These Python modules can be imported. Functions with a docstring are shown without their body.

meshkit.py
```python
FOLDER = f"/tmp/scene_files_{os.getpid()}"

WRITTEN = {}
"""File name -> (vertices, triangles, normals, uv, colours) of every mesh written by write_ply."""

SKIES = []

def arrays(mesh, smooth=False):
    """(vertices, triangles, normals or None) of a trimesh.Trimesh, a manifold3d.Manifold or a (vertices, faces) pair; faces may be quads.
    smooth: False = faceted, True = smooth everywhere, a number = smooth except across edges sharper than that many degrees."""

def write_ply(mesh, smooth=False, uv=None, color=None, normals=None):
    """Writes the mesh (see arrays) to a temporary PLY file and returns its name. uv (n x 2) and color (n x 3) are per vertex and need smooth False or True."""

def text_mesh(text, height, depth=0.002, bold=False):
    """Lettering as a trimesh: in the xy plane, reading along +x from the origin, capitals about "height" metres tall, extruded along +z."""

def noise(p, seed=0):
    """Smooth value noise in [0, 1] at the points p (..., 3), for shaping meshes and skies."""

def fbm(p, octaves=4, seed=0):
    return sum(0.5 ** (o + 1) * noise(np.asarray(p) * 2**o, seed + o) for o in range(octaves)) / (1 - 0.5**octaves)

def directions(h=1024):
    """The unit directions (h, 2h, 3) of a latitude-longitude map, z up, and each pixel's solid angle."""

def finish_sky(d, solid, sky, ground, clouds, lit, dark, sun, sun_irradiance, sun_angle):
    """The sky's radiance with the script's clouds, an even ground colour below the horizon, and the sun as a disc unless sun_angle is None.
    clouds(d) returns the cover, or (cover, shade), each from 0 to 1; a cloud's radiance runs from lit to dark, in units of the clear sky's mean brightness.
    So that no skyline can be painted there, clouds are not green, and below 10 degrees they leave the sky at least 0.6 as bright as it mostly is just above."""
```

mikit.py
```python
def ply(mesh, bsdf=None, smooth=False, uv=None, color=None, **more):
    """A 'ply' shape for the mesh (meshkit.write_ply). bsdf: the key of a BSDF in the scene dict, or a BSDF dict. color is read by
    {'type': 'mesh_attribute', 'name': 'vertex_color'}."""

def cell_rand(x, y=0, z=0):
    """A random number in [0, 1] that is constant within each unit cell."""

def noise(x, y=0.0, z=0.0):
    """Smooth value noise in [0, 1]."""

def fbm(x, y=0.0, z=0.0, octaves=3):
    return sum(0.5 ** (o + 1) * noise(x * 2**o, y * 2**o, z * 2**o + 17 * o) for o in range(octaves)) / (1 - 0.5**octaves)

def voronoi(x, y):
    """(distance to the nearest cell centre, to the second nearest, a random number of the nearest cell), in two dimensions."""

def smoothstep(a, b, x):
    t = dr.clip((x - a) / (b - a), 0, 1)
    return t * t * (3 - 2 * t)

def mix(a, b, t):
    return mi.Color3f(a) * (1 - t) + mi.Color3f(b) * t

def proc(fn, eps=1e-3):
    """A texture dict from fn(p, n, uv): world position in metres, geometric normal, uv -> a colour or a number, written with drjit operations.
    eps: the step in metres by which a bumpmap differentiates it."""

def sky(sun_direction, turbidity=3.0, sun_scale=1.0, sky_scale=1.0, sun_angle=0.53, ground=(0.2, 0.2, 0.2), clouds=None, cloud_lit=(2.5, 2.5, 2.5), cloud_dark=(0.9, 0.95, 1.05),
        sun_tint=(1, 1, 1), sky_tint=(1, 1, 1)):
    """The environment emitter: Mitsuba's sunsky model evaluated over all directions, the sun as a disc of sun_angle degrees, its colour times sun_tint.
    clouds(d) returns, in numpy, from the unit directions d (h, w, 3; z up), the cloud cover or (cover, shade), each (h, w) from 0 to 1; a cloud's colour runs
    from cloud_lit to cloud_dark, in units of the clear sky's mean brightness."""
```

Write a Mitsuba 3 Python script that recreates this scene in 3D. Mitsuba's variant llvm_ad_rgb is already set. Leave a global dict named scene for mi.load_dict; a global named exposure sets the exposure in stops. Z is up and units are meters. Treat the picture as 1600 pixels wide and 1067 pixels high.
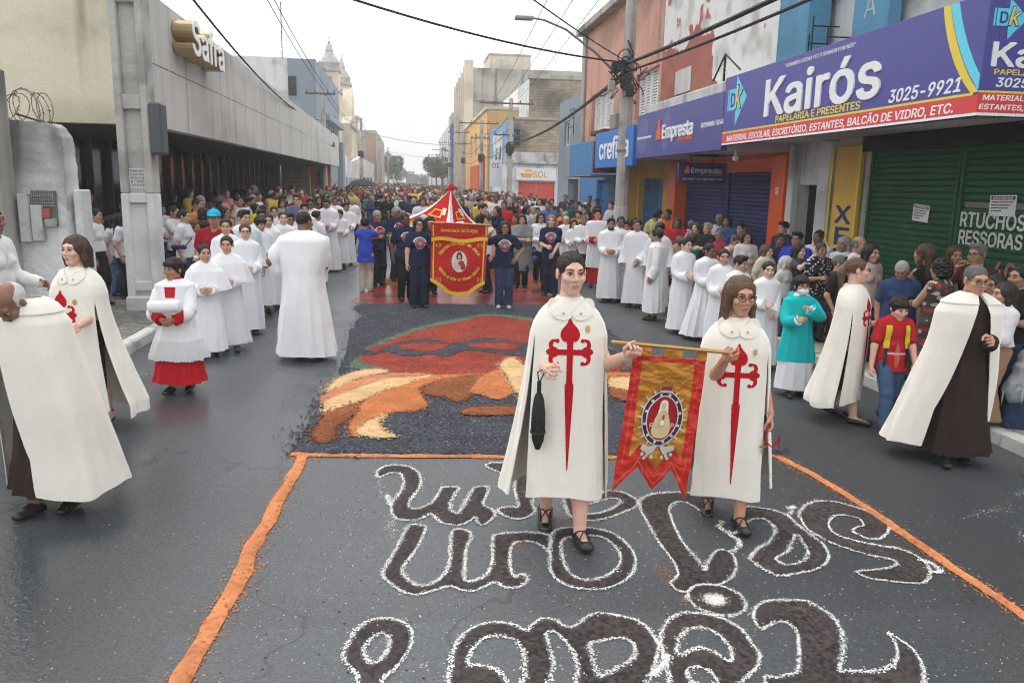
import math, random
import numpy as np, trimesh, mitsuba as mi, mikit, meshkit
import drjit as dr
from shapely.geometry import Polygon, LineString, Point, box as sbox
from shapely import affinity, ops as sops
from scipy.interpolate import LinearNDInterpolator
T = mi.ScalarTransform4f
scene = {}
labels = {}
# ---------------------------------------------------------------- camera, sky, exposure
EYE = np.array([0.0, 0.0, 2.1])
FWD = np.array([0.12618693, 0.97316725, -0.19241195])
UP = np.array([0.00396822, 0.19346565, 0.98109902])
scene['camera'] = {'type': 'perspective', 'fov': 65.238, 'fov_axis': 'x', 'near_clip': 0.1, 'far_clip': 3000.0,
        'to_world': T().look_at(origin=EYE.tolist(), target=(EYE + FWD).tolist(), up=UP.tolist())}


def overcast(d):
  # an overcast sky: about three times as bright overhead as at the horizon, with faint cloud tone
  tone = meshkit.fbm(d * [2.6, 2.6, 7.0] + 3.0, 4, seed=5) - 0.5
  return np.ones(d.shape[:2]), np.clip(1 - np.clip(d[..., 2], 0, 1) + tone * 0.34, 0, 1)


scene['sky'] = mikit.sky([-0.25, 0.45, 0.86], turbidity=4, sun_scale=0.10, sun_angle=20, clouds=overcast,
            cloud_lit=(3.75, 3.78, 3.80), cloud_dark=(1.92, 1.97, 2.02))
exposure = 2.3
# ---------------------------------------------------------------- helpers
rng = np.random.default_rng(7)
used = {}


def newkey(base):
  used[base] = used.get(base, 0) + 1
  return base if used[base] == 1 else f'{base}_{used[base] - 1:03d}'


def lin(c):
  if isinstance(c, str):
    c = [int(c[i:i + 2], 16) / 255 for i in (1, 3, 5)]
  return [x / 12.92 if x <= 0.04045 else ((x + 0.055) / 1.055) ** 2.4 for x in c]


def rgb(v):
  return {'type': 'rgb', 'value': [float(x) for x in v]}


def bsdf(key, base, rough=0.6, spec=0.4, metal=0.0, bump=None, two=True, **more):
  d = {'type': 'principled', 'base_color': base if isinstance(base, dict) else rgb(base), 'roughness': rough if isinstance(rough, dict) else float(rough),
    'specular': float(spec), 'metallic': float(metal), **more}
  if bump:
    d = {"type": "bumpmap", "nested_texture": bump[0], 'scale': float(bump[1]), 'bsdf': d}
  if two:
    d = {'type': 'twosided', 'bsdf': d}
  scene[key] = d
  return key


PAL = {}


def paint(c, rough=0.75, spec=0.3, metal=0.0):
  """a plain-coloured material, shared by colour"""
  v = tuple(round(float(x), 4) for x in (lin(c) if isinstance(c, str) else c))
  k = (v, rough, spec, metal)
  if k not in PAL:
    PAL[k] = bsdf(f'paint_{len(PAL)}', v, rough, spec, metal)
  return PAL[k]


def put(key, mesh, m, smooth=False, **kw):
  scene[key] = mikit.ply(mesh, m, smooth=smooth, **kw)
  return key


def thing(name, label, cat, group=None, kind=None, mesh=None, m=None, smooth=False, **kw):
  k = newkey(name)
  labels[k] = {'label': label, 'category': cat}
  if group:
    labels[k]['group'] = group
  if kind:
    labels[k]['kind'] = kind
  if mesh is not None:
    put(k, mesh, m, smooth, **kw)
  return k


def part(parent, name, mesh, m, smooth=False, label=None, kind=None, **kw):
  k = newkey(f'{parent}__{name}')
  put(k, mesh, m, smooth, **kw)
  if label or kind:
    labels[k] = {a: b for a, b in (('label', label), ('kind', kind)) if b}
  return k


def struct(name, mesh, m, smooth=False, label=None, kind='structure'):
  k = newkey(name)
  put(k, mesh, m, smooth)
  labels[k] = {'kind': kind}
  if label:
    labels[k]['label'] = label
  return k


def tm(v, f):
  return trimesh.Trimesh(np.asarray(v, float), np.asarray(f, int), process=False)


BOXF = np.array([[0, 2, 1], [0, 3, 2], [4, 5, 6], [4, 6, 7], [0, 1, 5], [0, 5, 4], [1, 2, 6], [1, 6, 5], [2, 3, 7], [2, 7, 6], [3, 0, 4], [3, 4, 7]])


def box(x0, x1, y0, y1, z0, z1, taper=0.0):
  t = taper
  return tm([[x0, y0, z0], [x1, y0, z0], [x1, y1, z0], [x0, y1, z0], [x0 + t, y0 + t, z1], [x1 - t, y0 + t, z1], [x1 - t, y1 - t, z1], [x0 + t, y1 - t, z1]], BOXF)


def cbox(x0, x1, y0, y1, z0, z1, c=0.01):
  """a box with chamfered edges"""
  h = np.array([(x1 - x0) / 2, (y1 - y0) / 2, (z1 - z0) / 2])
  c = min(c, h.min() * 0.6)
  pts = []
  for s in np.ndindex(2, 2, 2):
    sg = np.array(s) * 2 - 1
    for a in range(3):
      q = h - c
      q[a] = h[a]
      pts.append(sg * q)
  m = trimesh.convex.convex_hull(np.array(pts))
  m.apply_translation([(x0 + x1) / 2, (y0 + y1) / 2, (z0 + z1) / 2])
  return m


def join(ms):
  return trimesh.util.concatenate([m for m in ms if m is not None])


def tube(points, r, sides=6, cap=True):
  p = np.asarray(points, float)
  n = len(p)
  r = np.broadcast_to(np.asarray(r, float), (n,))
  t = np.gradient(p, axis=0)
  t /= np.linalg.norm(t, axis=1, keepdims=True) + 1e-12
  ref = np.where(np.abs(t[:, 2:]) < 0.9, [0, 0, 1.0], [1.0, 0, 0])
  a = np.cross(t, ref)
  a /= np.linalg.norm(a, axis=1, keepdims=True)
  for i in range(1, n):                      # keep the frame from flipping
    a[i] = a[i - 1] - t[i] * (a[i - 1] @ t[i])
    a[i] /= np.linalg.norm(a[i]) + 1e-12
  b = np.cross(t, a)
  ang = np.arange(sides) * 2 * np.pi / sides
  v = p[:, None] + r[:, None, None] * (np.cos(ang)[None, :, None] * a[:, None] + np.sin(ang)[None, :, None] * b[:, None])
  i, j = np.meshgrid(np.arange(n - 1), np.arange(sides), indexing='ij')
  q = np.stack([i * sides + j, i * sides + (j + 1) % sides, (i + 1) * sides + (j + 1) % sides, (i + 1) * sides + j], -1).reshape(-1, 4)
  f = np.vstack([q[:, [0, 1, 2]], q[:, [0, 2, 3]]])
  v = v.reshape(-1, 3)
  if cap:
    v = np.vstack([v, p[0], p[-1]])
    k = np.arange(sides)
    f = np.vstack([f, np.stack([np.full(sides, n * sides), (k + 1) % sides, k], 1), np.stack([np.full(sides, n * sides + 1), (n - 1) * sides + k, (n - 1) * sides + (k + 1) % sides], 1)])
  return tm(v, f)


def cyl(p0, p1, r, sides=12, r1=None):
  return tube([p0, p1], [r, r if r1 is None else r1], sides)


def ellipsoid(c, r, n=2, rot=None):
  m = trimesh.creation.icosphere(subdivisions=n)
  m.apply_scale(r)
  if rot is not None:
    m.apply_transform(rot)
  m.apply_translation(c)
  return m


def lathe(profile, sides=20, at=(0, 0, 0)):
  pr = np.asarray(profile, float)
  ang = np.arange(sides) * 2 * np.pi / sides
  v = np.stack([pr[:, None, 0] * np.cos(ang), pr[:, None, 0] * np.sin(ang), np.broadcast_to(pr[:, None, 1], (len(pr), sides))], -1).reshape(-1, 3)
  i, j = np.meshgrid(np.arange(len(pr) - 1), np.arange(sides), indexing='ij')
  q = np.stack([i * sides + j, i * sides + (j + 1) % sides, (i + 1) * sides + (j + 1) % sides, (i + 1) * sides + j], -1).reshape(-1, 4)
  return tm(v + np.array(at), np.vstack([q[:, [0, 1, 2]], q[:, [0, 2, 3]]]))


def extrude(poly, depth):
  gs = [g for g in getattr(poly, 'geoms', [poly]) if g.area > 1e-9 and g.geom_type == 'Polygon']
  return join([trimesh.creation.extrude_polygon(g, depth, engine='earcut') for g in gs])


def mat4(o, ax, ay, az):
  m = np.eye(4)
  m[:3, 0], m[:3, 1], m[:3, 2], m[:3, 3] = ax, ay, az, o
  return m


def wall_frame(side, at, y=0.0, z=0.0):
  """frames for flat things on walls. 'R': on the plane x = at facing -x (text reads towards the camera), 'L': x = at facing +x, 'F': y = at facing -y"""
  if side == 'R':
    return mat4([at, y, z], [0, -1, 0], [0, 0, 1], [-1, 0, 0])
  if side == 'L':
    return mat4([at, y, z], [0, 1, 0], [0, 0, 1], [1, 0, 0])
  return mat4([y, at, z], [1, 0, 0], [0, 0, 1], [0, -1, 0])


def text(s, h, frame, width=None, bold=True, depth=0.006, slant=0.0, rot=0.0):
  m = meshkit.text_mesh(s, h, depth, bold)
  if width:
    m.vertices[:, 0] *= width / m.bounds[1, 0]
  if slant:
    m.vertices[:, 0] += slant * m.vertices[:, 1]
  if rot:
    c, n = math.cos(rot), math.sin(rot)
    x, y = m.vertices[:, 0].copy(), m.vertices[:, 1].copy()
    m.vertices[:, 0], m.vertices[:, 1] = c * x - n * y, n * x + c * y
  m.apply_transform(frame)
  return m


def flat(pts, frame, depth=0.004):
  m = extrude(Polygon(pts).buffer(0), depth)
  m.apply_transform(frame)
  return m


def xf(m, M):
  m = m.copy()
  m.apply_transform(M)
  return m


def rotz(a):
  c, s = math.cos(a), math.sin(a)
  return np.array([[c, -s, 0, 0], [s, c, 0, 0], [0, 0, 1, 0], [0, 0, 0, 1.0]])


def rotx(a):
  c, s = math.cos(a), math.sin(a)
  return np.array([[1, 0, 0, 0], [0, c, -s, 0], [0, s, c, 0], [0, 0, 0, 1.0]])


def trans(x, y, z):
  m = np.eye(4)
  m[:3, 3] = x, y, z
  return m


F_, N_, MIX, SS = mikit.fbm, mikit.noise, mikit.mix, mikit.smoothstep


def weathered(key, base, dirt, rough=0.8, streak=0.5, scale=1.0, bumps=0.004, spec=0.3):
  """plaster or concrete: blotches, rain streaks that hang down, grain"""
  def col(p, n, uv):
    h = p.x + p.y
    blot = F_(p.x * 0.9 * scale, p.y * 0.9 * scale, p.z * 0.9 * scale, 4)
    st = F_(h * 3.1 * scale, p.z * 0.22 * scale, 3.3, 3)
    t = dr.clip(SS(0.45, 0.75, blot) * 0.55 + SS(0.5, 0.8, st) * streak, 0, 0.9)
    return MIX(base, dirt, t) * (0.92 + 0.16 * N_(p.x * 40, p.y * 40, p.z * 40))
  def bm(p, n, uv):
    return F_(p.x * 12, p.y * 12, p.z * 12, 3)
  return bsdf(key, mikit.proc(col), rough, spec, bump=(mikit.proc(bm), bumps))
# ---------------------------------------------------------------- materials of the setting


def asphalt_col(p, n, uv):
  big = F_(p.x * 0.55, p.y * 0.35, 1.7, 4)
  grit = N_(p.x * 130, p.y * 130, 0.5)
  chips = SS(0.74, 0.86, N_(p.x * 62, p.y * 62, 4.5))
  c = MIX((0.040, 0.046, 0.054), (0.086, 0.094, 0.104), SS(0.3, 0.75, big))
  c = c * (0.45 + 1.1 * grit) + mi.Color3f(0.20, 0.20, 0.19) * chips * N_(p.x * 3, p.y * 3, 8.0)
  brown = SS(0.58, 0.8, F_(p.x * 0.7 + 9, p.y * 0.5, 6.1, 3)) * SS(1.0, 3.2, p.x)
  a, b, r = mikit.voronoi(p.x * 0.55 + 0.35 * F_(p.x * 3, p.y * 3, 2.0), p.y * 0.30 + 0.35 * F_(p.x * 3, p.y * 3, 9.0))
  crack = (1 - SS(0.004, 0.016, b - a)) * SS(0.45, 0.6, F_(p.x * 0.8, p.y * 0.8, 12.0, 2))
  stain = SS(0.60, 0.72, F_(p.x * 1.1 + 31, p.y * 0.8, 4.4, 4)) * 0.45
  patch = SS(0.0, 0.03, dr.abs(p.x + 1.75) - 0.62) * SS(0.0, 0.03, dr.abs(p.y - 5.2) - 1.6)
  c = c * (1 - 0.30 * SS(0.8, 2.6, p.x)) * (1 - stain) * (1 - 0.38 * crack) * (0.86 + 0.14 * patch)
  return MIX(c, c * mi.Color3f(1.25, 0.92, 0.78), brown)


def asphalt_rough(p, n, uv):
  wet = F_(p.x * 0.45 + 3, p.y * 0.28, 2.2, 4)
  side = SS(1.2, 3.4, p.x)
  return dr.clip(0.17 + 0.26 * SS(0.38, 0.68, wet) + 0.22 * side + 0.1 * N_(p.x * 60, p.y * 60, 1.0), 0.16, 0.85)


def asphalt_bump(p, n, uv):
  return N_(p.x * 95, p.y * 95, 0.5) * 0.6 + N_(p.x * 38, p.y * 38, 2.5) * 0.5


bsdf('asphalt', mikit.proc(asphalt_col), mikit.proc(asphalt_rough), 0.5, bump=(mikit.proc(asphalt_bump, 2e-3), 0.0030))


def paving_col(p, n, uv):
  a, b, r = mikit.voronoi(p.x * 9, p.y * 9)
  st = MIX((0.13, 0.125, 0.115), (0.26, 0.25, 0.23), r)
  joint = SS(0.03, 0.12, b - a)
  dirt = SS(0.42, 0.7, F_(p.x * 1.3, p.y * 1.3, 0.3, 4))
  return MIX(mi.Color3f(0.06, 0.058, 0.05), st, joint) * (1.0 - 0.5 * dirt)


def paving_bump(p, n, uv):
  a, b, r = mikit.voronoi(p.x * 9, p.y * 9)
  return SS(0.0, 0.25, b - a) + 0.2 * N_(p.x * 60, p.y * 60)


bsdf('paving_stone', mikit.proc(paving_col), 0.55, 0.4, bump=(mikit.proc(paving_bump, 3e-3), 0.006))
weathered('pavement_concrete', (0.30, 0.29, 0.27), (0.10, 0.10, 0.09), 0.65, 0.0, 1.4, 0.004)
weathered('kerb_concrete', (0.50, 0.50, 0.48), (0.12, 0.12, 0.11), 0.75, 0.3, 2.2, 0.006)
weathered('grey_concrete', (0.46, 0.455, 0.44), (0.26, 0.255, 0.24), 0.8, 0.35, 0.8, 0.004)
weathered('beige_plaster', (0.66, 0.61, 0.48), (0.33, 0.29, 0.20), 0.8, 0.95, 0.9, 0.003)
weathered('white_plaster', (0.68, 0.69, 0.70), (0.27, 0.27, 0.26), 0.8, 0.45, 1.0, 0.004)
weathered('stained_white', (0.60, 0.61, 0.62), (0.075, 0.075, 0.07), 0.85, 1.0, 0.75, 0.010)
weathered('old_white', (0.56, 0.57, 0.57), (0.20, 0.20, 0.19), 0.85, 0.7, 1.3, 0.008)
weathered('pink_plaster', (0.55, 0.30, 0.23), (0.25, 0.15, 0.12), 0.85, 0.6, 0.9, 0.003)
weathered('bluegrey_plaster', (0.24, 0.285, 0.33), (0.16, 0.19, 0.22), 0.8, 0.25, 0.6, 0.003)
weathered('stained_render', (0.40, 0.38, 0.34), (0.10, 0.10, 0.09), 0.9, 0.85, 0.5, 0.004)
weathered('cream_plaster', (0.62, 0.55, 0.44), (0.35, 0.30, 0.23), 0.85, 0.5, 0.5, 0.003)
weathered('orange_plaster', (0.68, 0.42, 0.16), (0.45, 0.26, 0.10), 0.8, 0.3, 0.6, 0.003)
weathered('sky_blue_plaster', (0.10, 0.27, 0.42), (0.07, 0.17, 0.26), 0.8, 0.5, 1.1, 0.003)
weathered('yellow_plaster', (0.62, 0.38, 0.08), (0.35, 0.22, 0.06), 0.75, 0.3, 1.2, 0.003)
weathered('orange_panel', (0.70, 0.115, 0.018), (0.50, 0.075, 0.015), 0.25, 0.1, 0.8, 0.0008, 0.5)
weathered('pole_concrete', (0.42, 0.41, 0.385), (0.13, 0.125, 0.115), 0.85, 0.6, 2.4, 0.004)
weathered('green_shutter_paint', (0.010, 0.080, 0.034), (0.008, 0.042, 0.020), 0.5, 0.3, 1.2, 0.0015)
weathered('navy_shutter_paint', (0.022, 0.030, 0.125), (0.014, 0.018, 0.070), 0.5, 0.3, 1.2, 0.0015)
weathered('blue_shutter_paint', (0.022, 0.125, 0.30), (0.015, 0.075, 0.18), 0.5, 0.3, 1.2, 0.0015)
weathered('red_shutter_paint', (0.66, 0.085, 0.055), (0.50, 0.07, 0.05), 0.5, 0.2, 1.0, 0.0015)
weathered('rusty_metal', (0.42, 0.44, 0.43), (0.20, 0.085, 0.04), 0.6, 0.5, 6.0, 0.002)


def peel_col(p, n, uv):
  t = F_(p.y * 0.62, p.z * 0.95, 2.2, 4) + 0.20 * (F_(p.y * 4.5, p.z * 3.2, 0.7, 3) - 0.5)
  red = SS(0.515, 0.54, t)
  g = F_(p.y * 2, p.z * 2, 5.0, 3)
  white = MIX((0.66, 0.66, 0.65), (0.42, 0.42, 0.40), SS(0.4, 0.8, g))
  mar = MIX((0.30, 0.095, 0.075), (0.40, 0.17, 0.13), g)
  return MIX(white, mar, red)


bsdf('peeling_paint', mikit.proc(peel_col), 0.9, 0.2)


def rubble_col(p, n, uv):
  row = dr.floor(p.z / 0.22)
  r = mikit.cell_rand((p.x + p.y) / 0.45 + 0.5 * row, row, 3)
  jz = dr.abs(p.z / 0.22 - row - 0.5)
  c = MIX((0.30, 0.235, 0.16), (0.42, 0.35, 0.26), r)
  st = SS(0.45, 0.8, F_((p.x + p.y) * 0.5, p.z * 0.35, 1.0, 4))
  return MIX(c, (0.09, 0.085, 0.075), dr.clip(st + SS(0.40, 0.48, jz) * 0.5, 0, 0.9))


bsdf('old_brickwork', mikit.proc(rubble_col), 0.95, 0.2)


def board_col(p, n, uv):
  h = p.x + p.y
  r = mikit.cell_rand(h / 0.34, 0, 1)
  st = F_(h * 5, p.z * 0.35, 0.4, 3)
  b = F_(h * 0.35, p.z * 0.5, 4.0, 4)
  return MIX((0.52, 0.51, 0.48), (0.29, 0.28, 0.26), dr.clip(0.22 * r + 0.55 * SS(0.45, 0.8, st) + 0.45 * SS(0.5, 0.75, b), 0, 1))


bsdf('board_concrete', mikit.proc(board_col), 0.75, 0.3)
glass_dark = bsdf('dark_glass', (0.012, 0.014, 0.016), 0.08, 0.5)
steel = paint((0.18, 0.18, 0.18), 0.5, 0.5, 0.6)
black = paint((0.012, 0.012, 0.012), 0.6, 0.4)
dark = paint((0.02, 0.02, 0.022), 0.85, 0.2)
white = paint((0.74, 0.74, 0.73), 0.6, 0.4)
signwhite = paint((0.78, 0.79, 0.80), 0.45, 0.4)

# ---------------------------------------------------------------- ground, road, pavements
KL, KR = -3.35, 5.4


def roadz(x):
  """the road is level on the left and falls gently to the right gutter"""
  return -0.014 * np.log1p(np.exp((np.minimum(x, 5.4) - 1.0) / 0.35))


struct('ground', box(-900, 900, -400, 1400, -0.8, -0.35), 'pavement_concrete')
xs_ = np.r_[KL + 0.01, np.linspace(0, KR - 0.01, 28)]
vr = np.array([[x, y, float(roadz(x))] for x in xs_ for y in (-20.0, 420.0)])
kr = np.arange(len(xs_) - 1) * 2
struct('road', tm(vr, np.vstack([np.stack([kr, kr + 2, kr + 3], 1), np.stack([kr, kr + 3, kr + 1], 1)])), 'asphalt', True, label='wet dark asphalt street')
struct('cross_street', box(KR, 160, 38.6, 57.4, -0.3, -0.18), 'asphalt')
struct('pavement_left', box(-40, KL - 0.16, -20, 420, -0.2, 0.13), 'paving_stone')
struct('pavement_right', box(KR + 0.16, 12, -20, 38.6, -0.34, -0.045), 'pavement_concrete')
struct('pavement_right', box(KR + 0.16, 12, 57.4, 420, -0.34, -0.045), 'pavement_concrete')


def kerb(side, x0, x1, y0, y1, label, zk=0.0):
  k = newkey('kerb')
  labels[k] = {'kind': 'structure', 'label': label}
  y = y0
  r = np.random.default_rng(3 if side == 'L' else 4)
  while y < 34:
    ln = r.uniform(0.75, 1.0)
    dz, dx = r.normal(0, 0.008), r.normal(0, 0.008)
    m = cbox(x0 + dx, x1 + dx, y + 0.008, y + ln - 0.008, zk - 0.1, zk + 0.14 + dz, 0.022)
    m = m.subdivide()
    m.vertices += (meshkit.noise(m.vertices * 9, 3)[:, None] - 0.5) * 0.02
    part(k, 'stone', m, 'kerb_concrete')
    y += ln
  for a, b in ([(y, y1)] if side == 'L' else [(y, 38.6), (57.4, y1)]):
    part(k, 'long_strip', cbox(x0, x1, a, b, zk - 0.1, zk + 0.14, 0.02), 'kerb_concrete')


kerb('L', KL - 0.16, KL, 2.0, 420, 'grey kerb stones along the left pavement')
kerb('R', KR, KR + 0.16, 2.0, 420, 'pale worn kerb stones along the right pavement', -0.176)


# ---------------------------------------------------------------- builders for walls
def slats(side, at, a0, a1, z0, z1, pitch=0.085, deep=0.022):
  """the corrugated curtain of a roller shutter as one sheet"""
  n = int((z1 - z0) / pitch)
  zs, ds = [], []
  for i in range(n):
    b = z0 + (z1 - z0) * i / n
    for t, d in ((0.0, 0.0), (0.18, 0.9), (0.5, 1.0), (0.82, 0.9), (0.95, 0.1)):
      zs.append(b + t * (z1 - z0) / n)
      ds.append(d * deep)
  zs.append(z1), ds.append(0)
  v = []
  for z, d in zip(zs, ds):
    for a in (a0, a1):
      v.append([at - d, a, z] if side == 'R' else [at + d, a, z] if side == 'L' else [a, at - d, z])
  k = np.arange(len(zs) - 1) * 2
  f = np.vstack([np.stack([k, k + 1, k + 3], 1), np.stack([k, k + 3, k + 2], 1)])
  return tm(v, f)


def wallbox(side, at, a0, a1, z0, z1, d0, d1):
  """a box standing proud of a wall by d0..d1"""
  if side == 'R':
    return cbox(at - d1, at - d0, a0, a1, z0, z1, 0.006)
  if side == 'L':
    return cbox(at + d0, at + d1, a0, a1, z0, z1, 0.006)
  return cbox(a0, a1, at - d1, at - d0, z0, z1, 0.006)


def openwall(side, at, a0, a1, z0, z1, thick, holes):
  """a wall with real openings; holes = (a0, a1, z0, z1)"""
  p = sbox(a0, z0, a1, z1)
  for h in holes:
    p = p.difference(sbox(h[0], h[2], h[1], h[3]))
  m = extrude(p, thick)
  if side == 'R':
    m.apply_transform(np.array([[0, 0, 1, at], [1, 0, 0, 0], [0, 1, 0, 0], [0, 0, 0, 1.0]]))
  elif side == 'L':
    m.apply_transform(np.array([[0, 0, -1, at], [1, 0, 0, 0], [0, 1, 0, 0], [0, 0, 0, 1.0]]))
    m.invert()
  else:
    m.apply_transform(np.array([[1, 0, 0, 0], [0, 0, 1, at], [0, 1, 0, 0], [0, 0, 0, 1.0]]))
    m.invert()
  return m


def window(parent, side, at, a0, a1, z0, z1, deep=0.12, frame='white', bars=1, pane='dark_glass', louvre=0, louvre_m=None):
  w = part(parent, 'window', join([wallbox(side, at, a0, a0 + 0.06, z0, z1, -deep, -deep + 0.06), wallbox(side, at, a1 - 0.06, a1, z0, z1, -deep, -deep + 0.06),
                  wallbox(side, at, a0 + 0.06, a1 - 0.06, z0, z0 + 0.06, -deep, -deep + 0.058), wallbox(side, at, a0 + 0.06, a1 - 0.06, z1 - 0.06, z1, -deep, -deep + 0.058)]
                  + [wallbox(side, at, c - 0.025, c + 0.025, z0 + 0.06, z1 - 0.06, -deep, -deep + 0.05) for c in [a0 + (a1 - a0) * (i + 1) / (bars + 1) for i in range(bars)]]), frame)
  part(w, 'pane', wallbox(side, at, a0 + 0.05, a1 - 0.05, z0 + 0.05, z1 - 0.05, -deep - 0.03, -deep - 0.005), pane)
  if louvre:
    ms = []
    dz = (z1 - z0 - 0.12) / louvre
    for i in range(louvre):
      b = z0 + 0.06 + i * dz
      ms.append(wallbox(side, at, a0 + 0.06, a1 - 0.06, b, b + dz * 0.62, -deep + 0.002, -deep + 0.03))
    part(w, 'slats', join(ms), louvre_m or frame, kind='stuff')
  return w


if True:
  scene['white'] = scene[white]
  scene['dark'] = scene[dark]

# ================================================================ right side of the street
XS, XW = 5.6, 7.0


def sign_board(name, label, a0, a1, z0, z1, m, thick=0.14, x=XS):
  k = thing(name, label, 'sign')
  part(k, 'board', cbox(x, x + thick, a0, a1, z0, z1, 0.008), m)
  return k


def arrow_mark(k, frame_fn, s):
  """the light blue arrow with a yellow k; s = size"""
  cy, ye = paint((0.12, 0.60, 0.78), 0.45), paint((0.72, 0.60, 0.10), 0.45)
  nv = paint((0.045, 0.042, 0.24), 0.45)
  fr = frame_fn()
  part(k, 'arrow', flat([(0.10 * s, 0.13 * s), (0.10 * s, 0.67 * s), (0.52 * s, 0.67 * s), (0.52 * s, 0.98 * s), (1.22 * s, 0.40 * s), (0.56 * s, -0.28 * s), (0.54 * s, 0.13 * s)], fr, 0.006), cy)
  part(k, 'arrow_bar', flat([(0, 0.13 * s), (0.06 * s, 0.13 * s), (0.06 * s, 0.67 * s), (0, 0.67 * s)], fr, 0.006), cy)
  part(k, 'letter', text('D', 0.34 * s, fr @ trans(0.17 * s, 0.22 * s, 0.004), depth=0.006), nv)
  part(k, 'letter', text('k', 0.60 * s, fr @ trans(0.44 * s, 0.14 * s, 0.005), depth=0.008, slant=0.2), nv)
  part(k, 'letter', text('k', 0.57 * s, fr @ trans(0.46 * s, 0.155 * s, 0.009), depth=0.008, slant=0.2, bold=False), ye)


violet = paint((0.064, 0.060, 0.285), 0.4, 0.5)
signred = paint((0.62, 0.055, 0.05), 0.4, 0.5)
signyel = paint((0.74, 0.58, 0.07), 0.45)
signcyan = paint((0.13, 0.62, 0.80), 0.45)
K = thing('stationery_shop_sign', 'long violet stationery shop sign reading Kairós with red band over the green shutters', 'sign')
part(K, 'board', cbox(XS, XS + 0.15, 7.62, 14.30, 2.87, 4.03, 0.006), violet)
part(K, 'end_board', cbox(XS + 0.152, 9.6, 7.62, 7.77, 2.87, 4.3, 0.006), violet)
fR = lambda y, z, d=0.0: wall_frame('R', XS - d, y, z)
fE = lambda x, z, d=0.0: wall_frame('F', 7.62 - d, x, z)
part(K, 'red_band', flat([(0, 0.03), (6.68, 0.03), (6.68, 0.20), (0, 0.20)], fR(14.30, 2.87), 0.004), signred)
part(K, 'white_strip', flat([(0, 0), (6.68, 0), (6.68, 0.028), (0, 0.028)], fR(14.30, 2.87), 0.005), signwhite)
part(K, 'yellow_strip', flat([(0, 0.2), (6.6, 0.2), (6.6, 0.226), (0, 0.226)], fR(14.30, 2.87), 0.005), signyel)
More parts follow.
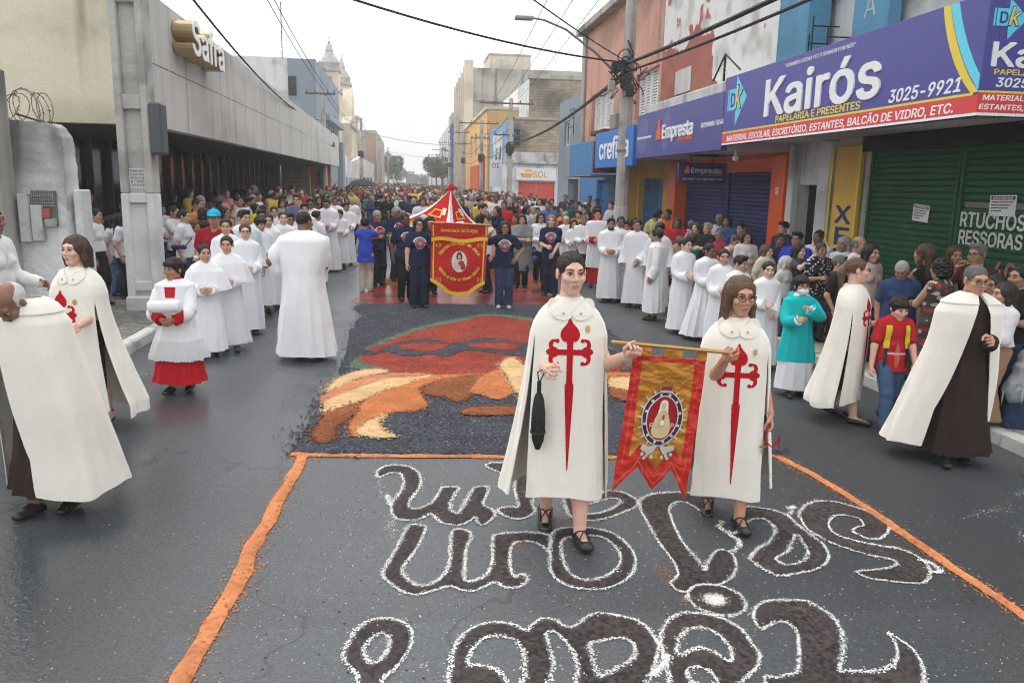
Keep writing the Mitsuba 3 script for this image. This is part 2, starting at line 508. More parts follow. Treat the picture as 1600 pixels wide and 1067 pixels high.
part(K, 'lettering', text('MATERIAL ESCOLAR, ESCRITÓRIO, ESTANTES, BALCÃO DE VIDRO, ETC.', 0.095, fR(14.07, 2.925, 0.004), 6.1, depth=0.004, slant=0.15), signwhite)
part(K, 'lettering', text('Kairós', 0.53, fR(12.66, 3.245), 3.3, depth=0.02), signwhite)
part(K, 'lettering', text('PAPELARIA E PRESENTES', 0.095, fR(12.17, 3.118), 2.4, depth=0.006), signyel)
part(K, 'lettering', text('"GRANDES COISAS FEZ O SENHOR POR NÓS"', 0.05, fR(11.97, 3.90), 1.95, bold=False, depth=0.006, slant=0.15), signwhite)
part(K, 'lettering', text('3025-9921', 0.14, fR(9.18, 3.13), 1.28, depth=0.006, slant=0.2), signwhite)
yel, cyn = [], []
for i in range(15):
  t = i / 14
  z = 1.155 - 0.93 * t
  s = 5.98 + 0.10 * math.sin(t * 3.4) * 0.6 + 0.60 * t ** 2.2
  yel.append((s, z, 0.11 + 0.02 * math.sin(t * 3)))
part(K, 'yellow_curve', flat([(s, z) for s, z, w in yel] + [(s + w, z) for s, z, w in yel[::-1]], fR(14.30, 2.87), 0.005), signyel)
part(K, 'blue_curve', flat([(min(s + w, 6.66), z + 0.02 * (i > 0)) for i, (s, z, w) in enumerate(yel)] + [(min(s + w + 0.13, 6.67), z + 0.03 * (i > 0)) for i, (s, z, w) in enumerate(yel)][::-1], fR(14.30, 2.87), 0.004), signcyan)
arrow_mark(K, lambda: fR(14.12, 3.36), 0.66)
arrow_mark(K, lambda: fE(5.66, 3.68), 0.30)
part(K, 'red_band', flat([(0, 0.03), (3.95, 0.03), (3.95, 0.22), (0, 0.22)], fE(XS + 0.0, 2.87), 0.004), signred)
part(K, 'white_strip', flat([(0, 0), (3.95, 0), (3.95, 0.028), (0, 0.028)], fE(XS + 0.0, 2.87), 0.005), signwhite)
part(K, 'yellow_strip', flat([(0, 0.22), (3.95, 0.22), (3.95, 0.24), (0, 0.24)], fE(XS + 0.0, 2.87), 0.005), signyel)
part(K, 'lettering', text('Kairós', 0.22, fE(5.655, 3.345), 1.25, depth=0.01), signwhite)
part(K, 'lettering', text('PAPELARIA E PRESENTES', 0.05, fE(5.73, 3.265), 1.25, depth=0.005), signyel)
part(K, 'lettering', text('3025-9921', 0.085, fE(5.76, 3.15), 0.8, depth=0.006, slant=0.2), signwhite)
part(K, 'lettering', text('MATERIAL ESCOLAR, ESCRITÓRIO,', 0.05, fE(5.64, 3.02, 0.004), 1.5, depth=0.004, slant=0.15), signwhite)
part(K, 'lettering', text('ESTANTES, BALCÃO DE VIDRO, ETC.', 0.05, fE(5.61, 2.93, 0.004), 1.6, depth=0.004, slant=0.15), signwhite)

# --- the shop under that sign
S = thing('stationery_shop', 'stationery shop with two dark green roller shutters under a violet sign', 'shop')
part(S, 'wall', openwall('R', XW, 5.0, 14.2, -0.06, 5.2, 0.25, [(5.3, 11.82, -0.06, 2.80), (13.35, 14.0, -0.06, 2.2)]), 'old_white')
part(S, 'roof_slab', box(XW + 0.25, 16, 4.0, 14.2, 4.6, 5.2), 'stained_render')
part(S, 'marquee', cbox(XS + 0.16, XW - 0.003, 7.78, 14.28, 2.93, 3.10, 0.01), 'stained_render')
part(S, 'beam', cbox(XW - 0.12, XW - 0.002, 7.3, 11.85, 2.70, 2.925, 0.01), dark)
for a, b in ((5.3, 9.72), (9.76, 11.82)):
  s = part(S, 'shutter', slats('R', XW + 0.10, a, b, -0.06, 2.80), 'green_shutter_paint')
  for e in (a, b - 0.05):
    part(s, 'guide_rail', cbox(XW + 0.04, XW + 0.12, e, e + 0.05, -0.06, 2.8, 0.008), 'green_shutter_paint')
part(S, 'doorway', box(XW + 0.2, XW + 0.24, 13.3, 14.1, -0.06, 2.3), dark)
part(S, 'lettering', text('RTUCHOS', 0.18, wall_frame('R', XW + 0.075, 9.68, 1.69), 1.15), paint((0.55, 0.55, 0.53), 0.8), label='white painted word on the green shutter')
part(S, 'lettering', text('RESSORAS', 0.17, wall_frame('R', XW + 0.075, 9.67, 1.47), 1.13), paint((0.50, 0.50, 0.48), 0.8))
part(S, 'lettering', text('40', 0.26, wall_frame('R', XW + 0.075, 9.0, 1.04), 0.42), paint((0.35, 0.12, 0.12), 0.8))
part(S, 'lettering', text('TINTA', 0.13, wall_frame('R', XW + 0.075, 9.62, 1.12), 0.5), paint((0.42, 0.33, 0.06), 0.8))
part(S, 'grey_band', box(XW + 0.070, XW + 0.074, 8.3, 9.60, 1.93, 2.0), paint((0.16, 0.16, 0.16), 0.8))
for nm, y, z, w, h, rot in (('pasted notice on the left green shutter', 10.68, 1.72, 0.36, 0.23, -0.06), ('pasted notice with a black heading on the right green shutter', 9.16, 1.84, 0.44, 0.25, 0.02)):
  p = thing('notice', nm, 'poster')
  part(p, 'sheet', xf(cbox(0, w, 0, h, 0, 0.003, 0.001), wall_frame('R', XW + 0.072, y, z) @ rotz(rot)), paint((0.62, 0.63, 0.63), 0.7))
  part(p, 'heading', xf(box(0.02, w - 0.02, h - 0.055, h - 0.015, 0.0032, 0.0042), wall_frame('R', XW + 0.072, y, z) @ rotz(rot)), black)
  part(p, 'lettering', text('NOVO ENDEREÇO', 0.022, wall_frame('R', XW + 0.072, y, z) @ rotz(rot) @ trans(0.05, h - 0.046, 0.0044), w - 0.1, depth=0.001), signwhite)
  part(p, 'text_lines', join([xf(box(0.03, 0.03 + (w - 0.08) * f, h - 0.09 - 0.035 * i, h - 0.075 - 0.035 * i, 0.0032, 0.004), wall_frame('R', XW + 0.072, y, z) @ rotz(rot)) for i, f in enumerate((1, 0.9, 0.8, 0.5))]), paint((0.12, 0.12, 0.12)))
X = thing('copy_shop_sign', 'tall yellow vertical sign with dark blue letters XEROX beside the green shutters', 'sign')
part(X, 'board', cbox(XW - 0.10, XW - 0.02, 11.87, 12.62, 0.55, 2.82, 0.03), 'yellow_plaster')
for i, ch in enumerate('XEROX'):
  part(X, 'letter', text(ch, 0.27, wall_frame('R', XW - 0.10, 12.50, 1.60 - 0.345 * i), 0.5), paint((0.015, 0.03, 0.14), 0.5))
part(X, 'bent_frame', tube([(XW - 0.13, 12.66, 2.8), (XW - 0.13, 12.66, 1.3), (XW - 0.14, 12.5, 1.18), (XW - 0.14, 11.9, 1.26), (XW - 0.13, 11.83, 1.4), (XW - 0.13, 11.83, 2.8)], 0.016, 6), signyel)
part(S, 'pillar', cbox(XW - 0.16, XW - 0.003, 12.70, 13.05, -0.06, 2.9, 0.012), 'old_white')
part(S, 'pillar', cbox(XW - 0.14, XW - 0.003, 13.98, 14.2, -0.06, 2.9, 0.012), 'old_white')

# --- money lender's shop: navy shutters in an orange front
S = thing('loan_shop', 'loan shop front with glossy orange panels and navy roller shutters', 'shop')
part(S, 'wall', openwall('R', XW, 14.23, 21.2, -0.06, 4.2, 0.25, [(15.0, 20.3, -0.06, 2.45)]), 'orange_panel')
part(S, 'pillar', cbox(XW - 0.22, XW - 0.003, 20.32, 20.86, -0.06, 2.75, 0.012), 'orange_panel')
part(S, 'pillar', cbox(XW - 0.10, XW - 0.003, 14.42, 14.98, -0.06, 2.75, 0.012), 'orange_panel')
for a, b in ((15.0, 17.45), (17.53, 20.3)):
  s = part(S, 'shutter', slats('R', XW + 0.12, a, b, -0.06, 2.45), 'navy_shutter_paint')
  part(s, 'guide_rail', cbox(XW + 0.06, XW + 0.13, b, b + 0.08, -0.06, 2.45, 0.008), 'navy_shutter_paint')
part(S, 'marquee', cbox(XS + 0.13, XW - 0.003, 14.32, 20.0, 2.80, 2.93, 0.01), paint((0.42, 0.34, 0.36), 0.6))
part(S, 'panel', cbox(XW - 0.03, XW - 0.003, 15.1, 18.9, 2.50, 2.72, 0.01), 'orange_panel')
part(S, 'house_number', text('16', 0.12, wall_frame('R', XW - 0.10, 14.74, 2.02), 0.14), signwhite)
part(S, 'lamp', join([ellipsoid((6.0, 14.6, 2.66), (0.06, 0.06, 0.05)), cyl((6.0, 14.6, 2.7), (6.0, 14.6, 2.80), 0.02)]), white)
part(S, 'ceiling_hatch', cbox(6.0, 6.7, 16.4, 17.3, 2.775, 2.797, 0.005), black)
E_ = thing('loan_shop_sign', 'wide dark blue loan shop sign reading Empresta with an orange thumb mark', 'sign')
navy = paint((0.050, 0.050, 0.245), 0.35, 0.5)
orange = paint((0.72, 0.13, 0.025), 0.5)
part(E_, 'board', cbox(XS, XS + 0.12, 14.33, 19.95, 2.79, 3.82, 0.008), navy)
part(E_, 'swirl', flat([(0.5 + 0.42 * math.cos(a) * (1 + 0.2 * math.sin(2 * a)), 0.5 + 0.42 * math.sin(a)) for a in np.linspace(0, 6.28, 30)], fR(19.9, 2.82), 0.002), paint((0.085, 0.088, 0.30), 0.35, 0.5))
part(E_, 'swirl', flat([(2.0, 0.35), (2.15, 0.85), (2.45, 0.98), (2.62, 0.7), (2.52, 0.2), (2.2, 0.05)], fR(19.9, 2.82), 0.002), paint((0.085, 0.088, 0.30), 0.35, 0.5))
thumb = [(0, 0.0), (0.30, 0.0), (0.34, 0.20), (0.26, 0.24), (0.24, 0.43), (0.12, 0.43), (0.10, 0.22), (0.0, 0.20)]
part(E_, 'thumb_mark', flat(thumb, fR(18.26, 3.16), 0.02), orange)
part(E_, 'lettering', text('Empresta', 0.29, fR(17.88, 3.165), 2.02, depth=0.02), signwhite)
part(E_, 'lettering', text('bem melhor', 0.085, fR(16.75, 3.065), 0.9, depth=0.01), orange)
part(E_, 'lettering', text('@emprestabemmelhor', 0.06, fR(19.88, 3.24), 1.2), signwhite)
part(E_, 'lettering', text('(82)98883-5263', 0.08, fR(15.43, 3.25), 1.15), signwhite)
H_ = thing('hanging_sign', 'small dark blue sign reading Empresta hung under the marquee across the pavement', 'sign')
part(H_, 'board', cbox(5.74, 6.82, 17.0, 17.08, 2.22, 2.64, 0.006), paint((0.018, 0.016, 0.11), 0.35, 0.5))
for x in (6.02, 6.5):
  part(H_, 'hanger', cyl((x, 17.04, 2.63), (x, 17.04, 2.80), 0.012, 6), black)
part(H_, 'thumb_mark', flat([(a * 0.36, b * 0.36) for a, b in thumb], wall_frame('F', 17.0, 5.87, 2.42), 0.006), orange)
part(H_, 'lettering', text('Empresta', 0.105, wall_frame('F', 17.0, 6.0, 2.425), 0.7), paint((0.5, 0.5, 0.55)))
part(H_, 'lettering', text('bem melhor', 0.03, wall_frame('F', 17.0, 6.42, 2.375), 0.28), orange)
part(H_, 'lettering', text('(82) 3025-5263  (82)98883-5263', 0.032, wall_frame('F', 17.0, 5.83, 2.28), 0.9), paint((0.5, 0.5, 0.55)))

# --- yellow shop, then the blue lender
S = thing('yellow_shop', 'small shop with mustard yellow pillars and a bright blue shutter', 'shop')
part(S, 'wall', openwall('R', XW, 21.25, 25.9, -0.06, 2.95, 0.3, [(22.0, 24.4, -0.06, 2.35)]), 'yellow_plaster')
for a, b in ((22.0, 22.75), (22.8, 24.4)):
  part(S, 'shutter', slats('R', XW + 0.2, a, b, -0.06, 2.35), 'blue_shutter_paint')
part(S, 'pillar', cbox(XW - 0.25, XW - 0.003, 24.6, 25.5, -0.06, 2.75, 0.012), 'yellow_plaster')
part(S, 'canopy', cbox(XS + 0.2, XW - 0.003, 20.15, 25.2, 2.78, 2.86, 0.008), paint((0.20, 0.19, 0.18)))
S = thing('credit_shop', 'credit shop with blue front and closed blue shutters behind the concrete pole', 'shop')
part(S, 'wall', openwall('R', XW, 25.95, 32.9, -0.06, 2.95, 0.3, [(26.6, 30.1, -0.06, 2.33)]), paint((0.05, 0.20, 0.46), 0.5))
for a, b in ((26.6, 28.2), (28.25, 30.1)):
  part(S, 'shutter', slats('R', XW + 0.2, a, b, -0.06, 2.33), 'blue_shutter_paint')
C_ = thing('credit_shop_sign', 'bright blue sign with white lowercase letters crefisa behind the concrete pole', 'sign')
part(C_, 'board', cbox(XS, XS + 0.12, 20.25, 24.45, 2.63, 3.64, 0.008), paint((0.022, 0.17, 0.55), 0.4))
part(C_, 'lettering', text('crefisa', 0.55, fR(23.95, 2.88), 3.3, depth=0.015), signwhite)
A_ = thing('metal_awning', 'flat blue corrugated metal awning beside the credit shop sign', 'awning')
ms = [cbox(XS - 0.01 * (i % 2), XS + 0.03, 24.85 + 0.178 * i, 24.85 + 0.178 * (i + 1) - 0.006, 2.47, 3.48, 0.008) for i in range(20)]
for m in ms:
  part(A_, 'panel', m, paint((0.065, 0.22, 0.45), 0.5))
part(A_, 'side_panel', cbox(XS + 0.035, XW - 0.003, 24.80, 24.85, 2.5, 3.46, 0.005), paint((0.16, 0.03, 0.025), 0.6))
part(A_, 'shelf', cbox(XS - 0.05, XW - 0.003, 24.86, 28.9, 2.40, 2.46, 0.005), paint((0.2, 0.2, 0.2)))

# --- upper storeys
B = thing('pink_building', 'two storey pink plaster building with white louvred windows and a dark eave', 'building')
part(B, 'wall', openwall('R', XW, 22.7, 33.1, 2.96, 7.95, 0.35, [(22.9, 25.3, 4.15, 5.5), (28.0, 31.5, 4.12, 5.52)]), 'pink_plaster')
part(B, 'end_wall', box(XW + 0.36, 15, 32.7, 33.1, 2.96, 7.95), 'stained_render')
part(B, 'roof', cbox(XW - 0.35, 15, 22.7, 33.3, 7.955, 8.2, 0.02), 'stained_render')
part(B, 'pilaster', cbox(XW - 0.1, XW - 0.003, 32.6, 33.12, 2.96, 7.94, 0.01), 'stained_render')
for a0, a1 in ((22.9, 24.1), (24.1, 25.3), (28.0, 29.75), (29.75, 31.5)):
  window(B, 'R', XW, a0, a1, 4.15, 5.5, 0.2, 'white', 1, 'dark_glass', 15)
part(B, 'air_conditioner', cbox(XW - 0.35, XW - 0.005, 26.3, 27.1, 3.95, 4.45, 0.02), paint((0.25, 0.25, 0.24)))
part(B, 'window_box', cbox(XW - 0.30, XW - 0.005, 28.2, 30.2, 3.92, 4.08, 0.02), paint((0.05, 0.05, 0.05)))
B = thing('peeling_building', 'tall wall of flaking white and maroon paint above the loan shop', 'building')
part(B, 'wall', box(XW, XW + 0.35, 14.35, 22.65, 4.25, 9.5), 'peeling_paint')
part(B, 'parapet', cbox(XS + 0.25, XW - 0.003, 14.35, 20.2, 3.0, 4.08, 0.02), 'old_white')
part(B, 'window', cbox(XW - 0.02, XW - 0.002, 20.2, 21.4, 4.5, 5.1, 0.01), 'old_white')
B = thing('blue_building', 'weathered sky blue building above the violet stationery sign', 'building')
part(B, 'wall', box(XW - 0.1, XW + 0.3, 5.0, 14.3, 5.22, 9.5), 'sky_blue_plaster')
part(B, 'wall', box(XW + 0.02, XW + 0.24, 7.7, 14.25, 4.05, 5.215), 'sky_blue_plaster')
part(B, 'pilaster', cbox(XW - 0.5, XW - 0.103, 13.2, 14.3, 4.06, 9.5, 0.01), 'sky_blue_plaster')
part(B, 'pilaster', cbox(XW - 0.3, XW - 0.103, 11.2, 12.15, 4.06, 9.5, 0.01), 'sky_blue_plaster')
for i, ch in enumerate('AHA'):
  part(B, 'letter', text(ch, 0.3, wall_frame('R', XW - 0.30, 11.85, 4.62 + 0.45 * i), 0.32, False), paint((0.35, 0.45, 0.5)))
part(B, 'faded_writing', text('Zoo', 0.34, wall_frame('R', XW - 0.11, 10.5, 4.62), 0.8, False, slant=0.3), paint((0.32, 0.42, 0.47)))
for i, (y, z) in enumerate(((13.0, 4.05), (12.4, 4.05), (12.9, 4.3))):
  part(B, 'bracket', join([cyl((XW - 0.55, y, z), (XW - 0.55, y, z + 0.55), 0.012, 5), cyl((XW - 0.55, y, z + 0.4), (XW - 0.1, y, z + 0.4), 0.012, 5)]), black)
part(B, 'aerial', join([tube([(6.3, 16.8, 4.3), (6.3, 16.2, 4.75), (6.3, 15.4, 4.35)], 0.02, 5), cyl((6.3, 16.2, 4.05), (6.3, 16.2, 4.75), 0.025, 5)]), black)

B = thing('bluegrey_building', 'two storey blue grey building on the corner with a narrow window and open doorway', 'building')
part(B, 'wall', openwall('R', XW, 33.14, 38.3, -0.06, 5.86, 0.3, [(35.75, 36.95, 3.86, 4.92), (33.5, 35.75, -0.06, 2.37)]), 'bluegrey_plaster')
part(B, 'end_wall', box(XW + 0.31, 16, 38.0, 38.3, -0.06, 5.86), 'bluegrey_plaster')
part(B, 'roof', box(XW + 0.31, 16, 33.14, 37.98, 5.4, 5.7), 'stained_render')
part(B, 'doorway', box(XW + 0.5, XW + 0.6, 33.2, 36, -0.06, 2.4), paint((0.28, 0.29, 0.30)))
window(B, 'R', XW, 35.75, 36.95, 3.86, 4.92, 0.15, 'white', 1)
for z in (5.2, 4.85, 4.5):
  part(B, 'wire_bracket', join([cyl((XW - 0.3, 33.4, z), (XW - 0.3, 34.3, z), 0.02, 5), cyl((XW - 0.3, 33.4, z), (XW - 0.3, 33.4, z - 0.35), 0.02, 5)]), black)

# ================================================================ beyond the cross street
B = thing('shoe_shop', 'low white corner shop with red shutters and an orange sign reading SOL', 'shop')
part(B, 'wall', openwall('F', 58.0, 6.8, 13.0, -0.2, 3.55, 0.3, [(7.75, 10.4,  -0.2, 2.33)]), 'white_plaster')
part(B, 'parapet', cbox(6.6, 13.0, 57.75, 57.995, 3.56, 3.75, 0.02), 'old_white')
part(B, 'parapet', cbox(6.7, 13.0, 57.9, 58.25, 3.76, 4.35, 0.02), 'old_white')
part(B, 'side_wall', box(6.8, 7.1, 58.305, 60.0, -0.2, 3.55), 'white_plaster')
for a, b in ((7.75, 9.02), (9.07, 10.4)):
  part(B, 'shutter', slats('F', 58.2, a, b, -0.2, 2.33, 0.12), 'red_shutter_paint')
part(B, 'shutter_post', cbox(9.02, 9.07, 58.1, 58.17, -0.2, 2.33, 0.01), paint((0.7, 0.3, 0.25)))
part(B, 'sign_board', cbox(7.55, 10.45, 57.9, 57.99, 2.42, 3.28, 0.01), signwhite)
part(B, 'lettering', text('SOL', 0.42, wall_frame('F', 57.9, 8.75, 2.62), 1.1), paint((0.75, 0.33, 0.08)))
part(B, 'sun_mark', join([flat([(0.75 + 0.3 * math.cos(a), 0.45 + 0.22 * math.sin(a)) for a in np.linspace(0, math.pi, 14)], wall_frame('F', 57.9, 7.7, 2.55), 0.01)]), signyel)
part(B, 'hand_mark', flat([(0.15, 0.35), (1.05, 0.35), (1.05, 0.2), (0.9, 0.05), (0.3, 0.05), (0.2, 0.15)], wall_frame('F', 57.9, 7.7, 2.55), 0.012), paint((0.75, 0.36, 0.10)))
B = thing('brick_building', 'old bare brick building with black stains and white side behind the corner shop', 'building')
part(B, 'end_wall', box(9.53, 18, 66.0, 66.4, 0, 10.4), 'old_brickwork')
part(B, 'wall', openwall('R', 9.50, 66.0, 84, 0, 10.4, 0.03, [(67.2, 69.6, 5.6, 7.6), (70.4, 73.5, 5.6, 7.6)]), 'white_plaster')
part(B, 'backing', box(9.6, 9.7, 66.5, 84, 0, 10.0), dark)
part(B, 'coping', cbox(9.4, 18, 65.9, 66.5, 10.405, 10.75, 0.02), 'stained_render')
for a0, a1 in ((67.2, 69.6), (70.4, 73.5)):
  window(B, 'R', 9.5, a0, a1, 5.6, 7.6, 0.02, 'white', 2)
vent = [cbox(12.6 + 0.30 * i, 12.8 + 0.30 * i, 65.88, 65.99, 4.35 + 0.30 * j, 4.55 + 0.30 * j, 0.01) for i in range(5) for j in range(5)]
part(B, 'vent_block', join([box(12.4, 14.1, 65.95, 65.995, 4.2, 6.0)]), paint((0.40, 0.15, 0.10)))
part(B, 'vent_holes', join(vent), black, kind='stuff')
B = thing('brick_annexe', 'lower stained brick annexe with broken window behind the corner shop', 'building')
part(B, 'end_wall', box(7.5, 12.0, 62.0, 62.4, 0, 6.9), 'old_brickwork')
part(B, 'window', cbox(7.7, 8.3, 61.9, 61.99, 5.0, 6.2, 0.01), dark)
part(B, 'coping', cbox(7.3, 12.0, 61.9, 62.45, 6.905, 7.1, 0.02), 'stained_render')
B = thing('light_blue_building', 'narrow pale blue and white building left of the corner shop', 'building')
part(B, 'wall', box(7.0, 7.3, 60.1, 71.9, -0.06, 6.6), paint((0.20, 0.36, 0.55), 0.8))
part(B, 'front', box(7.305, 7.6, 60.1, 60.4, -0.06, 6.6), paint((0.20, 0.36, 0.55), 0.8))
part(B, 'white_panel', cbox(6.93, 6.995, 61.5, 68.5, 1.2, 6.0, 0.01), 'white_plaster')
for a in (62.5, 65.0):
  part(B, 'window', cbox(6.88, 6.925, a, a + 1.2, 3.6, 4.9, 0.01), 'dark_glass')
p = thing('street_sign', 'white shop sign with red letters on the pale blue building', 'sign')
part(p, 'board', cbox(6.0, 6.85, 61.4, 61.5, 1.9, 3.9, 0.01), signwhite)
part(p, 'lettering', text('OI', 0.35, wall_frame('F', 61.4, 6.1, 3.3), 0.6), paint((0.6, 0.06, 0.05)))
B = thing('orange_building', 'orange plaster building with tall red gates beyond the pale blue one', 'building')
part(B, 'end_wall', openwall('F', 72.0, 6.85, 12.5, 0.0, 8.45, 0.3, []), 'orange_plaster')
part(B, 'wall', openwall('R', 6.8, 72.35, 99.5, 0.0, 8.45, 0.3, [(78 + 6 * i, 80.2 + 6 * i, 4.8, 7.2) for i in range(3)]), 'orange_plaster')
for i in range(3):
  window(B, 'R', 6.8, 78 + 6 * i, 80.2 + 6 * i, 4.8, 7.2, 0.15, 'white', 1)
part(B, 'cornice', cbox(6.6, 12.5, 71.9, 99.5, 8.455, 8.75, 0.02), 'cream_plaster')
part(B, 'gate', box(6.62, 6.78, 74, 78, 0.0, 4.6), paint((0.55, 0.10, 0.03)))
part(B, 'gate', box(6.62, 6.78, 79, 90, 0.0, 3.9), paint((0.55, 0.10, 0.03)))
B = thing('tall_grey_building', 'tall stained grey building with a blank end wall and a rooftop room', 'building')
part(B, 'end_wall', box(7.6, 34, 100.0, 100.4, 0, 15.7), 'stained_render')
part(B, 'ledge', cbox(7.6, 34, 99.85, 99.995, 11.9, 12.2, 0.02), 'stained_render')
part(B, 'corner_pilaster', cbox(6.55, 7.595, 99.6, 100.5, 0, 16.5, 0.03), 'cream_plaster')
part(B, 'wall', openwall('R', 7.0, 100.5, 128, 0.0, 15.7, 0.4, [(103 + 5 * i, 106 + 5 * i, 3.2 + 3.2 * j, 5.2 + 3.2 * j) for i in range(5) for j in range(4)]), 'cream_plaster')
for i in range(5):
  part(B, 'fin', cbox(6.5, 6.99, 101.5 + 5 * i, 102.1 + 5 * i, 0, 15.9, 0.02), 'cream_plaster')
  for j in range(4):
    window(B, 'R', 7.0, 103 + 5 * i, 106 + 5 * i, 3.2 + 3.2 * j, 5.2 + 3.2 * j, 0.2, 'white', 1)
part(B, 'roof_room', box(9.6, 14.6, 100.6, 108, 15.7, 17.3), 'cream_plaster')
part(B, 'roof_room_window', cbox(11.2, 12.0, 100.5, 100.595, 16.1, 16.9, 0.01), paint((0.45, 0.5, 0.5)))
part(B, 'roof_room_top', cbox(9.5, 14.7, 100.5, 108, 17.305, 17.5, 0.02), 'stained_render')
B = thing('striped_building', 'distant grey building with a vertical blue stripe on the right side', 'building')
part(B, 'wall', box(6.95, 20, 130, 195, 0, 12.2), 'old_white')
part(B, 'blue_stripe', cbox(6.6, 6.94, 130.2, 136, 0, 11.2, 0.02), paint((0.03, 0.06, 0.30)))
part(B, 'top_box', cbox(6.6, 11, 129.5, 140, 11.25, 12.9, 0.03), 'stained_render')
for i in range(6):
  for j in range(3):
    part(B, 'window', cbox(6.88, 6.945, 140 + 9 * i, 144 + 9 * i, 3 + 3 * j, 4.6 + 3 * j, 0.01), 'dark_glass')
for i in range(3):
  part(B, 'balcony', cbox(6.2, 6.94, 112 + 28 + 9 * i, 146 + 9 * i, 2.6 + 3 * (i % 3), 2.9 + 3 * (i % 3), 0.02), 'old_white')
B = thing('far_right_building', 'far pale building at the end of the right side', 'building')
part(B, 'wall', box(7.0, 22, 200, 300, 0, 9.0), 'old_white')
for i in range(6):
  part(B, 'window', cbox(6.9, 6.99, 206 + 15 * i, 212 + 15 * i, 4, 6, 0.01), 'dark_glass')

# ================================================================ left side of the street
B = thing('bank', 'bank with a long grey concrete fascia over a dark glazed front', 'bank')
XF = -4.2
part(B, 'fascia', box(XF - 0.25, XF, 14.32, 50.2, 2.93, 4.80), 'board_concrete')
v = scene[B + '__fascia']
m = box(XF - 0.25, XF, 14.32, 50.2, 2.93, 5.05)
m.vertices[(m.vertices[:, 1] > 40) & (m.vertices[:, 2] > 4)] -= [0, 0, 0.42]
put(B + '__fascia', m, 'board_concrete')
part(B, 'fascia_groove', box(XF, XF + 0.004, 14.4, 50.1, 3.93, 3.945), paint((0.12, 0.12, 0.11)))
for i in range(12):
  part(B, 'board_joint', box(XF, XF + 0.003, 16.5 + 2.8 * i, 16.512 + 2.8 * i, 2.95, 4.66), paint((0.2, 0.19, 0.18)))
part(B, 'end_wall', box(-14, XF - 0.05, 14.06, 14.315, 2.93, 6.2), 'beige_plaster')
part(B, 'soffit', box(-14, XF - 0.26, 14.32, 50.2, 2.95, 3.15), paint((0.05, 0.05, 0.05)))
part(B, 'edge_trim', cbox(XF - 0.045, XF + 0.02, 14.22, 14.318, 2.93, 6.2, 0.005), paint((0.05, 0.05, 0.05)))
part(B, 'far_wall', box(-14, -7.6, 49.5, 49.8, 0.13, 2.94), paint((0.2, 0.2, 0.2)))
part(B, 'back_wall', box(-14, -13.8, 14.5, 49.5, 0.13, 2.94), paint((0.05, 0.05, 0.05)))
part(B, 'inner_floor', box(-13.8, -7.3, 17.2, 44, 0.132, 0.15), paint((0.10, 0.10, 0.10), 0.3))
for i in range(22):
  y = 17.1 + 1.22 * i
  part(B, 'mullion', cbox(-7.35, -7.12, y, y + 0.10, 0.13, 2.945, 0.008), paint((0.055, 0.052, 0.045), 0.5))
  if i < 21:
    part(B, 'pane', box(-7.26, -7.245, y + 0.10, y + 1.22, 0.14, 2.945), 'dark_glass')
for i in range(6):
  x = -7.35 - 1.15 * (i + 1)
  part(B, 'mullion', cbox(x, x + 0.10, 17.0, 17.2, 0.13, 2.945, 0.008), paint((0.055, 0.052, 0.045), 0.5))
  part(B, 'pane', box(x + 0.10, x + 1.15, 17.08, 17.095, 0.14, 2.945), 'dark_glass')
part(B, 'notice', cbox(-7.9, -7.5, 17.0, 17.06, 1.9, 2.25, 0.002), paint((0.35, 0.10, 0.09)))
part(B, 'notice', cbox(-8.6, -8.2, 17.0, 17.06, 1.6, 2.1, 0.002), paint((0.3, 0.3, 0.3)))
gold = bsdf('brass_sheet', (0.42, 0.31, 0.16), 0.4, 0.5, 0.35)
L = thing('bank_lettering', 'large brass box letters spelling Safra on the concrete fascia', 'sign')
mt = meshkit.text_mesh('Safra', 0.56, 0.34, True)
mt.vertices[:, 0] *= 2.55 / mt.bounds[1, 0]
part(L, 'letter_box', xf(mt, wall_frame('L', XF + 0.02, 15.6, 4.30)), gold)
mt = meshkit.text_mesh('Safra', 0.56, 0.012, True)
mt.vertices[:, 0] *= 2.55 / mt.bounds[1, 0]
part(L, 'letter_face', xf(mt, wall_frame('L', XF + 0.362, 15.6, 4.30)), signwhite)
L = thing('lobby', 'wall painted with orange light and rough stone pier at the far end of the bank', 'building')
part(L, 'stone_pier', box(-7.0, -5.4, 46.0, 46.5, 0.13, 2.94, 0.1), 'old_brickwork')
part(L, 'orange_wall', box(-7.4, -4.6, 48.8, 49.0, 0.13, 2.94), paint((0.60, 0.12, 0.03)))  # the orange glow of the interior lights is put into the wall colour
for x in (-6.9, -6.1, -5.3):
  part(L, 'dark_panel', cbox(x, x + 0.35, 48.7, 48.79, 0.5, 2.9, 0.01), dark)
part(L, 'railing', join([cyl((-6.6, 45.5, 1.25), (-4.4, 45.5, 1.25), 0.03, 6), cyl((-6.6, 45.5, 0.9), (-4.4, 45.5, 0.9), 0.03, 6), cyl((-4.4, 45.5, 0.13), (-4.4, 45.5, 1.25), 0.03, 6)]), steel)

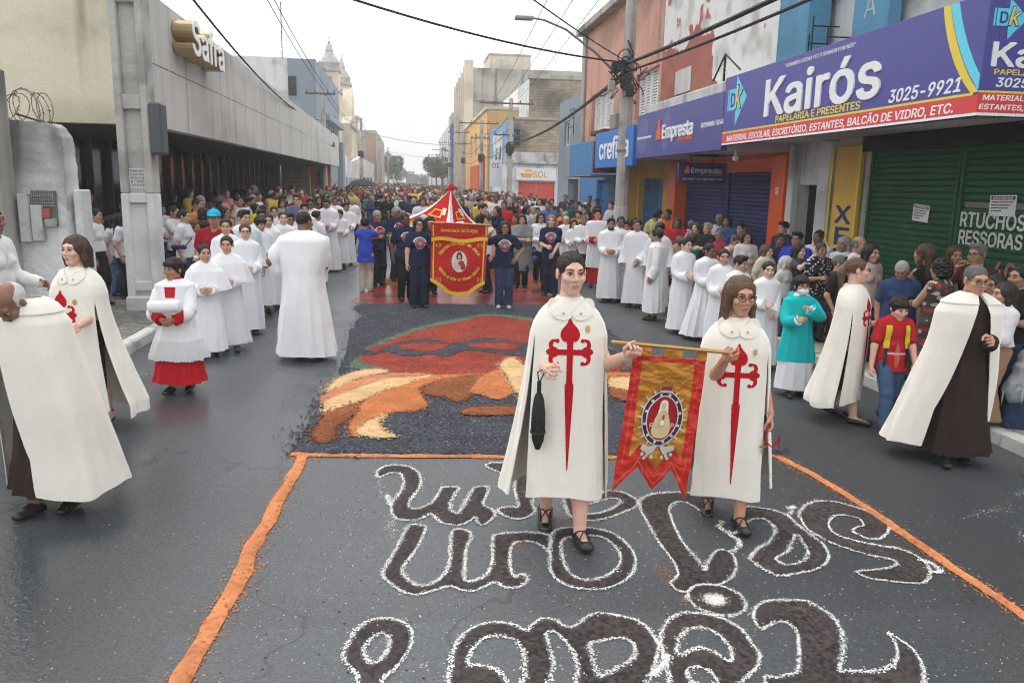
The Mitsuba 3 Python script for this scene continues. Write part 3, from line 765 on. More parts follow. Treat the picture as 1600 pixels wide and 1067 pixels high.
# boundary wall with meter boxes and razor wire
W = thing('boundary_wall', 'stained white masonry wall end with a concave top beside the bank', 'wall')
pts = [(-9, 0.13), (-4.30, 0.13), (-4.32, 1.1), (-4.35, 1.9), (-4.365, 2.40), (-4.385, 2.58), (-4.44, 2.69), (-4.52, 2.735), (-4.70, 2.75), (-9, 2.80)]
m = extrude(Polygon(pts), 0.45)
m.apply_transform(np.array([[1, 0, 0, 0], [0, 0, -1, 11.45], [0, 1, 0, 0], [0, 0, 0, 1.0]]))
v, f = trimesh.remesh.subdivide_to_size(m.vertices, m.faces, 0.09)
m = trimesh.Trimesh(v, f)
m.vertices += (np.stack([meshkit.fbm(m.vertices * 6 + a, 3, 5 + a) for a in range(3)], 1) - 0.5) * [0.05, 0.035, 0.05]
part(W, 'wall', m, 'stained_white')
part(W, 'pier', cbox(-4.29, -4.19, 11.05, 11.4, 0.13, 1.92, 0.02), 'old_white')
part(W, 'tall_pier', cbox(-6.4, -4.93, 10.6, 10.99, 0.13, 3.35, 0.02, ), 'stained_render')
R = thing('razor_wire', 'coils of rusty razor wire on top of the white wall', 'wire')
gw = np.random.default_rng(31)
for i in range(6):
  th = np.linspace(0, 2 * math.pi, 30)
  cx, rr, tl = -5.02 + 0.085 * i + gw.normal(0, 0.02), 0.17 + gw.uniform(0, 0.06), gw.uniform(-0.2, 0.2)
  pc = np.stack([cx + rr * np.cos(th) * gw.uniform(0.55, 0.95), 11.2 + 0.12 * np.sin(th + i), 2.92 + rr * np.sin(th) + tl * 0.3 * np.cos(th)], 1)
  part(R, 'barbs', join([tube([q - d, q + d], 0.005, 4) for q in pc[::2] for d in [gw.normal(0, 0.014, 3)]]), paint((0.10, 0.085, 0.07), 0.6), kind='stuff')
  part(R, 'coil', tube(pc, 0.005, 5, False), paint((0.10, 0.085, 0.07), 0.6))
part(R, 'bracket', cyl((-4.95, 11.2, 2.85), (-4.52, 11.2, 2.72), 0.014, 5), paint((0.06, 0.055, 0.05)))
M_ = thing('meter_box', 'open rusty electricity meter boxes on the white wall', 'meter box')
part(M_, 'door', cbox(-4.88, -4.76, 10.86, 10.99, 1.26, 1.86, 0.006), 'rusty_metal')
part(M_, 'cabinet', cbox(-4.755, -4.62, 10.90, 10.99, 1.27, 1.72, 0.006), 'rusty_metal')
part(M_, 'back_plate', cbox(-4.755, -4.46, 10.96, 10.992, 1.45, 1.90, 0.004), paint((0.13, 0.12, 0.11)))
part(M_, 'mesh_panel', join([box(-4.74 + 0.025 * i, -4.735 + 0.025 * i, 10.93, 10.955, 1.70, 1.87) for i in range(11)] + [box(-4.74, -4.47, 10.928, 10.95, 1.71 + 0.04 * i, 1.716 + 0.04 * i) for i in range(4)]), paint((0.3, 0.3, 0.3)))
part(M_, 'breaker', cbox(-4.62, -4.53, 10.9, 10.955, 1.56, 1.68, 0.004), paint((0.30, 0.10, 0.06)))
part(M_, 'meter', lathe([(0.0, 0), (0.065, 0), (0.07, 0.04), (0.07, 0.09), (0, 0.09)], 14, (-4.52, 10.90, 1.46)), paint((0.3, 0.33, 0.34), 0.3))

# buildings on the left farther down
B = thing('louvred_building', 'blue grey block with a barred window and blank white flank behind the bank', 'building')
part(B, 'front', box(-7.1, -5.5, 50.6, 50.9, 0.13, 9.1), 'bluegrey_plaster')
part(B, 'wall', openwall('L', -5.5, 50.9, 66.5, 0.13, 9.1, 0.3, [(53 + 3 * i, 55 + 3 * i, 4.3 + 0.2 * i, 6.2 + 0.2 * i) for i in range(4)]), 'bluegrey_plaster')
part(B, 'balcony', cbox(-5.49, -5.0, 54, 65, 5.9, 6.3, 0.02), paint((0.3, 0.35, 0.4)))
part(B, 'white_flank', box(-13, -7.11, 50.75, 51.0, 0.13, 9.15), 'white_plaster')
part(B, 'lower_front', cbox(-7.0, -4.7, 50.3, 50.55, 0.13, 2.9, 0.01), 'bluegrey_plaster')
part(B, 'street_column', cbox(-5.49, -5.1, 64.5, 66.4, 0.13, 5.0, 0.01), 'bluegrey_plaster')
part(B, 'pipe', cyl((-7.4, 50.7, 9.1), (-7.4, 50.7, 12.2), 0.03, 5), steel)
for i in range(7):
  part(B, 'window_bar', cbox(-7.08 + 0.065 * i, -7.05 + 0.065 * i, 50.52, 50.59, 7.0, 8.1, 0.004), paint((0.06, 0.07, 0.08)))
part(B, 'window_gap', box(-7.1, -6.62, 50.575, 50.597, 7.0, 8.1), paint((0.05, 0.06, 0.07)))
C = thing('church', 'cream baroque church with two bell towers topped by grey domes', 'church')


def tower(x, y, nm):
  t = part(C, 'tower', cbox(x - 1.15, x + 1.15, y - 1.15, y + 1.15, 0, 11.6, 0.02), 'cream_plaster')
  part(t, 'cornice', cbox(x - 1.3, x + 1.3, y - 1.3, y + 1.3, 11.605, 11.9, 0.05), 'stained_render')
  part(t, 'belfry', openwall('F', y - 1.0, x - 1.05, x + 1.05, 11.91, 13.9, 0.3, [(x - 0.35, x + 0.35, 12.2, 13.4)]), 'cream_plaster')
  part(t, 'belfry_side', box(x - 1.05, x + 1.05, y - 0.69, y + 1.05, 11.91, 13.9), 'cream_plaster')
  part(t, 'balustrade', cbox(x - 1.2, x + 1.2, y - 1.2, y + 1.2, 13.905, 14.25, 0.05), 'stained_render')
  for sx in (-1, 1):
    part(t, 'pinnacle', lathe([(0.0, 14.25), (0.14, 14.26), (0.10, 14.6), (0.15, 14.75), (0.0, 15.1)], 8, (x + sx * 1.0, y - 1.0, 0)), 'stained_render')
  d = part(t, 'dome', lathe([(0.0, 14.2), (1.0, 14.2), (1.02, 14.7), (1.12, 14.85), (1.0, 15.15), (0.72, 15.55), (0.52, 15.8), (0.40, 16.1), (0.46, 16.2), (0.36, 16.4), (0.30, 16.75), (0.16, 16.95), (0.0, 17.0)], 20, (x, y, 0)), 'grey_concrete', smooth=40)
  part(d, 'finial', join([ellipsoid((x, y, 17.08), (0.13, 0.13, 0.13)), cyl((x, y, 17.1), (x, y, 17.75), 0.025, 5), cyl((x - 0.18, y, 17.55), (x + 0.18, y, 17.55), 0.02, 5)]), paint((0.2, 0.2, 0.2)))


tower(-8.77, 95, 'a')
tower(-8.5, 108, 'b')
gab = [(96.2, 0), (106.8, 0), (106.8, 8.6), (105.6, 9.0), (104.2, 9.5), (103.2, 11.0), (102.4, 12.0), (101.5, 12.9), (100.6, 12.0), (99.8, 11.0), (98.8, 9.5), (97.4, 9.0), (96.2, 8.6)]
m = extrude(Polygon(gab), 1.2)
m.apply_transform(np.array([[0, 0, 1, -7.9], [1, 0, 0, 0], [0, 1, 0, 0], [0, 0, 0, 1.0]]))
part(C, 'gable', m, 'cream_plaster')
part(C, 'cornice', cbox(-6.69, -6.45, 96, 107, 8.2, 8.6, 0.03), 'stained_render')
part(C, 'nave', box(-14, -7.95, 96, 140, 0, 8.0), 'cream_plaster')
B = thing('white_gabled_wall', 'white street wall with a peaked top and grey shop front', 'wall')
gab = [(67.0, 0.13), (94.0, 0.13), (94.0, 4.95), (88, 4.4), (78.6, 3.9), (72, 4.3), (67.0, 4.35)]
m = extrude(Polygon(gab), 0.3)
m.apply_transform(np.array([[0, 0, 1, -5.7], [1, 0, 0, 0], [0, 1, 0, 0], [0, 0, 0, 1.0]]))
part(B, 'wall', m, 'white_plaster')
part(B, 'sign_board', cbox(-5.39, -5.3, 71, 84, 1.0, 2.4, 0.01), paint((0.32, 0.36, 0.40)))
part(B, 'lettering', text('NP', 0.9, wall_frame('L', -5.3, 74, 1.2), 4.0), paint((0.10, 0.13, 0.2)))
part(B, 'tiled_roof', box(-9, -5.72, 67, 74, 4.4, 5.2, 0.6), paint((0.36, 0.14, 0.09), 0.8))
part(B, 'blue_roof', box(-9, -5.72, 75, 92, 3.8, 4.3, 0.2), paint((0.10, 0.22, 0.45), 0.6))
B = thing('white_low_building', 'low white building with a dark gateway farther down the left side', 'building')
part(B, 'wall', box(-12, -5.4, 94.3, 128, 0.13, 4.7), 'white_plaster')
for i in range(3):
  part(B, 'doorway', cbox(-5.39, -5.36, 96 + 9 * i, 101 + 9 * i, 0.13, 2.6, 0.005), paint((0.10, 0.11, 0.12)))
B = thing('grey_block', 'old grey two storey block with stained orange panels down the left side', 'building')
part(B, 'wall', box(-13, -5.1, 128.5, 170, 0.13, 9.8), 'stained_render')
part(B, 'panel', cbox(-6.6, -5.2, 128.35, 128.49, 5.5, 9.2, 0.01), paint((0.42, 0.28, 0.19), 0.9))
part(B, 'panel', cbox(-5.09, -5.0, 150, 165, 1.5, 5.5, 0.01), paint((0.55, 0.32, 0.17), 0.9))
part(B, 'roof_room', box(-10.5, -8.0, 128.6, 133, 9.8, 11.6), 'stained_render')
part(B, 'roof_cap', cbox(-10.8, -7.7, 128.4, 133, 11.6, 11.9, 0.02), 'stained_render')
B = thing('far_white_building', 'distant plain white block at the end of the left side', 'building')
part(B, 'wall', box(-18, -2.0, 240, 262, 0, 9.3), 'white_plaster')
B = thing('viaduct_block', 'low dark building closing the far end of the street', 'building')
part(B, 'wall', box(-1.5, 3.5, 330, 336, 2.0, 5.2), paint((0.10, 0.11, 0.13)))
part(B, 'base', box(-6, 9, 330.5, 340, 0, 1.99), paint((0.3, 0.3, 0.28)))
part(B, 'top', box(-3, 2, 331, 336, 5.2, 6.4), paint((0.35, 0.34, 0.3)))


# ---------------------------------------------------------------- trees
def tree(label, x, y, h, r, seed, colours, n=2600):
  g = np.random.default_rng(seed)
  k = thing('tree', label, 'tree')
  part(k, 'trunk', tube([(x, y, 0), (x + 0.1, y, h * 0.35), (x - 0.1, y + 0.1, h * 0.6), (x, y, h * 0.85)], [0.028 * h, 0.02 * h, 0.012 * h, 0.004 * h], 7), paint((0.09, 0.07, 0.055), 0.9))
  lim = []
  cl = []
  for i in range(9):
    a, e = g.uniform(0, 6.28), g.uniform(0.2, 1.0)
    c = np.array([x + math.cos(a) * r * 0.62, y + math.sin(a) * r * 0.62, h * (0.45 + 0.45 * e)])
    cl.append((c, r * g.uniform(0.38, 0.6)))
    lim.append(tube([(x, y, h * 0.35 + 0.1 * h * e), (np.array([x, y, h * 0.5]) + c) / 2, c], [0.012 * h, 0.008 * h, 0.003 * h], 5))
  part(k, 'limbs', join(lim), paint((0.09, 0.07, 0.055), 0.9))
  cl.append((np.array([x, y, h * 0.86]), r * 0.55))
  for ci, col in enumerate(colours):
    pts = []
    for _ in range(n // len(colours)):
      c, rr = cl[g.integers(len(cl))]
      d = g.normal(size=3)
      d /= np.linalg.norm(d)
      pts.append(c + d * rr * g.uniform(0.35, 1.0) ** 0.5 * [1, 1, 0.8])
    pts = np.array(pts)
    s = r * 0.075
    e1 = g.normal(size=(len(pts), 3))
    e1 /= np.linalg.norm(e1, axis=1, keepdims=True)
    e2 = np.cross(e1, g.normal(size=(len(pts), 3)))
    e2 /= np.linalg.norm(e2, axis=1, keepdims=True)
    v = np.stack([pts - e1 * s, pts + e2 * s * 0.55, pts + e1 * s, pts - e2 * s * 0.55], 1).reshape(-1, 3)
    f = np.arange(len(pts))[:, None] * 4
    f = np.vstack([np.hstack([f, f + 1, f + 2]), np.hstack([f, f + 2, f + 3])])
    part(k, 'crown', tm(v, f), bsdf_leaf(col))


LEAF = {}


def bsdf_leaf(c):
  if c not in LEAF:
    LEAF[c] = f'leaf_{len(LEAF)}'
    scene[LEAF[c]] = {'type': 'principledthin', 'base_color': rgb(c), 'roughness': 0.6, 'diff_trans': 0.5}
  return LEAF[c]


G1, G2 = (0.055, 0.10, 0.035), (0.095, 0.14, 0.05)
tree('dense green street tree beside the distant white block on the left', -4.9, 185, 8.2, 3.4, 1, (G1, G2))
tree('smaller green tree below the distant white block', -3.4, 215, 6.0, 2.6, 2, (G1, G2))
tree('dark tree on the right pavement far down the street', 6.0, 150, 6.6, 2.4, 3, (G1, (0.04, 0.075, 0.04)))
tree('second dark tree far down the right pavement', 5.6, 175, 7.4, 2.6, 4, (G1, (0.04, 0.075, 0.04)))
tree('round pale tree near the end of the street left of the low dark building', -4.4, 310, 6.4, 4.0, 5, (G2, (0.12, 0.15, 0.06)))
tree('pale bushy tree near the end of the street right of the low dark building', 6.2, 320, 4.5, 3.5, 6, (G2, (0.12, 0.15, 0.06)))


# ---------------------------------------------------------------- poles and cables
def utility_pole(label, x, y, h, r=0.16, arms=((-1, 1.4),), gear=True, group=None, seed=0):
  g = np.random.default_rng(seed)
  k = thing('utility_pole', label, 'utility pole', group)
  part(k, 'shaft', tube([(x, y, -0.1), (x + 0.03, y, h)], [r, r * 0.62], 10), 'pole_concrete')
  for j, (dz, half) in enumerate(arms):
    z = h + dz
    a = part(k, 'crossarm', cbox(x - half, x + half * 0.75, y - 0.12, y - 0.02, z, z + 0.09, 0.01), paint((0.10, 0.09, 0.08), 0.8))
    for t in (-0.9, -0.45, 0.3, 0.68):
      part(a, 'insulator', lathe([(0, 0), (0.05, 0.0), (0.06, 0.06), (0.035, 0.10), (0.05, 0.15), (0, 0.18)], 7, (x + half * t, y - 0.07, z + 0.09)), paint((0.16, 0.15, 0.14), 0.4))
  if gear:
    part(k, 'junction_box', join([cbox(x - 0.28, x + 0.2, y - 0.32, y - 0.12, h * 0.55, h * 0.55 + 0.55, 0.03)] + [tube([(x + g.uniform(-.3, .3), y - 0.2, h * 0.55 + g.uniform(-0.2, 0.6)) for _ in range(5)], 0.03, 5) for _ in range(6)]), paint((0.03, 0.03, 0.03)))
  return k


P = thing('concrete_pole', 'big weathered concrete pole with recessed panels and white painted foot on the left pavement', 'utility pole')
xs0, xs1, y0, y1 = -4.19, -3.73, 12.5, 12.86
part(P, 'web', cbox(xs0 + 0.10, xs1 - 0.10, y0 + 0.10, y1 - 0.02, 0.1, 5.6, 0.01), 'pole_concrete')
for a, b in ((xs0, xs0 + 0.105), (xs1 - 0.105, xs1)):
  part(P, 'flange', cbox(a, b, y0, y1, 1.86, 5.6, 0.015), 'pole_concrete')
  part(P, 'painted_flange', cbox(a - 0.002, b + 0.002, y0 - 0.002, y1 + 0.002, 0.1, 1.857, 0.015), 'white_plaster')
for z, h in ((0.42, 0.14), (1.72, 0.14), (3.05, 0.2), (4.5, 0.2)):
  part(P, 'stiffener', cbox(xs0 + 0.106, xs1 - 0.106, y0 + 0.012, y0 + 0.11, z, z + h, 0.012), 'white_plaster' if z < 1.9 else 'pole_concrete')
part(P, 'painted_web', cbox(xs0 + 0.107, xs1 - 0.107, y0 + 0.085, y0 + 0.099, 0.1, 1.71, 0.004), 'white_plaster')
part(P, 'plinth', cbox(xs0 - 0.02, xs1 + 0.02, y0 - 0.05, y1 + 0.03, 0.1, 0.34, 0.02), 'old_white')
Q = thing('sign_case', 'dark grey rounded sign case fixed to the side of the big concrete pole', 'sign')
part(Q, 'case', cbox(-3.725, -3.54, 12.45, 12.75, 2.42, 3.15, 0.03), paint((0.075, 0.085, 0.095), 0.5))
p = thing('flyer', 'small printed flyer glued to the big concrete pole', 'poster')
part(p, 'sheet', box(-4.08, -3.86, y0 + 0.094, y0 + 0.0985, 1.93, 2.22), paint((0.6, 0.6, 0.6)))
for i, s in enumerate(('TRABALHOS', 'CARTAS', 'BUZIOS', '& TARÔ', '99999')):
  part(p, 'lettering', text(s, 0.034, wall_frame('F', y0 + 0.094, -4.065, 2.165 - 0.052 * i), 0.19, depth=0.002), black)

k = utility_pole('concrete pole with street lamp and tangled cables in front of the credit shop', 5.6, 21.1, 8.9, 0.20, (), False)
part(k, 'painted_foot', tube([(5.6, 21.1, -0.1), (5.6, 21.1, 1.6)], [0.205, 0.20], 12), 'old_white')
g = np.random.default_rng(5)
for i in range(26):
  c = np.array([5.53, 20.93, 4.87]) + g.normal(0, [0.23, 0.12, 0.34])
  a_ = np.linspace(0, g.uniform(3, 6), 12)
  r_ = g.uniform(0.08, 0.22, 2)
  pts = np.stack([c[0] + r_[0] * np.cos(a_ + i) + 0.03 * a_ * (-1) ** i * 0.5, c[1] + 0.08 * np.sin(a_ * 0.7), c[2] + r_[1] * np.sin(a_ + 2 * i)], 1)
  part(k, 'cable_loop', tube(pts, 0.016, 5), black)
for i in range(5):
  c = np.array([5.5, 20.83, 4.82]) + g.normal(0, [0.16, 0.06, 0.28])
  part(k, 'splice_case', cbox(c[0] - 0.1, c[0] + 0.1, c[1] - 0.08, c[1] + 0.08, c[2] - 0.13, c[2] + 0.13, 0.02), paint((0.035, 0.035, 0.04)))
part(k, 'meter', cbox(5.05, 5.22, 20.8, 20.95, 4.5, 4.75, 0.02), paint((0.35, 0.35, 0.33)))
part(k, 'strap', lathe([(0.195, 0), (0.207, 0), (0.207, 0.05), (0.195, 0.05)], 12, (5.6, 21.1, 3.0)), steel)
part(k, 'camera', cbox(5.72, 5.92, 20.8, 20.98, 2.85, 3.2, 0.03), black)
lm = part(k, 'lamp_arm', tube([(5.5, 21.0, 4.7), (5.13, 20.95, 5.05), (4.7, 20.95, 5.43), (4.35, 20.95, 5.66), (3.92, 20.95, 5.95), (3.35, 20.95, 6.15), (3.08, 20.95, 6.18)], [0.035, 0.034, 0.032, 0.03, 0.028, 0.026, 0.024], 7), steel)
part(lm, 'lamp_head', xf(cbox(-0.36, 0.1, -0.11, 0.11, -0.05, 0.04, 0.02), trans(2.98, 20.95, 6.18)), paint((0.30, 0.31, 0.32), 0.4))

PL = 'utility poles along the right pavement'
utility_pole('grey pole with one wide crossarm right of the red canopy', 6.1, 50.0, 7.2, 0.2, ((-0.35, 1.9), (-2.2, 1.0)), True, None, 1)
utility_pole('grey pole with a crossarm in front of the orange building', 6.0, 69.0, 7.3, 0.2, ((-0.3, 1.9), (-1.5, 0.9)), True, None, 2)
for i, (x, y, h) in enumerate(((6.1, 94, 8.0), (6.0, 122, 8.2), (5.9, 150, 8.2), (5.9, 182, 8.4), (5.8, 220, 8.4), (5.8, 260, 8.5))):
  utility_pole('distant thin utility pole with crossarms on the right pavement', x, y, h, 0.2, ((-0.3, 1.8), (-1.5, 1.0)), i < 3, PL, 10 + i)
k = utility_pole('grey pole with crossarms beside the blue grey block on the left', -4.6, 45.5, 6.9, 0.17, ((-0.3, 0.9), (-2.3, 0.6), (-3.0, 0.8)), False, None, 3)
utility_pole('slim pole standing before the white gabled wall', -4.6, 80, 8.0, 0.2, (), True, None, 4)
for x, y, h in ((-4.6, 128, 9.0), (-4.4, 170, 9.0), (-4.0, 205, 8.5)):
  utility_pole('distant slim pole on the left pavement', x, y, h, 0.19, (), False, 'slim poles far down the left pavement', 5)


def cable(label, p0, p1, sag, r=0.012, n=14, group=None):
  t = np.linspace(0, 1, n)[:, None]
  pts = np.array(p0) * (1 - t) + np.array(p1) * t
  pts[:, 2] -= 4 * sag * (t * (1 - t))[:, 0]
  k = thing('cable', label, 'cable', group, mesh=tube(pts, r, 5), m=black)
  return k


cable('thick black cable bundle running from the tangled pole towards the near right', (5.5, 20.95, 5.18), (5.45, -12, 5.7), 0.5, 0.045, 20)
cable('second thick cable beside the bundle above the violet sign', (5.55, 20.95, 5.0), (5.6, -12, 5.6), 0.55, 0.028, 20)
cable('grey cable bundle sagging from the tangled pole to the next pole beyond', (5.5, 20.95, 4.98), (6.0, 50, 4.6), 0.45, 0.05, 16)
cable('black cable crossing the street from the tangled pole to the big concrete pole', (5.45, 20.95, 5.22), (-3.95, 12.7, 5.65), 0.3, 0.022, 20)
cable('thinner black cable crossing above the street to the near left', (5.45, 20.95, 5.28), (-3.0, 6.0, 6.2), 0.25, 0.014, 20)
cable('cable running along the concrete fascia on the left', (-3.75, 12.7, 5.5), (-4.55, 45.5, 5.3), 0.75, 0.022, 20)
for dx in (0.0, 0.22):
  cable('high twin cable over the left pavement', (-4.35 + dx, 12.7, 9.3), (-4.6 + dx, 45.5, 6.9), 0.5, 0.014, 16, 'high twin cables on the left')
for dx in (0.0, 0.22):
  cable('high twin cable beyond the left pole', (-4.6 + dx, 45.5, 6.9), (-4.6 + dx, 80, 7.9), 0.9, 0.016, 14, 'far twin cables on the left')
cable('cable from the slim pole down the left side', (-4.6, 80, 7.9), (-4.6, 128, 8.8), 1.2, 0.02, 14)
cable('thin cable crossing the far street', (-4.6, 80, 6.8), (6.0, 94, 6.4), 0.4, 0.02, 14)
cable('thin cable crossing the street much farther off', (-4.5, 128, 7.0), (5.9, 150, 6.6), 0.4, 0.025, 14)
for i in range(3):
  cable('thin power line slanting up from the pole right of the canopy', (5.2 + 0.7 * i, 50, 7.2), (3.6 + 0.9 * i, 6, 9.0), 0.3, 0.010, 12, 'thin power lines above the right side')
for i in range(3):
  cable('wire strung between poles on the right pavement', (6.0, 50, 4.6 + 0.8 * i), (6.0, 69, 4.5 + 0.9 * i), 0.5, 0.02, 10, 'wires between right poles')
  cable('wire strung between farther poles on the right pavement', (6.0, 69, 4.5 + 0.9 * i), (6.1, 94, 4.8 + 1.0 * i), 0.6, 0.022, 10, 'wires between farther right poles')
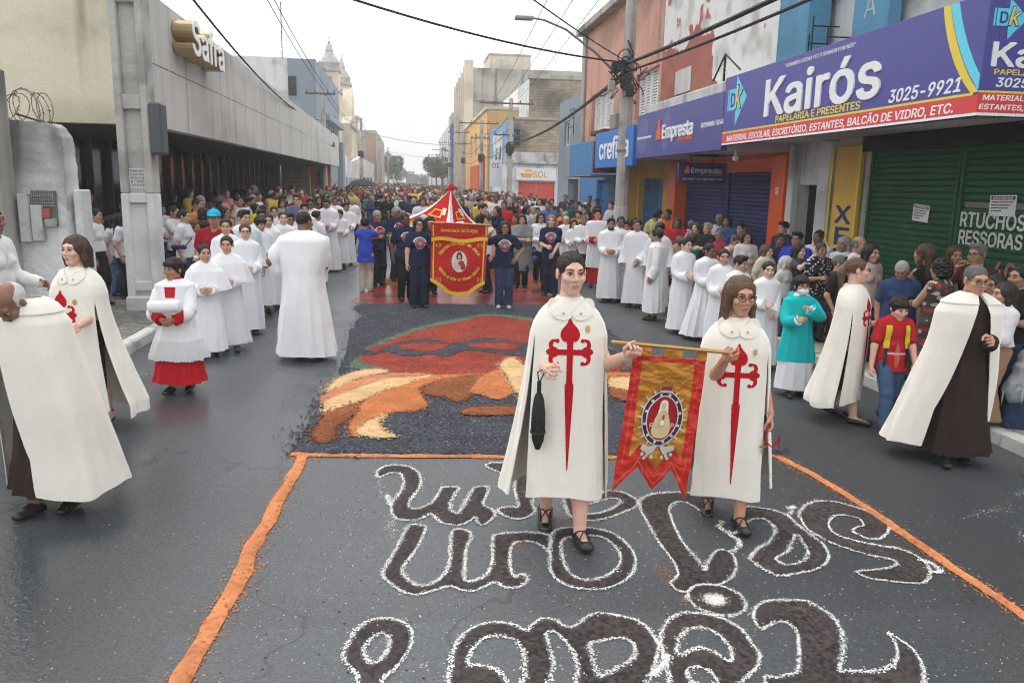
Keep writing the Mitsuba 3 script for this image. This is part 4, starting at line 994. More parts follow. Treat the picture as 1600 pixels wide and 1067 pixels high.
# ---------------------------------------------------------------- the road art: outlines in metres on the road
LETTERS = [([(-0.25, 5.652),(-0.206, 5.775),(-0.118, 5.812),(-0.009, 5.762),(0.058, 5.632),(0.073, 5.444),(0.045, 5.283),(-0.001, 5.121),(-0.014, 5.02),(0.025, 4.963),(0.086, 5.002),(0.149, 5.088),(0.2, 5.273),(0.225, 5.333),(0.331, 5.327),(0.307, 5.218),(0.274, 5.102),(0.259, 4.99),(0.272, 4.902),(0.305, 4.879),(0.348, 5.007),(0.394, 5.165),(0.452, 5.32),(0.537, 5.328),(0.532, 5.229),(0.481, 5.021),(0.533, 4.919),(0.536, 4.822),(0.451, 4.685),(0.414, 4.747),(0.411, 4.809),(0.345, 4.721),(0.294, 4.695),(0.213, 4.72),(0.165, 4.784),(0.126, 4.881),(0.066, 4.812),(-0.018, 4.787),(-0.093, 4.823),(-0.129, 4.974),(-0.119, 5.106),(-0.073, 5.267),(-0.051, 5.44),(-0.067, 5.599),(-0.106, 5.642),(-0.182, 5.62),(-0.227, 5.556)], []),([(0.566, 5.745),(0.614, 5.816),(0.725, 5.812),(0.85, 5.749),(0.891, 5.55),(0.855, 5.19),(0.812, 5.027),(0.806, 4.872),(0.742, 4.79),(0.67, 4.763),(0.6, 4.819),(0.569, 4.927),(0.652, 4.967),(0.702, 4.942),(0.716, 5.078),(0.725, 5.294),(0.75, 5.447),(0.731, 5.528),(0.679, 5.585)], []),([(-0.029, 4.66),(0.007, 4.721),(0.08, 4.7),(0.088, 4.641),(0.037, 4.398),(-0.042, 4.157),(-0.031, 4.049),(0.026, 3.95),(0.088, 3.945),(0.139, 3.991),(0.185, 4.077),(0.217, 4.216),(0.242, 4.564),(0.274, 4.628),(0.338, 4.614),(0.365, 4.536),(0.319, 4.342),(0.298, 4.146),(0.291, 3.979),(0.352, 3.982),(0.415, 4.044),(0.456, 4.199),(0.486, 4.455),(0.514, 4.536),(0.61, 4.558),(0.726, 4.561),(0.796, 4.539),(0.844, 4.49),(0.8, 4.295),(0.774, 4.357),(0.729, 4.422),(0.643, 4.436),(0.592, 4.376),(0.559, 4.208),(0.551, 4.081),(0.562, 3.996),(0.603, 4.031),(0.631, 3.992),(0.61, 3.927),(0.554, 3.88),(0.485, 3.892),(0.452, 3.945),(0.403, 3.92),(0.335, 3.868),(0.266, 3.874),(0.206, 3.921),(0.121, 3.885),(0.038, 3.844),(-0.036, 3.878),(-0.114, 3.983),(-0.156, 4.089),(-0.134, 4.196),(-0.078, 4.425)], []),([(0.858, 4.513),(0.914, 4.597),(1.012, 4.623),(1.127, 4.609),(1.243, 4.529),(1.289, 4.388),(1.3, 4.263),(1.278, 4.13),(1.212, 3.989),(1.129, 3.902),(1.026, 3.842),(0.925, 3.84),(0.84, 3.88),(0.783, 3.964),(0.771, 4.087),(0.797, 4.215),(0.817, 4.351)], [[(0.901, 4.419),(0.958, 4.481),(1.052, 4.496),(1.149, 4.484),(1.2, 4.39),(1.216, 4.266),(1.185, 4.132),(1.115, 4.024),(1.032, 3.959),(0.947, 3.94),(0.883, 3.989),(0.863, 4.114),(0.872, 4.262)]]),([(1.061, 5.192),(1.137, 5.24),(1.211, 5.19),(1.285, 5.141),(1.362, 5.226),(1.481, 5.202),(1.549, 5.07),(1.532, 4.976),(1.418, 4.865),(1.266, 4.759),(1.152, 4.72),(1.04, 4.764),(1.022, 4.915)], [[(1.125, 5.002),(1.216, 5.001),(1.377, 5.093),(1.427, 5.034),(1.307, 4.887),(1.167, 4.824),(1.106, 4.869)]]),([(1.55, 5.006),(1.681, 5.162),(1.839, 5.202),(1.982, 5.192),(2.06, 5.06),(2.001, 4.83),(1.943, 4.874),(1.904, 4.998),(1.83, 5.032),(1.735, 4.916),(1.701, 4.784),(1.673, 4.618),(1.648, 4.37),(1.661, 4.11),(1.651, 4.03),(1.727, 4.159),(1.834, 4.287),(1.899, 4.243),(1.864, 4.091),(1.792, 3.965),(1.677, 3.868),(1.555, 3.864),(1.48, 3.801),(1.427, 3.795),(1.404, 3.882),(1.48, 3.986),(1.504, 4.162),(1.499, 4.371),(1.507, 4.619)], []),([(1.743, 3.669),(1.728, 3.629),(1.705, 3.595),(1.674, 3.568),(1.639, 3.551),(1.602, 3.543),(1.564, 3.545),(1.528, 3.558),(1.497, 3.581),(1.471, 3.611),(1.454, 3.648),(1.446, 3.689),(1.448, 3.731),(1.461, 3.772),(1.483, 3.809),(1.513, 3.839),(1.55, 3.86),(1.59, 3.869),(1.631, 3.866),(1.669, 3.852),(1.702, 3.827),(1.727, 3.794),(1.743, 3.754),(1.748, 3.712)], [[(1.624, 3.703),(1.61, 3.68),(1.589, 3.663),(1.567, 3.657),(1.549, 3.664),(1.542, 3.682),(1.545, 3.705),(1.559, 3.729),(1.581, 3.746),(1.603, 3.752),(1.621, 3.745),(1.628, 3.727)]]),([(2.254, 4.946),(2.384, 4.936),(2.482, 4.881),(2.526, 4.793),(2.526, 4.644),(2.535, 4.483),(2.545, 4.368),(2.506, 4.223),(2.42, 4.103),(2.315, 4.03),(2.171, 3.983),(2.073, 3.961),(2.015, 4.025),(1.988, 4.106),(1.996, 4.19),(2.104, 4.313),(2.198, 4.386),(2.313, 4.541),(2.352, 4.663),(2.34, 4.736),(2.276, 4.757),(2.197, 4.703),(2.169, 4.745)], [[(2.437, 4.502),(2.423, 4.368),(2.383, 4.241),(2.297, 4.138),(2.182, 4.088),(2.141, 4.139),(2.161, 4.189),(2.274, 4.277)]]),([(2.6, 4.772),(2.64, 4.861),(2.765, 5.002),(2.887, 5.064),(3.002, 5.055),(3.096, 4.973),(3.164, 4.869),(3.19, 4.736),(3.143, 4.608),(3.034, 4.486),(2.949, 4.436),(2.885, 4.465),(2.855, 4.554),(2.934, 4.627),(2.984, 4.648),(3.019, 4.756),(2.964, 4.81),(2.876, 4.809),(2.774, 4.709),(2.715, 4.584),(2.724, 4.484),(2.806, 4.407),(2.918, 4.341),(3.022, 4.295),(3.068, 4.204),(3.056, 4.083),(3.013, 3.984),(2.897, 3.874),(2.787, 3.868),(2.654, 3.9),(2.573, 3.94),(2.562, 4.004),(2.645, 4.019),(2.759, 4.043),(2.861, 4.084),(2.878, 4.152),(2.791, 4.205),(2.703, 4.276),(2.624, 4.368),(2.579, 4.483),(2.56, 4.603)], []),([(-0.306, 3.351),(-0.293, 3.413),(-0.265, 3.523),(-0.216, 3.599),(-0.153, 3.629),(-0.077, 3.612),(-0.022, 3.561),(0.004, 3.48),(-0.001, 3.387),(-0.031, 3.291),(-0.07, 3.209),(-0.112, 3.156),(-0.125, 3.109),(-0.086, 3.044),(-0.047, 2.959),(-0.064, 2.855),(-0.155, 2.831),(-0.247, 2.907),(-0.273, 3.017),(-0.231, 3.119),(-0.235, 3.175),(-0.27, 3.236),(-0.296, 3.289)], [[(-0.217, 3.379),(-0.197, 3.432),(-0.159, 3.495),(-0.127, 3.487),(-0.1, 3.442),(-0.113, 3.342),(-0.15, 3.267),(-0.179, 3.261),(-0.207, 3.315)]]),([(0.154, 3.08),(0.171, 3.2),(0.187, 3.31),(0.227, 3.425),(0.289, 3.503),(0.369, 3.545),(0.451, 3.539),(0.511, 3.502),(0.552, 3.461),(0.583, 3.512),(0.644, 3.563),(0.702, 3.548),(0.733, 3.491),(0.772, 3.477),(0.814, 3.507),(0.877, 3.576),(0.937, 3.595),(1.018, 3.573),(1.088, 3.536),(1.121, 3.5),(1.146, 3.434),(1.153, 3.36),(1.143, 3.269),(1.099, 3.166),(1.042, 3.053),(0.923, 2.934),(0.736, 2.869),(0.581, 2.844),(0.29, 2.869),(0.157, 2.919)], [[(0.251, 3.211),(0.262, 3.285),(0.294, 3.35),(0.345, 3.415),(0.398, 3.432),(0.453, 3.412),(0.492, 3.363),(0.509, 3.283),(0.499, 3.172),(0.473, 3.061),(0.451, 2.972),(0.424, 3.006),(0.391, 3.119),(0.35, 3.176),(0.298, 3.198)], [(0.641, 3.434),(0.677, 3.441),(0.7, 3.408),(0.728, 3.315),(0.739, 3.228),(0.727, 3.118),(0.706, 3.042),(0.675, 2.969),(0.574, 2.977),(0.627, 3.162),(0.637, 3.312)], [(0.828, 3.328),(0.896, 3.349),(0.966, 3.37),(1.018, 3.347),(1.033, 3.295),(1.022, 3.237),(1.001, 3.2),(0.921, 3.132),(0.838, 3.084),(0.81, 3.077),(0.818, 3.184)]]),([(1.17, 3.318),(1.205, 3.409),(1.266, 3.505),(1.344, 3.57),(1.416, 3.579),(1.502, 3.552),(1.573, 3.493),(1.613, 3.393),(1.61, 3.289),(1.61, 3.209),(1.567, 3.125),(1.493, 3.046),(1.423, 2.988),(1.32, 2.869),(1.115, 2.881),(1.114, 3.005),(1.15, 3.182)], [[(1.225, 3.255),(1.276, 3.354),(1.349, 3.424),(1.421, 3.438),(1.469, 3.387),(1.49, 3.303),(1.482, 3.224),(1.445, 3.149),(1.403, 3.217),(1.351, 3.264),(1.285, 3.242),(1.228, 3.211)], [(1.218, 3.087),(1.262, 3.116),(1.305, 3.109),(1.328, 3.054),(1.316, 2.994),(1.22, 2.999)]]),([(1.724, 3.534),(1.784, 3.627),(1.868, 3.68),(1.98, 3.69),(2.075, 3.676),(2.113, 3.62),(2.141, 3.547),(2.136, 3.455),(2.1, 3.346),(2.049, 3.243),(1.972, 3.128),(1.925, 3.055),(1.96, 3.054),(2.062, 3.05),(2.148, 3.065),(2.218, 3.1),(2.284, 3.176),(2.336, 3.276),(2.354, 3.361),(2.374, 3.306),(2.39, 3.233),(2.374, 3.143),(2.328, 3.041),(2.272, 2.952),(2.152, 2.83),(1.497, 2.86),(1.541, 2.991),(1.56, 3.034),(1.617, 3.023),(1.722, 3.063),(1.779, 3.154),(1.847, 3.291),(1.887, 3.395),(1.876, 3.462),(1.84, 3.479),(1.777, 3.453),(1.707, 3.417)], [])]
CHALK_LINES = [[(2.024, 4.702),(1.965, 4.599),(2.012, 4.52),(2.09, 4.559)], [(1.992, 4.491),(2.016, 4.424),(1.993, 4.35),(1.918, 4.269)], [(2.531, 4.804),(2.642, 4.953),(2.592, 4.929)], [(3.059, 4.152),(3.101, 4.1),(3.094, 4.016),(3.055, 3.984)], [(1.164, 3.21),(1.116, 3.129),(1.053, 3.069)], [(-0.161, 5.202),(-0.131, 5.04)]]
CARPET = {'black field': [(-0.8, 13.96),(-0.76, 12.68),(-0.84, 11.61),(-0.81, 10.12),(-0.8, 8.7),(-0.84, 8.04),(-0.9, 7.47),(-0.83, 6.96),(-0.87, 6.71),(-0.88, 6.47),(-0.88, 6.14),(-0.27, 6.09),(0.59, 6.03),(1.67, 6.03),(3.04, 6.12),(3.09, 6.48),(3.17, 7.32),(3.16, 8.37),(3.19, 9.49),(3.17, 10.58),(3.04, 11.03),(3.06, 12.21),(3.21, 13.44),(3.18, 14.4),(1.34, 14.08)], 'green edge': [(1.26, 12.95),(0.7, 12.39),(0.21, 11.79),(-0.11, 11.25),(-0.4, 10.61),(-0.62, 9.98),(-0.68, 9.35),(-0.73, 9.1),(-0.56, 8.98),(-0.19, 8.78),(0.35, 8.61),(0.96, 8.66),(1.75, 8.83),(2.65, 9.17),(2.8, 9.88),(2.63, 10.96),(2.34, 11.96),(1.87, 12.78)], 'red': [(1.24, 12.73),(0.68, 12.09),(0.2, 11.48),(-0.11, 10.97),(-0.36, 10.46),(-0.54, 10.04),(-0.61, 9.65),(-0.54, 9.23),(-0.39, 9.06),(-0.24, 8.86),(-0.09, 8.78),(0.23, 8.66),(0.49, 8.64),(0.84, 8.71),(1.34, 8.71),(1.87, 8.79),(2.31, 8.9),(2.61, 9.22),(2.71, 9.8),(2.57, 10.71),(2.29, 11.67),(1.76, 12.48)], 'dark band': [(-0.58, 10.0),(-0.42, 9.87),(-0.24, 10.24),(0.01, 10.59),(0.25, 10.65),(0.53, 10.38),(0.91, 10.67),(1.18, 10.73),(1.49, 10.49),(1.9, 10.8),(2.25, 10.65),(2.52, 10.47),(2.7, 10.0),(2.36, 9.81),(2.09, 9.91),(1.72, 9.72),(1.35, 9.68),(1.11, 9.79),(0.9, 9.91),(0.68, 9.96),(0.44, 9.59),(0.23, 9.7),(0.01, 9.6),(-0.1, 9.64),(-0.29, 9.9),(-0.42, 9.74),(-0.55, 9.72)], 'islandA': [(-0.16, 10.17),(0.01, 10.36),(0.27, 10.41),(0.5, 10.24),(0.4, 9.99),(0.18, 9.89),(-0.04, 9.96)], 'islandB': [(0.75, 10.25),(1.0, 10.44),(1.3, 10.4),(1.45, 10.23),(1.24, 9.97),(0.97, 10.05)], 'islandC': [(1.63, 10.26),(1.91, 10.49),(2.2, 10.42),(2.24, 10.16),(1.93, 9.98),(1.68, 10.03)], 'cream one': [(-0.84, 7.99),(-0.79, 8.45),(-0.62, 8.81),(-0.39, 8.98),(-0.2, 8.83),(-0.33, 8.73),(-0.6, 8.44),(-0.79, 7.99)], 'salmon': [(-0.88, 7.64),(-0.78, 8.03),(-0.6, 8.41),(-0.38, 8.68),(0.01, 8.77),(0.2, 8.64),(-0.18, 8.52),(-0.51, 8.16),(-0.72, 7.78)], 'cream two': [(-0.76, 7.15),(-0.82, 7.58),(-0.71, 7.84),(-0.51, 8.16),(-0.25, 8.5),(0.01, 8.57),(0.25, 8.62),(0.01, 8.27),(-0.22, 8.01),(-0.38, 7.72),(-0.53, 7.49),(-0.68, 7.23)], 'orange left': [(-0.47, 7.52),(-0.3, 7.92),(-0.04, 8.27),(0.2, 8.56),(0.5, 8.68),(0.84, 8.71),(0.65, 8.5),(0.29, 8.34),(0.13, 8.04),(0.15, 7.42),(0.07, 7.25),(-0.15, 7.19),(-0.31, 7.0),(-0.41, 6.75),(-0.44, 6.51),(-0.49, 6.54),(-0.54, 6.75),(-0.52, 6.95),(-0.48, 7.22)], 'brown left': [(-0.48, 7.58),(-0.61, 7.44),(-0.75, 7.19),(-0.78, 6.9),(-0.83, 6.65),(-0.79, 6.44),(-0.7, 6.32),(-0.63, 6.41),(-0.64, 6.76),(-0.58, 6.92),(-0.51, 7.12),(-0.49, 7.37)], 'brown mid': [(0.14, 8.04),(0.31, 8.41),(0.59, 8.59),(0.84, 8.68),(0.65, 8.12),(0.6, 7.77),(0.45, 7.52),(0.35, 7.69),(0.18, 7.8)], 'orange right': [(0.86, 8.71),(1.03, 8.86),(1.04, 8.27),(1.02, 7.85),(0.83, 7.6),(0.71, 7.79),(0.61, 7.88),(0.68, 8.26)], 'cream right': [(1.04, 9.13),(1.19, 9.54),(1.29, 9.48),(1.36, 8.79),(1.4, 7.83),(1.16, 7.48),(1.07, 7.94),(1.06, 8.27),(1.06, 8.72)], 'cream low': [(-0.45, 6.53),(-0.41, 6.78),(-0.23, 7.12),(-0.27, 6.87),(-0.26, 6.67),(-0.12, 6.45),(-0.28, 6.43)], 'brown bar': [(0.52, 7.29),(0.95, 7.32),(1.24, 7.32),(1.2, 7.05),(0.91, 7.06),(0.52, 7.04)], 'cream far': [(2.24, 8.62),(2.49, 8.6),(2.61, 8.31),(2.34, 8.05),(2.15, 8.17)], 'brown far': [(2.13, 8.12),(2.32, 8.0),(2.55, 7.93),(2.21, 7.6),(2.06, 7.8)], 'orange far': [(2.12, 8.77),(2.51, 8.87),(2.67, 8.67),(2.36, 8.69),(2.1, 8.45)]}
WET = [[(-0.9, 14.12),(-0.85, 15.73),(-0.62, 17.3),(-0.31, 19.21),(0.96, 20.42),(2.47, 20.69),(3.05, 19.17),(2.8, 16.38),(2.64, 14.29),(1.33, 13.89)], [(-0.6, 17.07),(-0.41, 18.27),(-0.1, 18.55),(-0.09, 16.66),(-0.33, 16.44)], [(2.2, 17.13),(2.59, 18.46),(2.88, 18.07),(2.84, 17.14),(2.36, 16.34)]]
ORANGE = [[(-0.827, 6.079),(-0.85, 5.584),(-0.872, 5.205),(-0.882, 4.842),(-0.921, 4.527),(-0.9, 4.282),(-0.911, 4.063),(-0.927, 3.833),(-0.948, 3.571),(-0.971, 3.294),(-0.982, 3.074),(-1.005, 2.862)], [(3.023, 6.04),(3.115, 5.636),(3.181, 5.055),(3.193, 4.608),(3.198, 4.097),(3.219, 3.693),(3.227, 3.339),(3.233, 3.035)], [(-0.879, 6.143),(-0.798, 6.077),(0.29, 5.98),(1.299, 5.926),(2.382, 5.994),(3.023, 6.04)]]


def spline(pts, n=6, closed=True):
  p = np.array(pts, float)
  out = []
  m = len(p)
  for i in range(m if closed else m - 1):
    a, b, c, d = (p[(i - 1) % m], p[i], p[(i + 1) % m], p[(i + 2) % m]) if closed else (p[max(i - 1, 0)], p[i], p[i + 1], p[min(i + 2, m - 1)])
    for t in np.arange(n) / n:
      out.append(0.5 * (2 * b + (c - a) * t + (2 * a - 5 * b + 4 * c - d) * t * t + (3 * b - a - 3 * c + d) * t ** 3))
  if not closed:
    out.append(p[-1])
  return np.array(out)


def ragged(pts, amp=0.012, seed=0, n=8):
  s = spline(pts, n)
  q = np.c_[s * 9, np.full(len(s), seed * 3.1)]
  d = np.stack([meshkit.fbm(q, 3, seed), meshkit.fbm(q + 7.7, 3, seed + 9)], 1) - 0.5
  return Polygon(s + d * amp * 2).buffer(0)


def heap(poly, height, cell, z0=0.004, edge=0.05, seed=0, rough=0.006):
  """loose material lying on the road inside the outline: thin at its rim, lumpy on top"""
  import shapely
  ms = []
  for gpoly in getattr(poly, 'geoms', [poly]):
    if gpoly.area < 1e-4:
      continue
    x0, y0, x1, y1 = gpoly.bounds
    xs, ys = np.arange(x0 - cell, x1 + cell, cell), np.arange(y0 - cell, y1 + cell, cell)
    X, Y = np.meshgrid(xs, ys, indexing='ij')
    P = shapely.points(X.ravel(), Y.ravel())
    ins = shapely.contains(gpoly, P).reshape(X.shape)
    dist = shapely.distance(P, gpoly.boundary).reshape(X.shape)
    # snap points just outside onto the outline
    near = (~ins) & (dist < cell * 1.6)
    if near.any():
      idx = np.nonzero(near)
      pr = [gpoly.boundary.interpolate(gpoly.boundary.project(Point(X[i, j], Y[i, j]))) for i, j in zip(*idx)]
      X[idx] = [q.x for q in pr]
      Y[idx] = [q.y for q in pr]
    ok = ins | near
    dist = np.where(ins, dist, 0)
    q = np.stack([X * 24, Y * 24, np.full(X.shape, seed * 1.7)], -1)
    lump = meshkit.fbm(q, 3, seed)
    Z = z0 + height * np.clip(dist / edge, 0, 1) ** 0.6 * (0.6 + 0.8 * lump) + np.where(ins, (lump - 0.5) * rough, 0)
    Z = np.maximum(Z, z0)
    idm = -np.ones(X.shape, int)
    idm[ok] = np.arange(ok.sum())
    c = ins[:-1, :-1] | ins[1:, :-1] | ins[:-1, 1:] | ins[1:, 1:]
    c &= ok[:-1, :-1] & ok[1:, :-1] & ok[:-1, 1:] & ok[1:, 1:]
    a, b, d, e = idm[:-1, :-1][c], idm[1:, :-1][c], idm[1:, 1:][c], idm[:-1, 1:][c]
    v = np.stack([X[ok], Y[ok], Z[ok]], 1)
    f = np.vstack([np.stack([a, b, d], 1), np.stack([a, d, e], 1)])
    ms.append(tm(v, f))
  m = join(ms)
  m.vertices[:, 2] += roadz(m.vertices[:, 0])
  return m


def grains(points, size, seed, zr=(0.004, 0.012), flatness=0.5):
  """many small irregular crumbs lying at the points"""
  g = np.random.default_rng(seed)
  n = len(points)
  s = np.broadcast_to(size, (n,)) * g.uniform(0.5, 1.35, n)
  ang = g.uniform(0, 6.28, n)
  k = 5
  ring = np.arange(k) * 2 * np.pi / k
  rad = s[:, None] * g.uniform(0.6, 1.2, (n, k))
  x = points[:, 0, None] + rad * np.cos(ring + ang[:, None])
  y = points[:, 1, None] + rad * np.sin(ring + ang[:, None])
  z0 = g.uniform(zr[0], zr[1], n) + roadz(points[:, 0])
  base = np.stack([x, y, np.broadcast_to(z0[:, None], (n, k))], -1)
  top = np.stack([points[:, 0] + g.normal(0, 0.15, n) * s, points[:, 1] + g.normal(0, 0.15, n) * s, z0 + s * flatness * g.uniform(0.5, 1.2, n)], -1)[:, None]
  v = np.concatenate([base, top], 1).reshape(-1, 3)
  i = np.arange(n)[:, None, None] * (k + 1)
  t = np.stack([np.arange(k), (np.arange(k) + 1) % k, np.full(k, k)], 1)[None]
  return tm(v, (i + t).reshape(-1, 3))


def grainy(key, a, b, scale=70.0, speck=None, rough=0.95, bumps=0.004):
  def col(p, n, uv):
    c = MIX(a, b, N_(p.x * scale, p.y * scale, p.z * scale))
    c = c * (0.72 + 0.56 * F_(p.x * 5, p.y * 5, 1.0, 3))
    if speck:
      c = MIX(c, speck, SS(0.78, 0.86, N_(p.x * scale * 0.8 + 5, p.y * scale * 0.8, 3.0)))
    return c
  def bm(p, n, uv):
    return N_(p.x * scale, p.y * scale, 0.4) + 0.5 * N_(p.x * scale * 2.1, p.y * scale * 2.1, 0.9)
  return bsdf(key, mikit.proc(col), rough, 0.2, bump=(mikit.proc(bm, 2e-3), bumps))


grainy('orange_sawdust', (0.42, 0.145, 0.055), (0.56, 0.235, 0.105), 60, (0.36, 0.11, 0.045), bumps=0.006)
grainy('carpet_black', (0.014, 0.016, 0.024), (0.068, 0.072, 0.090), 75, (0.12, 0.115, 0.12), bumps=0.008)
grainy('carpet_green', (0.05, 0.085, 0.06), (0.13, 0.18, 0.135), 55, (0.05, 0.05, 0.05), bumps=0.008)
grainy('carpet_red', (0.15, 0.024, 0.016), (0.32, 0.058, 0.036), 55, (0.10, 0.02, 0.02), bumps=0.010)
grainy('carpet_cream', (0.42, 0.275, 0.130), (0.55, 0.385, 0.21), 60, (0.40, 0.21, 0.09))
grainy('carpet_salmon', (0.36, 0.13, 0.065), (0.50, 0.21, 0.115), 60)
grainy('carpet_orange', (0.32, 0.10, 0.034), (0.45, 0.165, 0.062), 60, (0.26, 0.075, 0.03))
grainy('carpet_brown', (0.13, 0.042, 0.018), (0.27, 0.095, 0.038), 55, (0.07, 0.03, 0.02), bumps=0.009)
grainy('letter_fill', (0.016, 0.012, 0.012), (0.075, 0.062, 0.062), 60, None, 0.85, 0.003)
grainy('chalk', (0.62, 0.60, 0.57), (0.80, 0.79, 0.77), 120, None, 0.95, 0.003)


def wet_col(p, n, uv):
  t = F_(p.x * 2.2, p.y * 1.6, 0.6, 4)
  return MIX((0.20, 0.030, 0.022), (0.075, 0.020, 0.020), SS(0.38, 0.7, t)) * (0.75 + 0.5 * N_(p.x * 80, p.y * 80))


bsdf('wet_red', mikit.proc(wet_col), 0.28, 0.5)

AR = thing('sawdust_carpet', 'coloured sawdust carpet with red and black shapes laid on the road behind the women', 'carpet')
lay = [('black field', 'field', 'carpet_black', 0.012, 0.024, 0.004), ('green edge', 'green_edge', 'carpet_green', 0.006, 0.022, 0.015), ('red', 'red_shape', 'carpet_red', 0.010, 0.022, 0.018),
  ('dark band', 'dark_band', 'carpet_black', 0.012, 0.018, 0.046), ('islandA', 'red_patch', 'carpet_red', 0.010, 0.018, 0.056), ('islandB', 'red_patch', 'carpet_red', 0.010, 0.018, 0.056), ('islandC', 'red_patch', 'carpet_red', 0.010, 0.018, 0.056),
  ('cream one', 'cream_band', 'carpet_cream', 0.012, 0.018, 0.030), ('salmon', 'salmon_band', 'carpet_salmon', 0.012, 0.018, 0.030), ('cream two', 'cream_band', 'carpet_cream', 0.012, 0.018, 0.033),
  ('orange left', 'orange_band', 'carpet_orange', 0.014, 0.018, 0.034), ('brown left', 'brown_patch', 'carpet_brown', 0.014, 0.018, 0.036), ('brown mid', 'brown_patch', 'carpet_brown', 0.014, 0.018, 0.037),
  ('orange right', 'orange_patch', 'carpet_orange', 0.014, 0.018, 0.036), ('cream right', 'cream_patch', 'carpet_cream', 0.014, 0.018, 0.034), ('cream low', 'cream_patch', 'carpet_cream', 0.012, 0.018, 0.036),
  ('brown bar', 'brown_bar', 'carpet_brown', 0.012, 0.018, 0.034), ('cream far', 'cream_patch', 'carpet_cream', 0.012, 0.018, 0.034), ('brown far', 'brown_patch', 'carpet_brown', 0.012, 0.018, 0.036), ('orange far', 'orange_patch', 'carpet_orange', 0.012, 0.018, 0.032)]
for i, (nm, pn, m, hgt, cell, z0) in enumerate(lay):
  poly = ragged(CARPET[nm], 0.055 if i == 0 else 0.035, i)
  z0 = z0 if i < 3 else 0.026 if i == 3 else 0.032 if i < 7 else 0.017 + (i - 7) * 0.0012
  hgt = hgt if i == 0 else 0.007
  part(AR, pn, heap(poly, hgt, cell, z0, 0.05, i), m, smooth=True)
  if i:
    g = np.random.default_rng(500 + i)
    n = int(poly.length * 170)
    s = np.array([poly.exterior.interpolate(t, True).coords[0] for t in np.linspace(0, 1, 500)])
    part(AR, 'scattered_grains', grains(s[g.integers(0, 500, n)] + g.normal(0, 0.028, (n, 2)), 0.011, 520 + i, (z0 - 0.001, z0 + 0.006)), m, kind='stuff')
  if i == 0:
    g = np.random.default_rng(40)
    s = np.array(poly.exterior.coords)
    idx = g.integers(0, len(s), 1800)
    part(AR, 'loose_crumbs', grains(s[idx] + g.normal(0, 0.07, (1800, 2)) * g.uniform(0.2, 1.4, (1800, 1)), 0.012, 41), 'carpet_black', kind='stuff')
for i, w in enumerate(WET):
  part(AR, 'wet_red_patch' if i == 0 else 'wet_orange_patch', heap(ragged(w, 0.12, 60 + i), 0.002 + 0.01 * (i > 0), 0.06, 0.004 + 0.003 * (i > 0), 0.2, i, 0.0), 'wet_red' if i == 0 else 'carpet_brown', smooth=True)

OB = thing('sawdust_border', 'bright orange sawdust line framing the lettering on the road', 'carpet border')
for i, ln in enumerate(ORANGE):
  c = spline(ln, 14, False)
  g = np.random.default_rng(70 + i)
  w = 0.045 if i < 2 else 0.03
  t = np.gradient(c, axis=0)
  t /= np.linalg.norm(t, axis=1, keepdims=True)
  nrm = np.stack([-t[:, 1], t[:, 0]], 1)
  q = np.c_[c * 5.5, np.full(len(c), i)]
  wl, wr = w * (0.55 + 0.9 * meshkit.fbm(q, 3, 1)), w * (0.55 + 0.9 * meshkit.fbm(q, 3, 2))
  if i == 1:
    wl, wr = wl * 0.8, wr * 0.8
  poly = Polygon(np.vstack([c + nrm * wl[:, None], (c - nrm * wr[:, None])[::-1]])).buffer(0)
  part(OB, 'line', heap(poly, 0.020, 0.012, 0.006, 0.045, 80 + i, 0.012), 'orange_sawdust', smooth=True)
  n = (2000, 1600, 700)[i]
  idx = g.integers(0, len(c), n)
  off = g.normal(0, 1, n) * w * g.choice([0.75, 1.0, 1.6], n, p=[0.6, 0.34, 0.06])
  pts = c[idx] + nrm[idx] * off[:, None] + t[idx] * g.uniform(-0.05, 0.05, n)[:, None]
  part(OB, 'loose_crumbs', grains(pts, 0.0065 if i < 2 else 0.006, 90 + i, (0.0, 0.006)), 'orange_sawdust', kind='stuff')

RL = thing('road_lettering', 'big dark cursive letters outlined in white chalk on the asphalt', 'lettering')
for i, (outer, holes) in enumerate(LETTERS):
  so = spline(outer, 7)
  fill = Polygon(so).buffer(0)
  rings = [so]
  for h in holes:
    sh = spline(h, 7)
    rings.append(sh)
    fill = fill.difference(Polygon(sh).buffer(0))
  L = part(RL, 'letter', heap(fill.buffer(-0.018), 0.003, 0.03, 0.004, 0.03, 100 + i, 0.0), 'letter_fill', smooth=True)
  g = np.random.default_rng(200 + i)
  allp = []
  for r_ in rings:
    d = np.r_[0, np.cumsum(np.linalg.norm(np.diff(np.vstack([r_, r_[:1]]), axis=0), axis=1))]
    n = int(d[-1] / 0.0017)
    tt = g.uniform(0, d[-1], n)
    c = np.stack([np.interp(tt, d, np.r_[r_[:, k], r_[:1, k]]) for k in (0, 1)], 1)
    wd = 0.0030 + 0.0060 * meshkit.noise(np.c_[c * 6, np.full(n, i)], 3)
    sp = g.choice([1.0, 2.4], n, p=[0.95, 0.05])
    allp.append(c + g.normal(0, 1, (n, 2)) * (wd * sp)[:, None])
  if i == 6:
    allp.append(np.array([spline(holes[0], 3).mean(0)]) + g.normal(0, 0.03, (700, 2)))
  part(L, 'chalk_outline', grains(np.vstack(allp), 0.0042, 300 + i, (0.004, 0.010), 0.4), 'chalk', kind='stuff')
for i, ln in enumerate(CHALK_LINES):
  s = spline(ln, 10, False)
  g = np.random.default_rng(400 + i)
  n = 260
  c = s[g.integers(0, len(s), n)]
  part(RL, 'chalk_stroke', grains(c + g.normal(0, 0.010, (n, 2)), 0.0046, 420 + i, (0.004, 0.010), 0.4), 'chalk', kind='stuff')
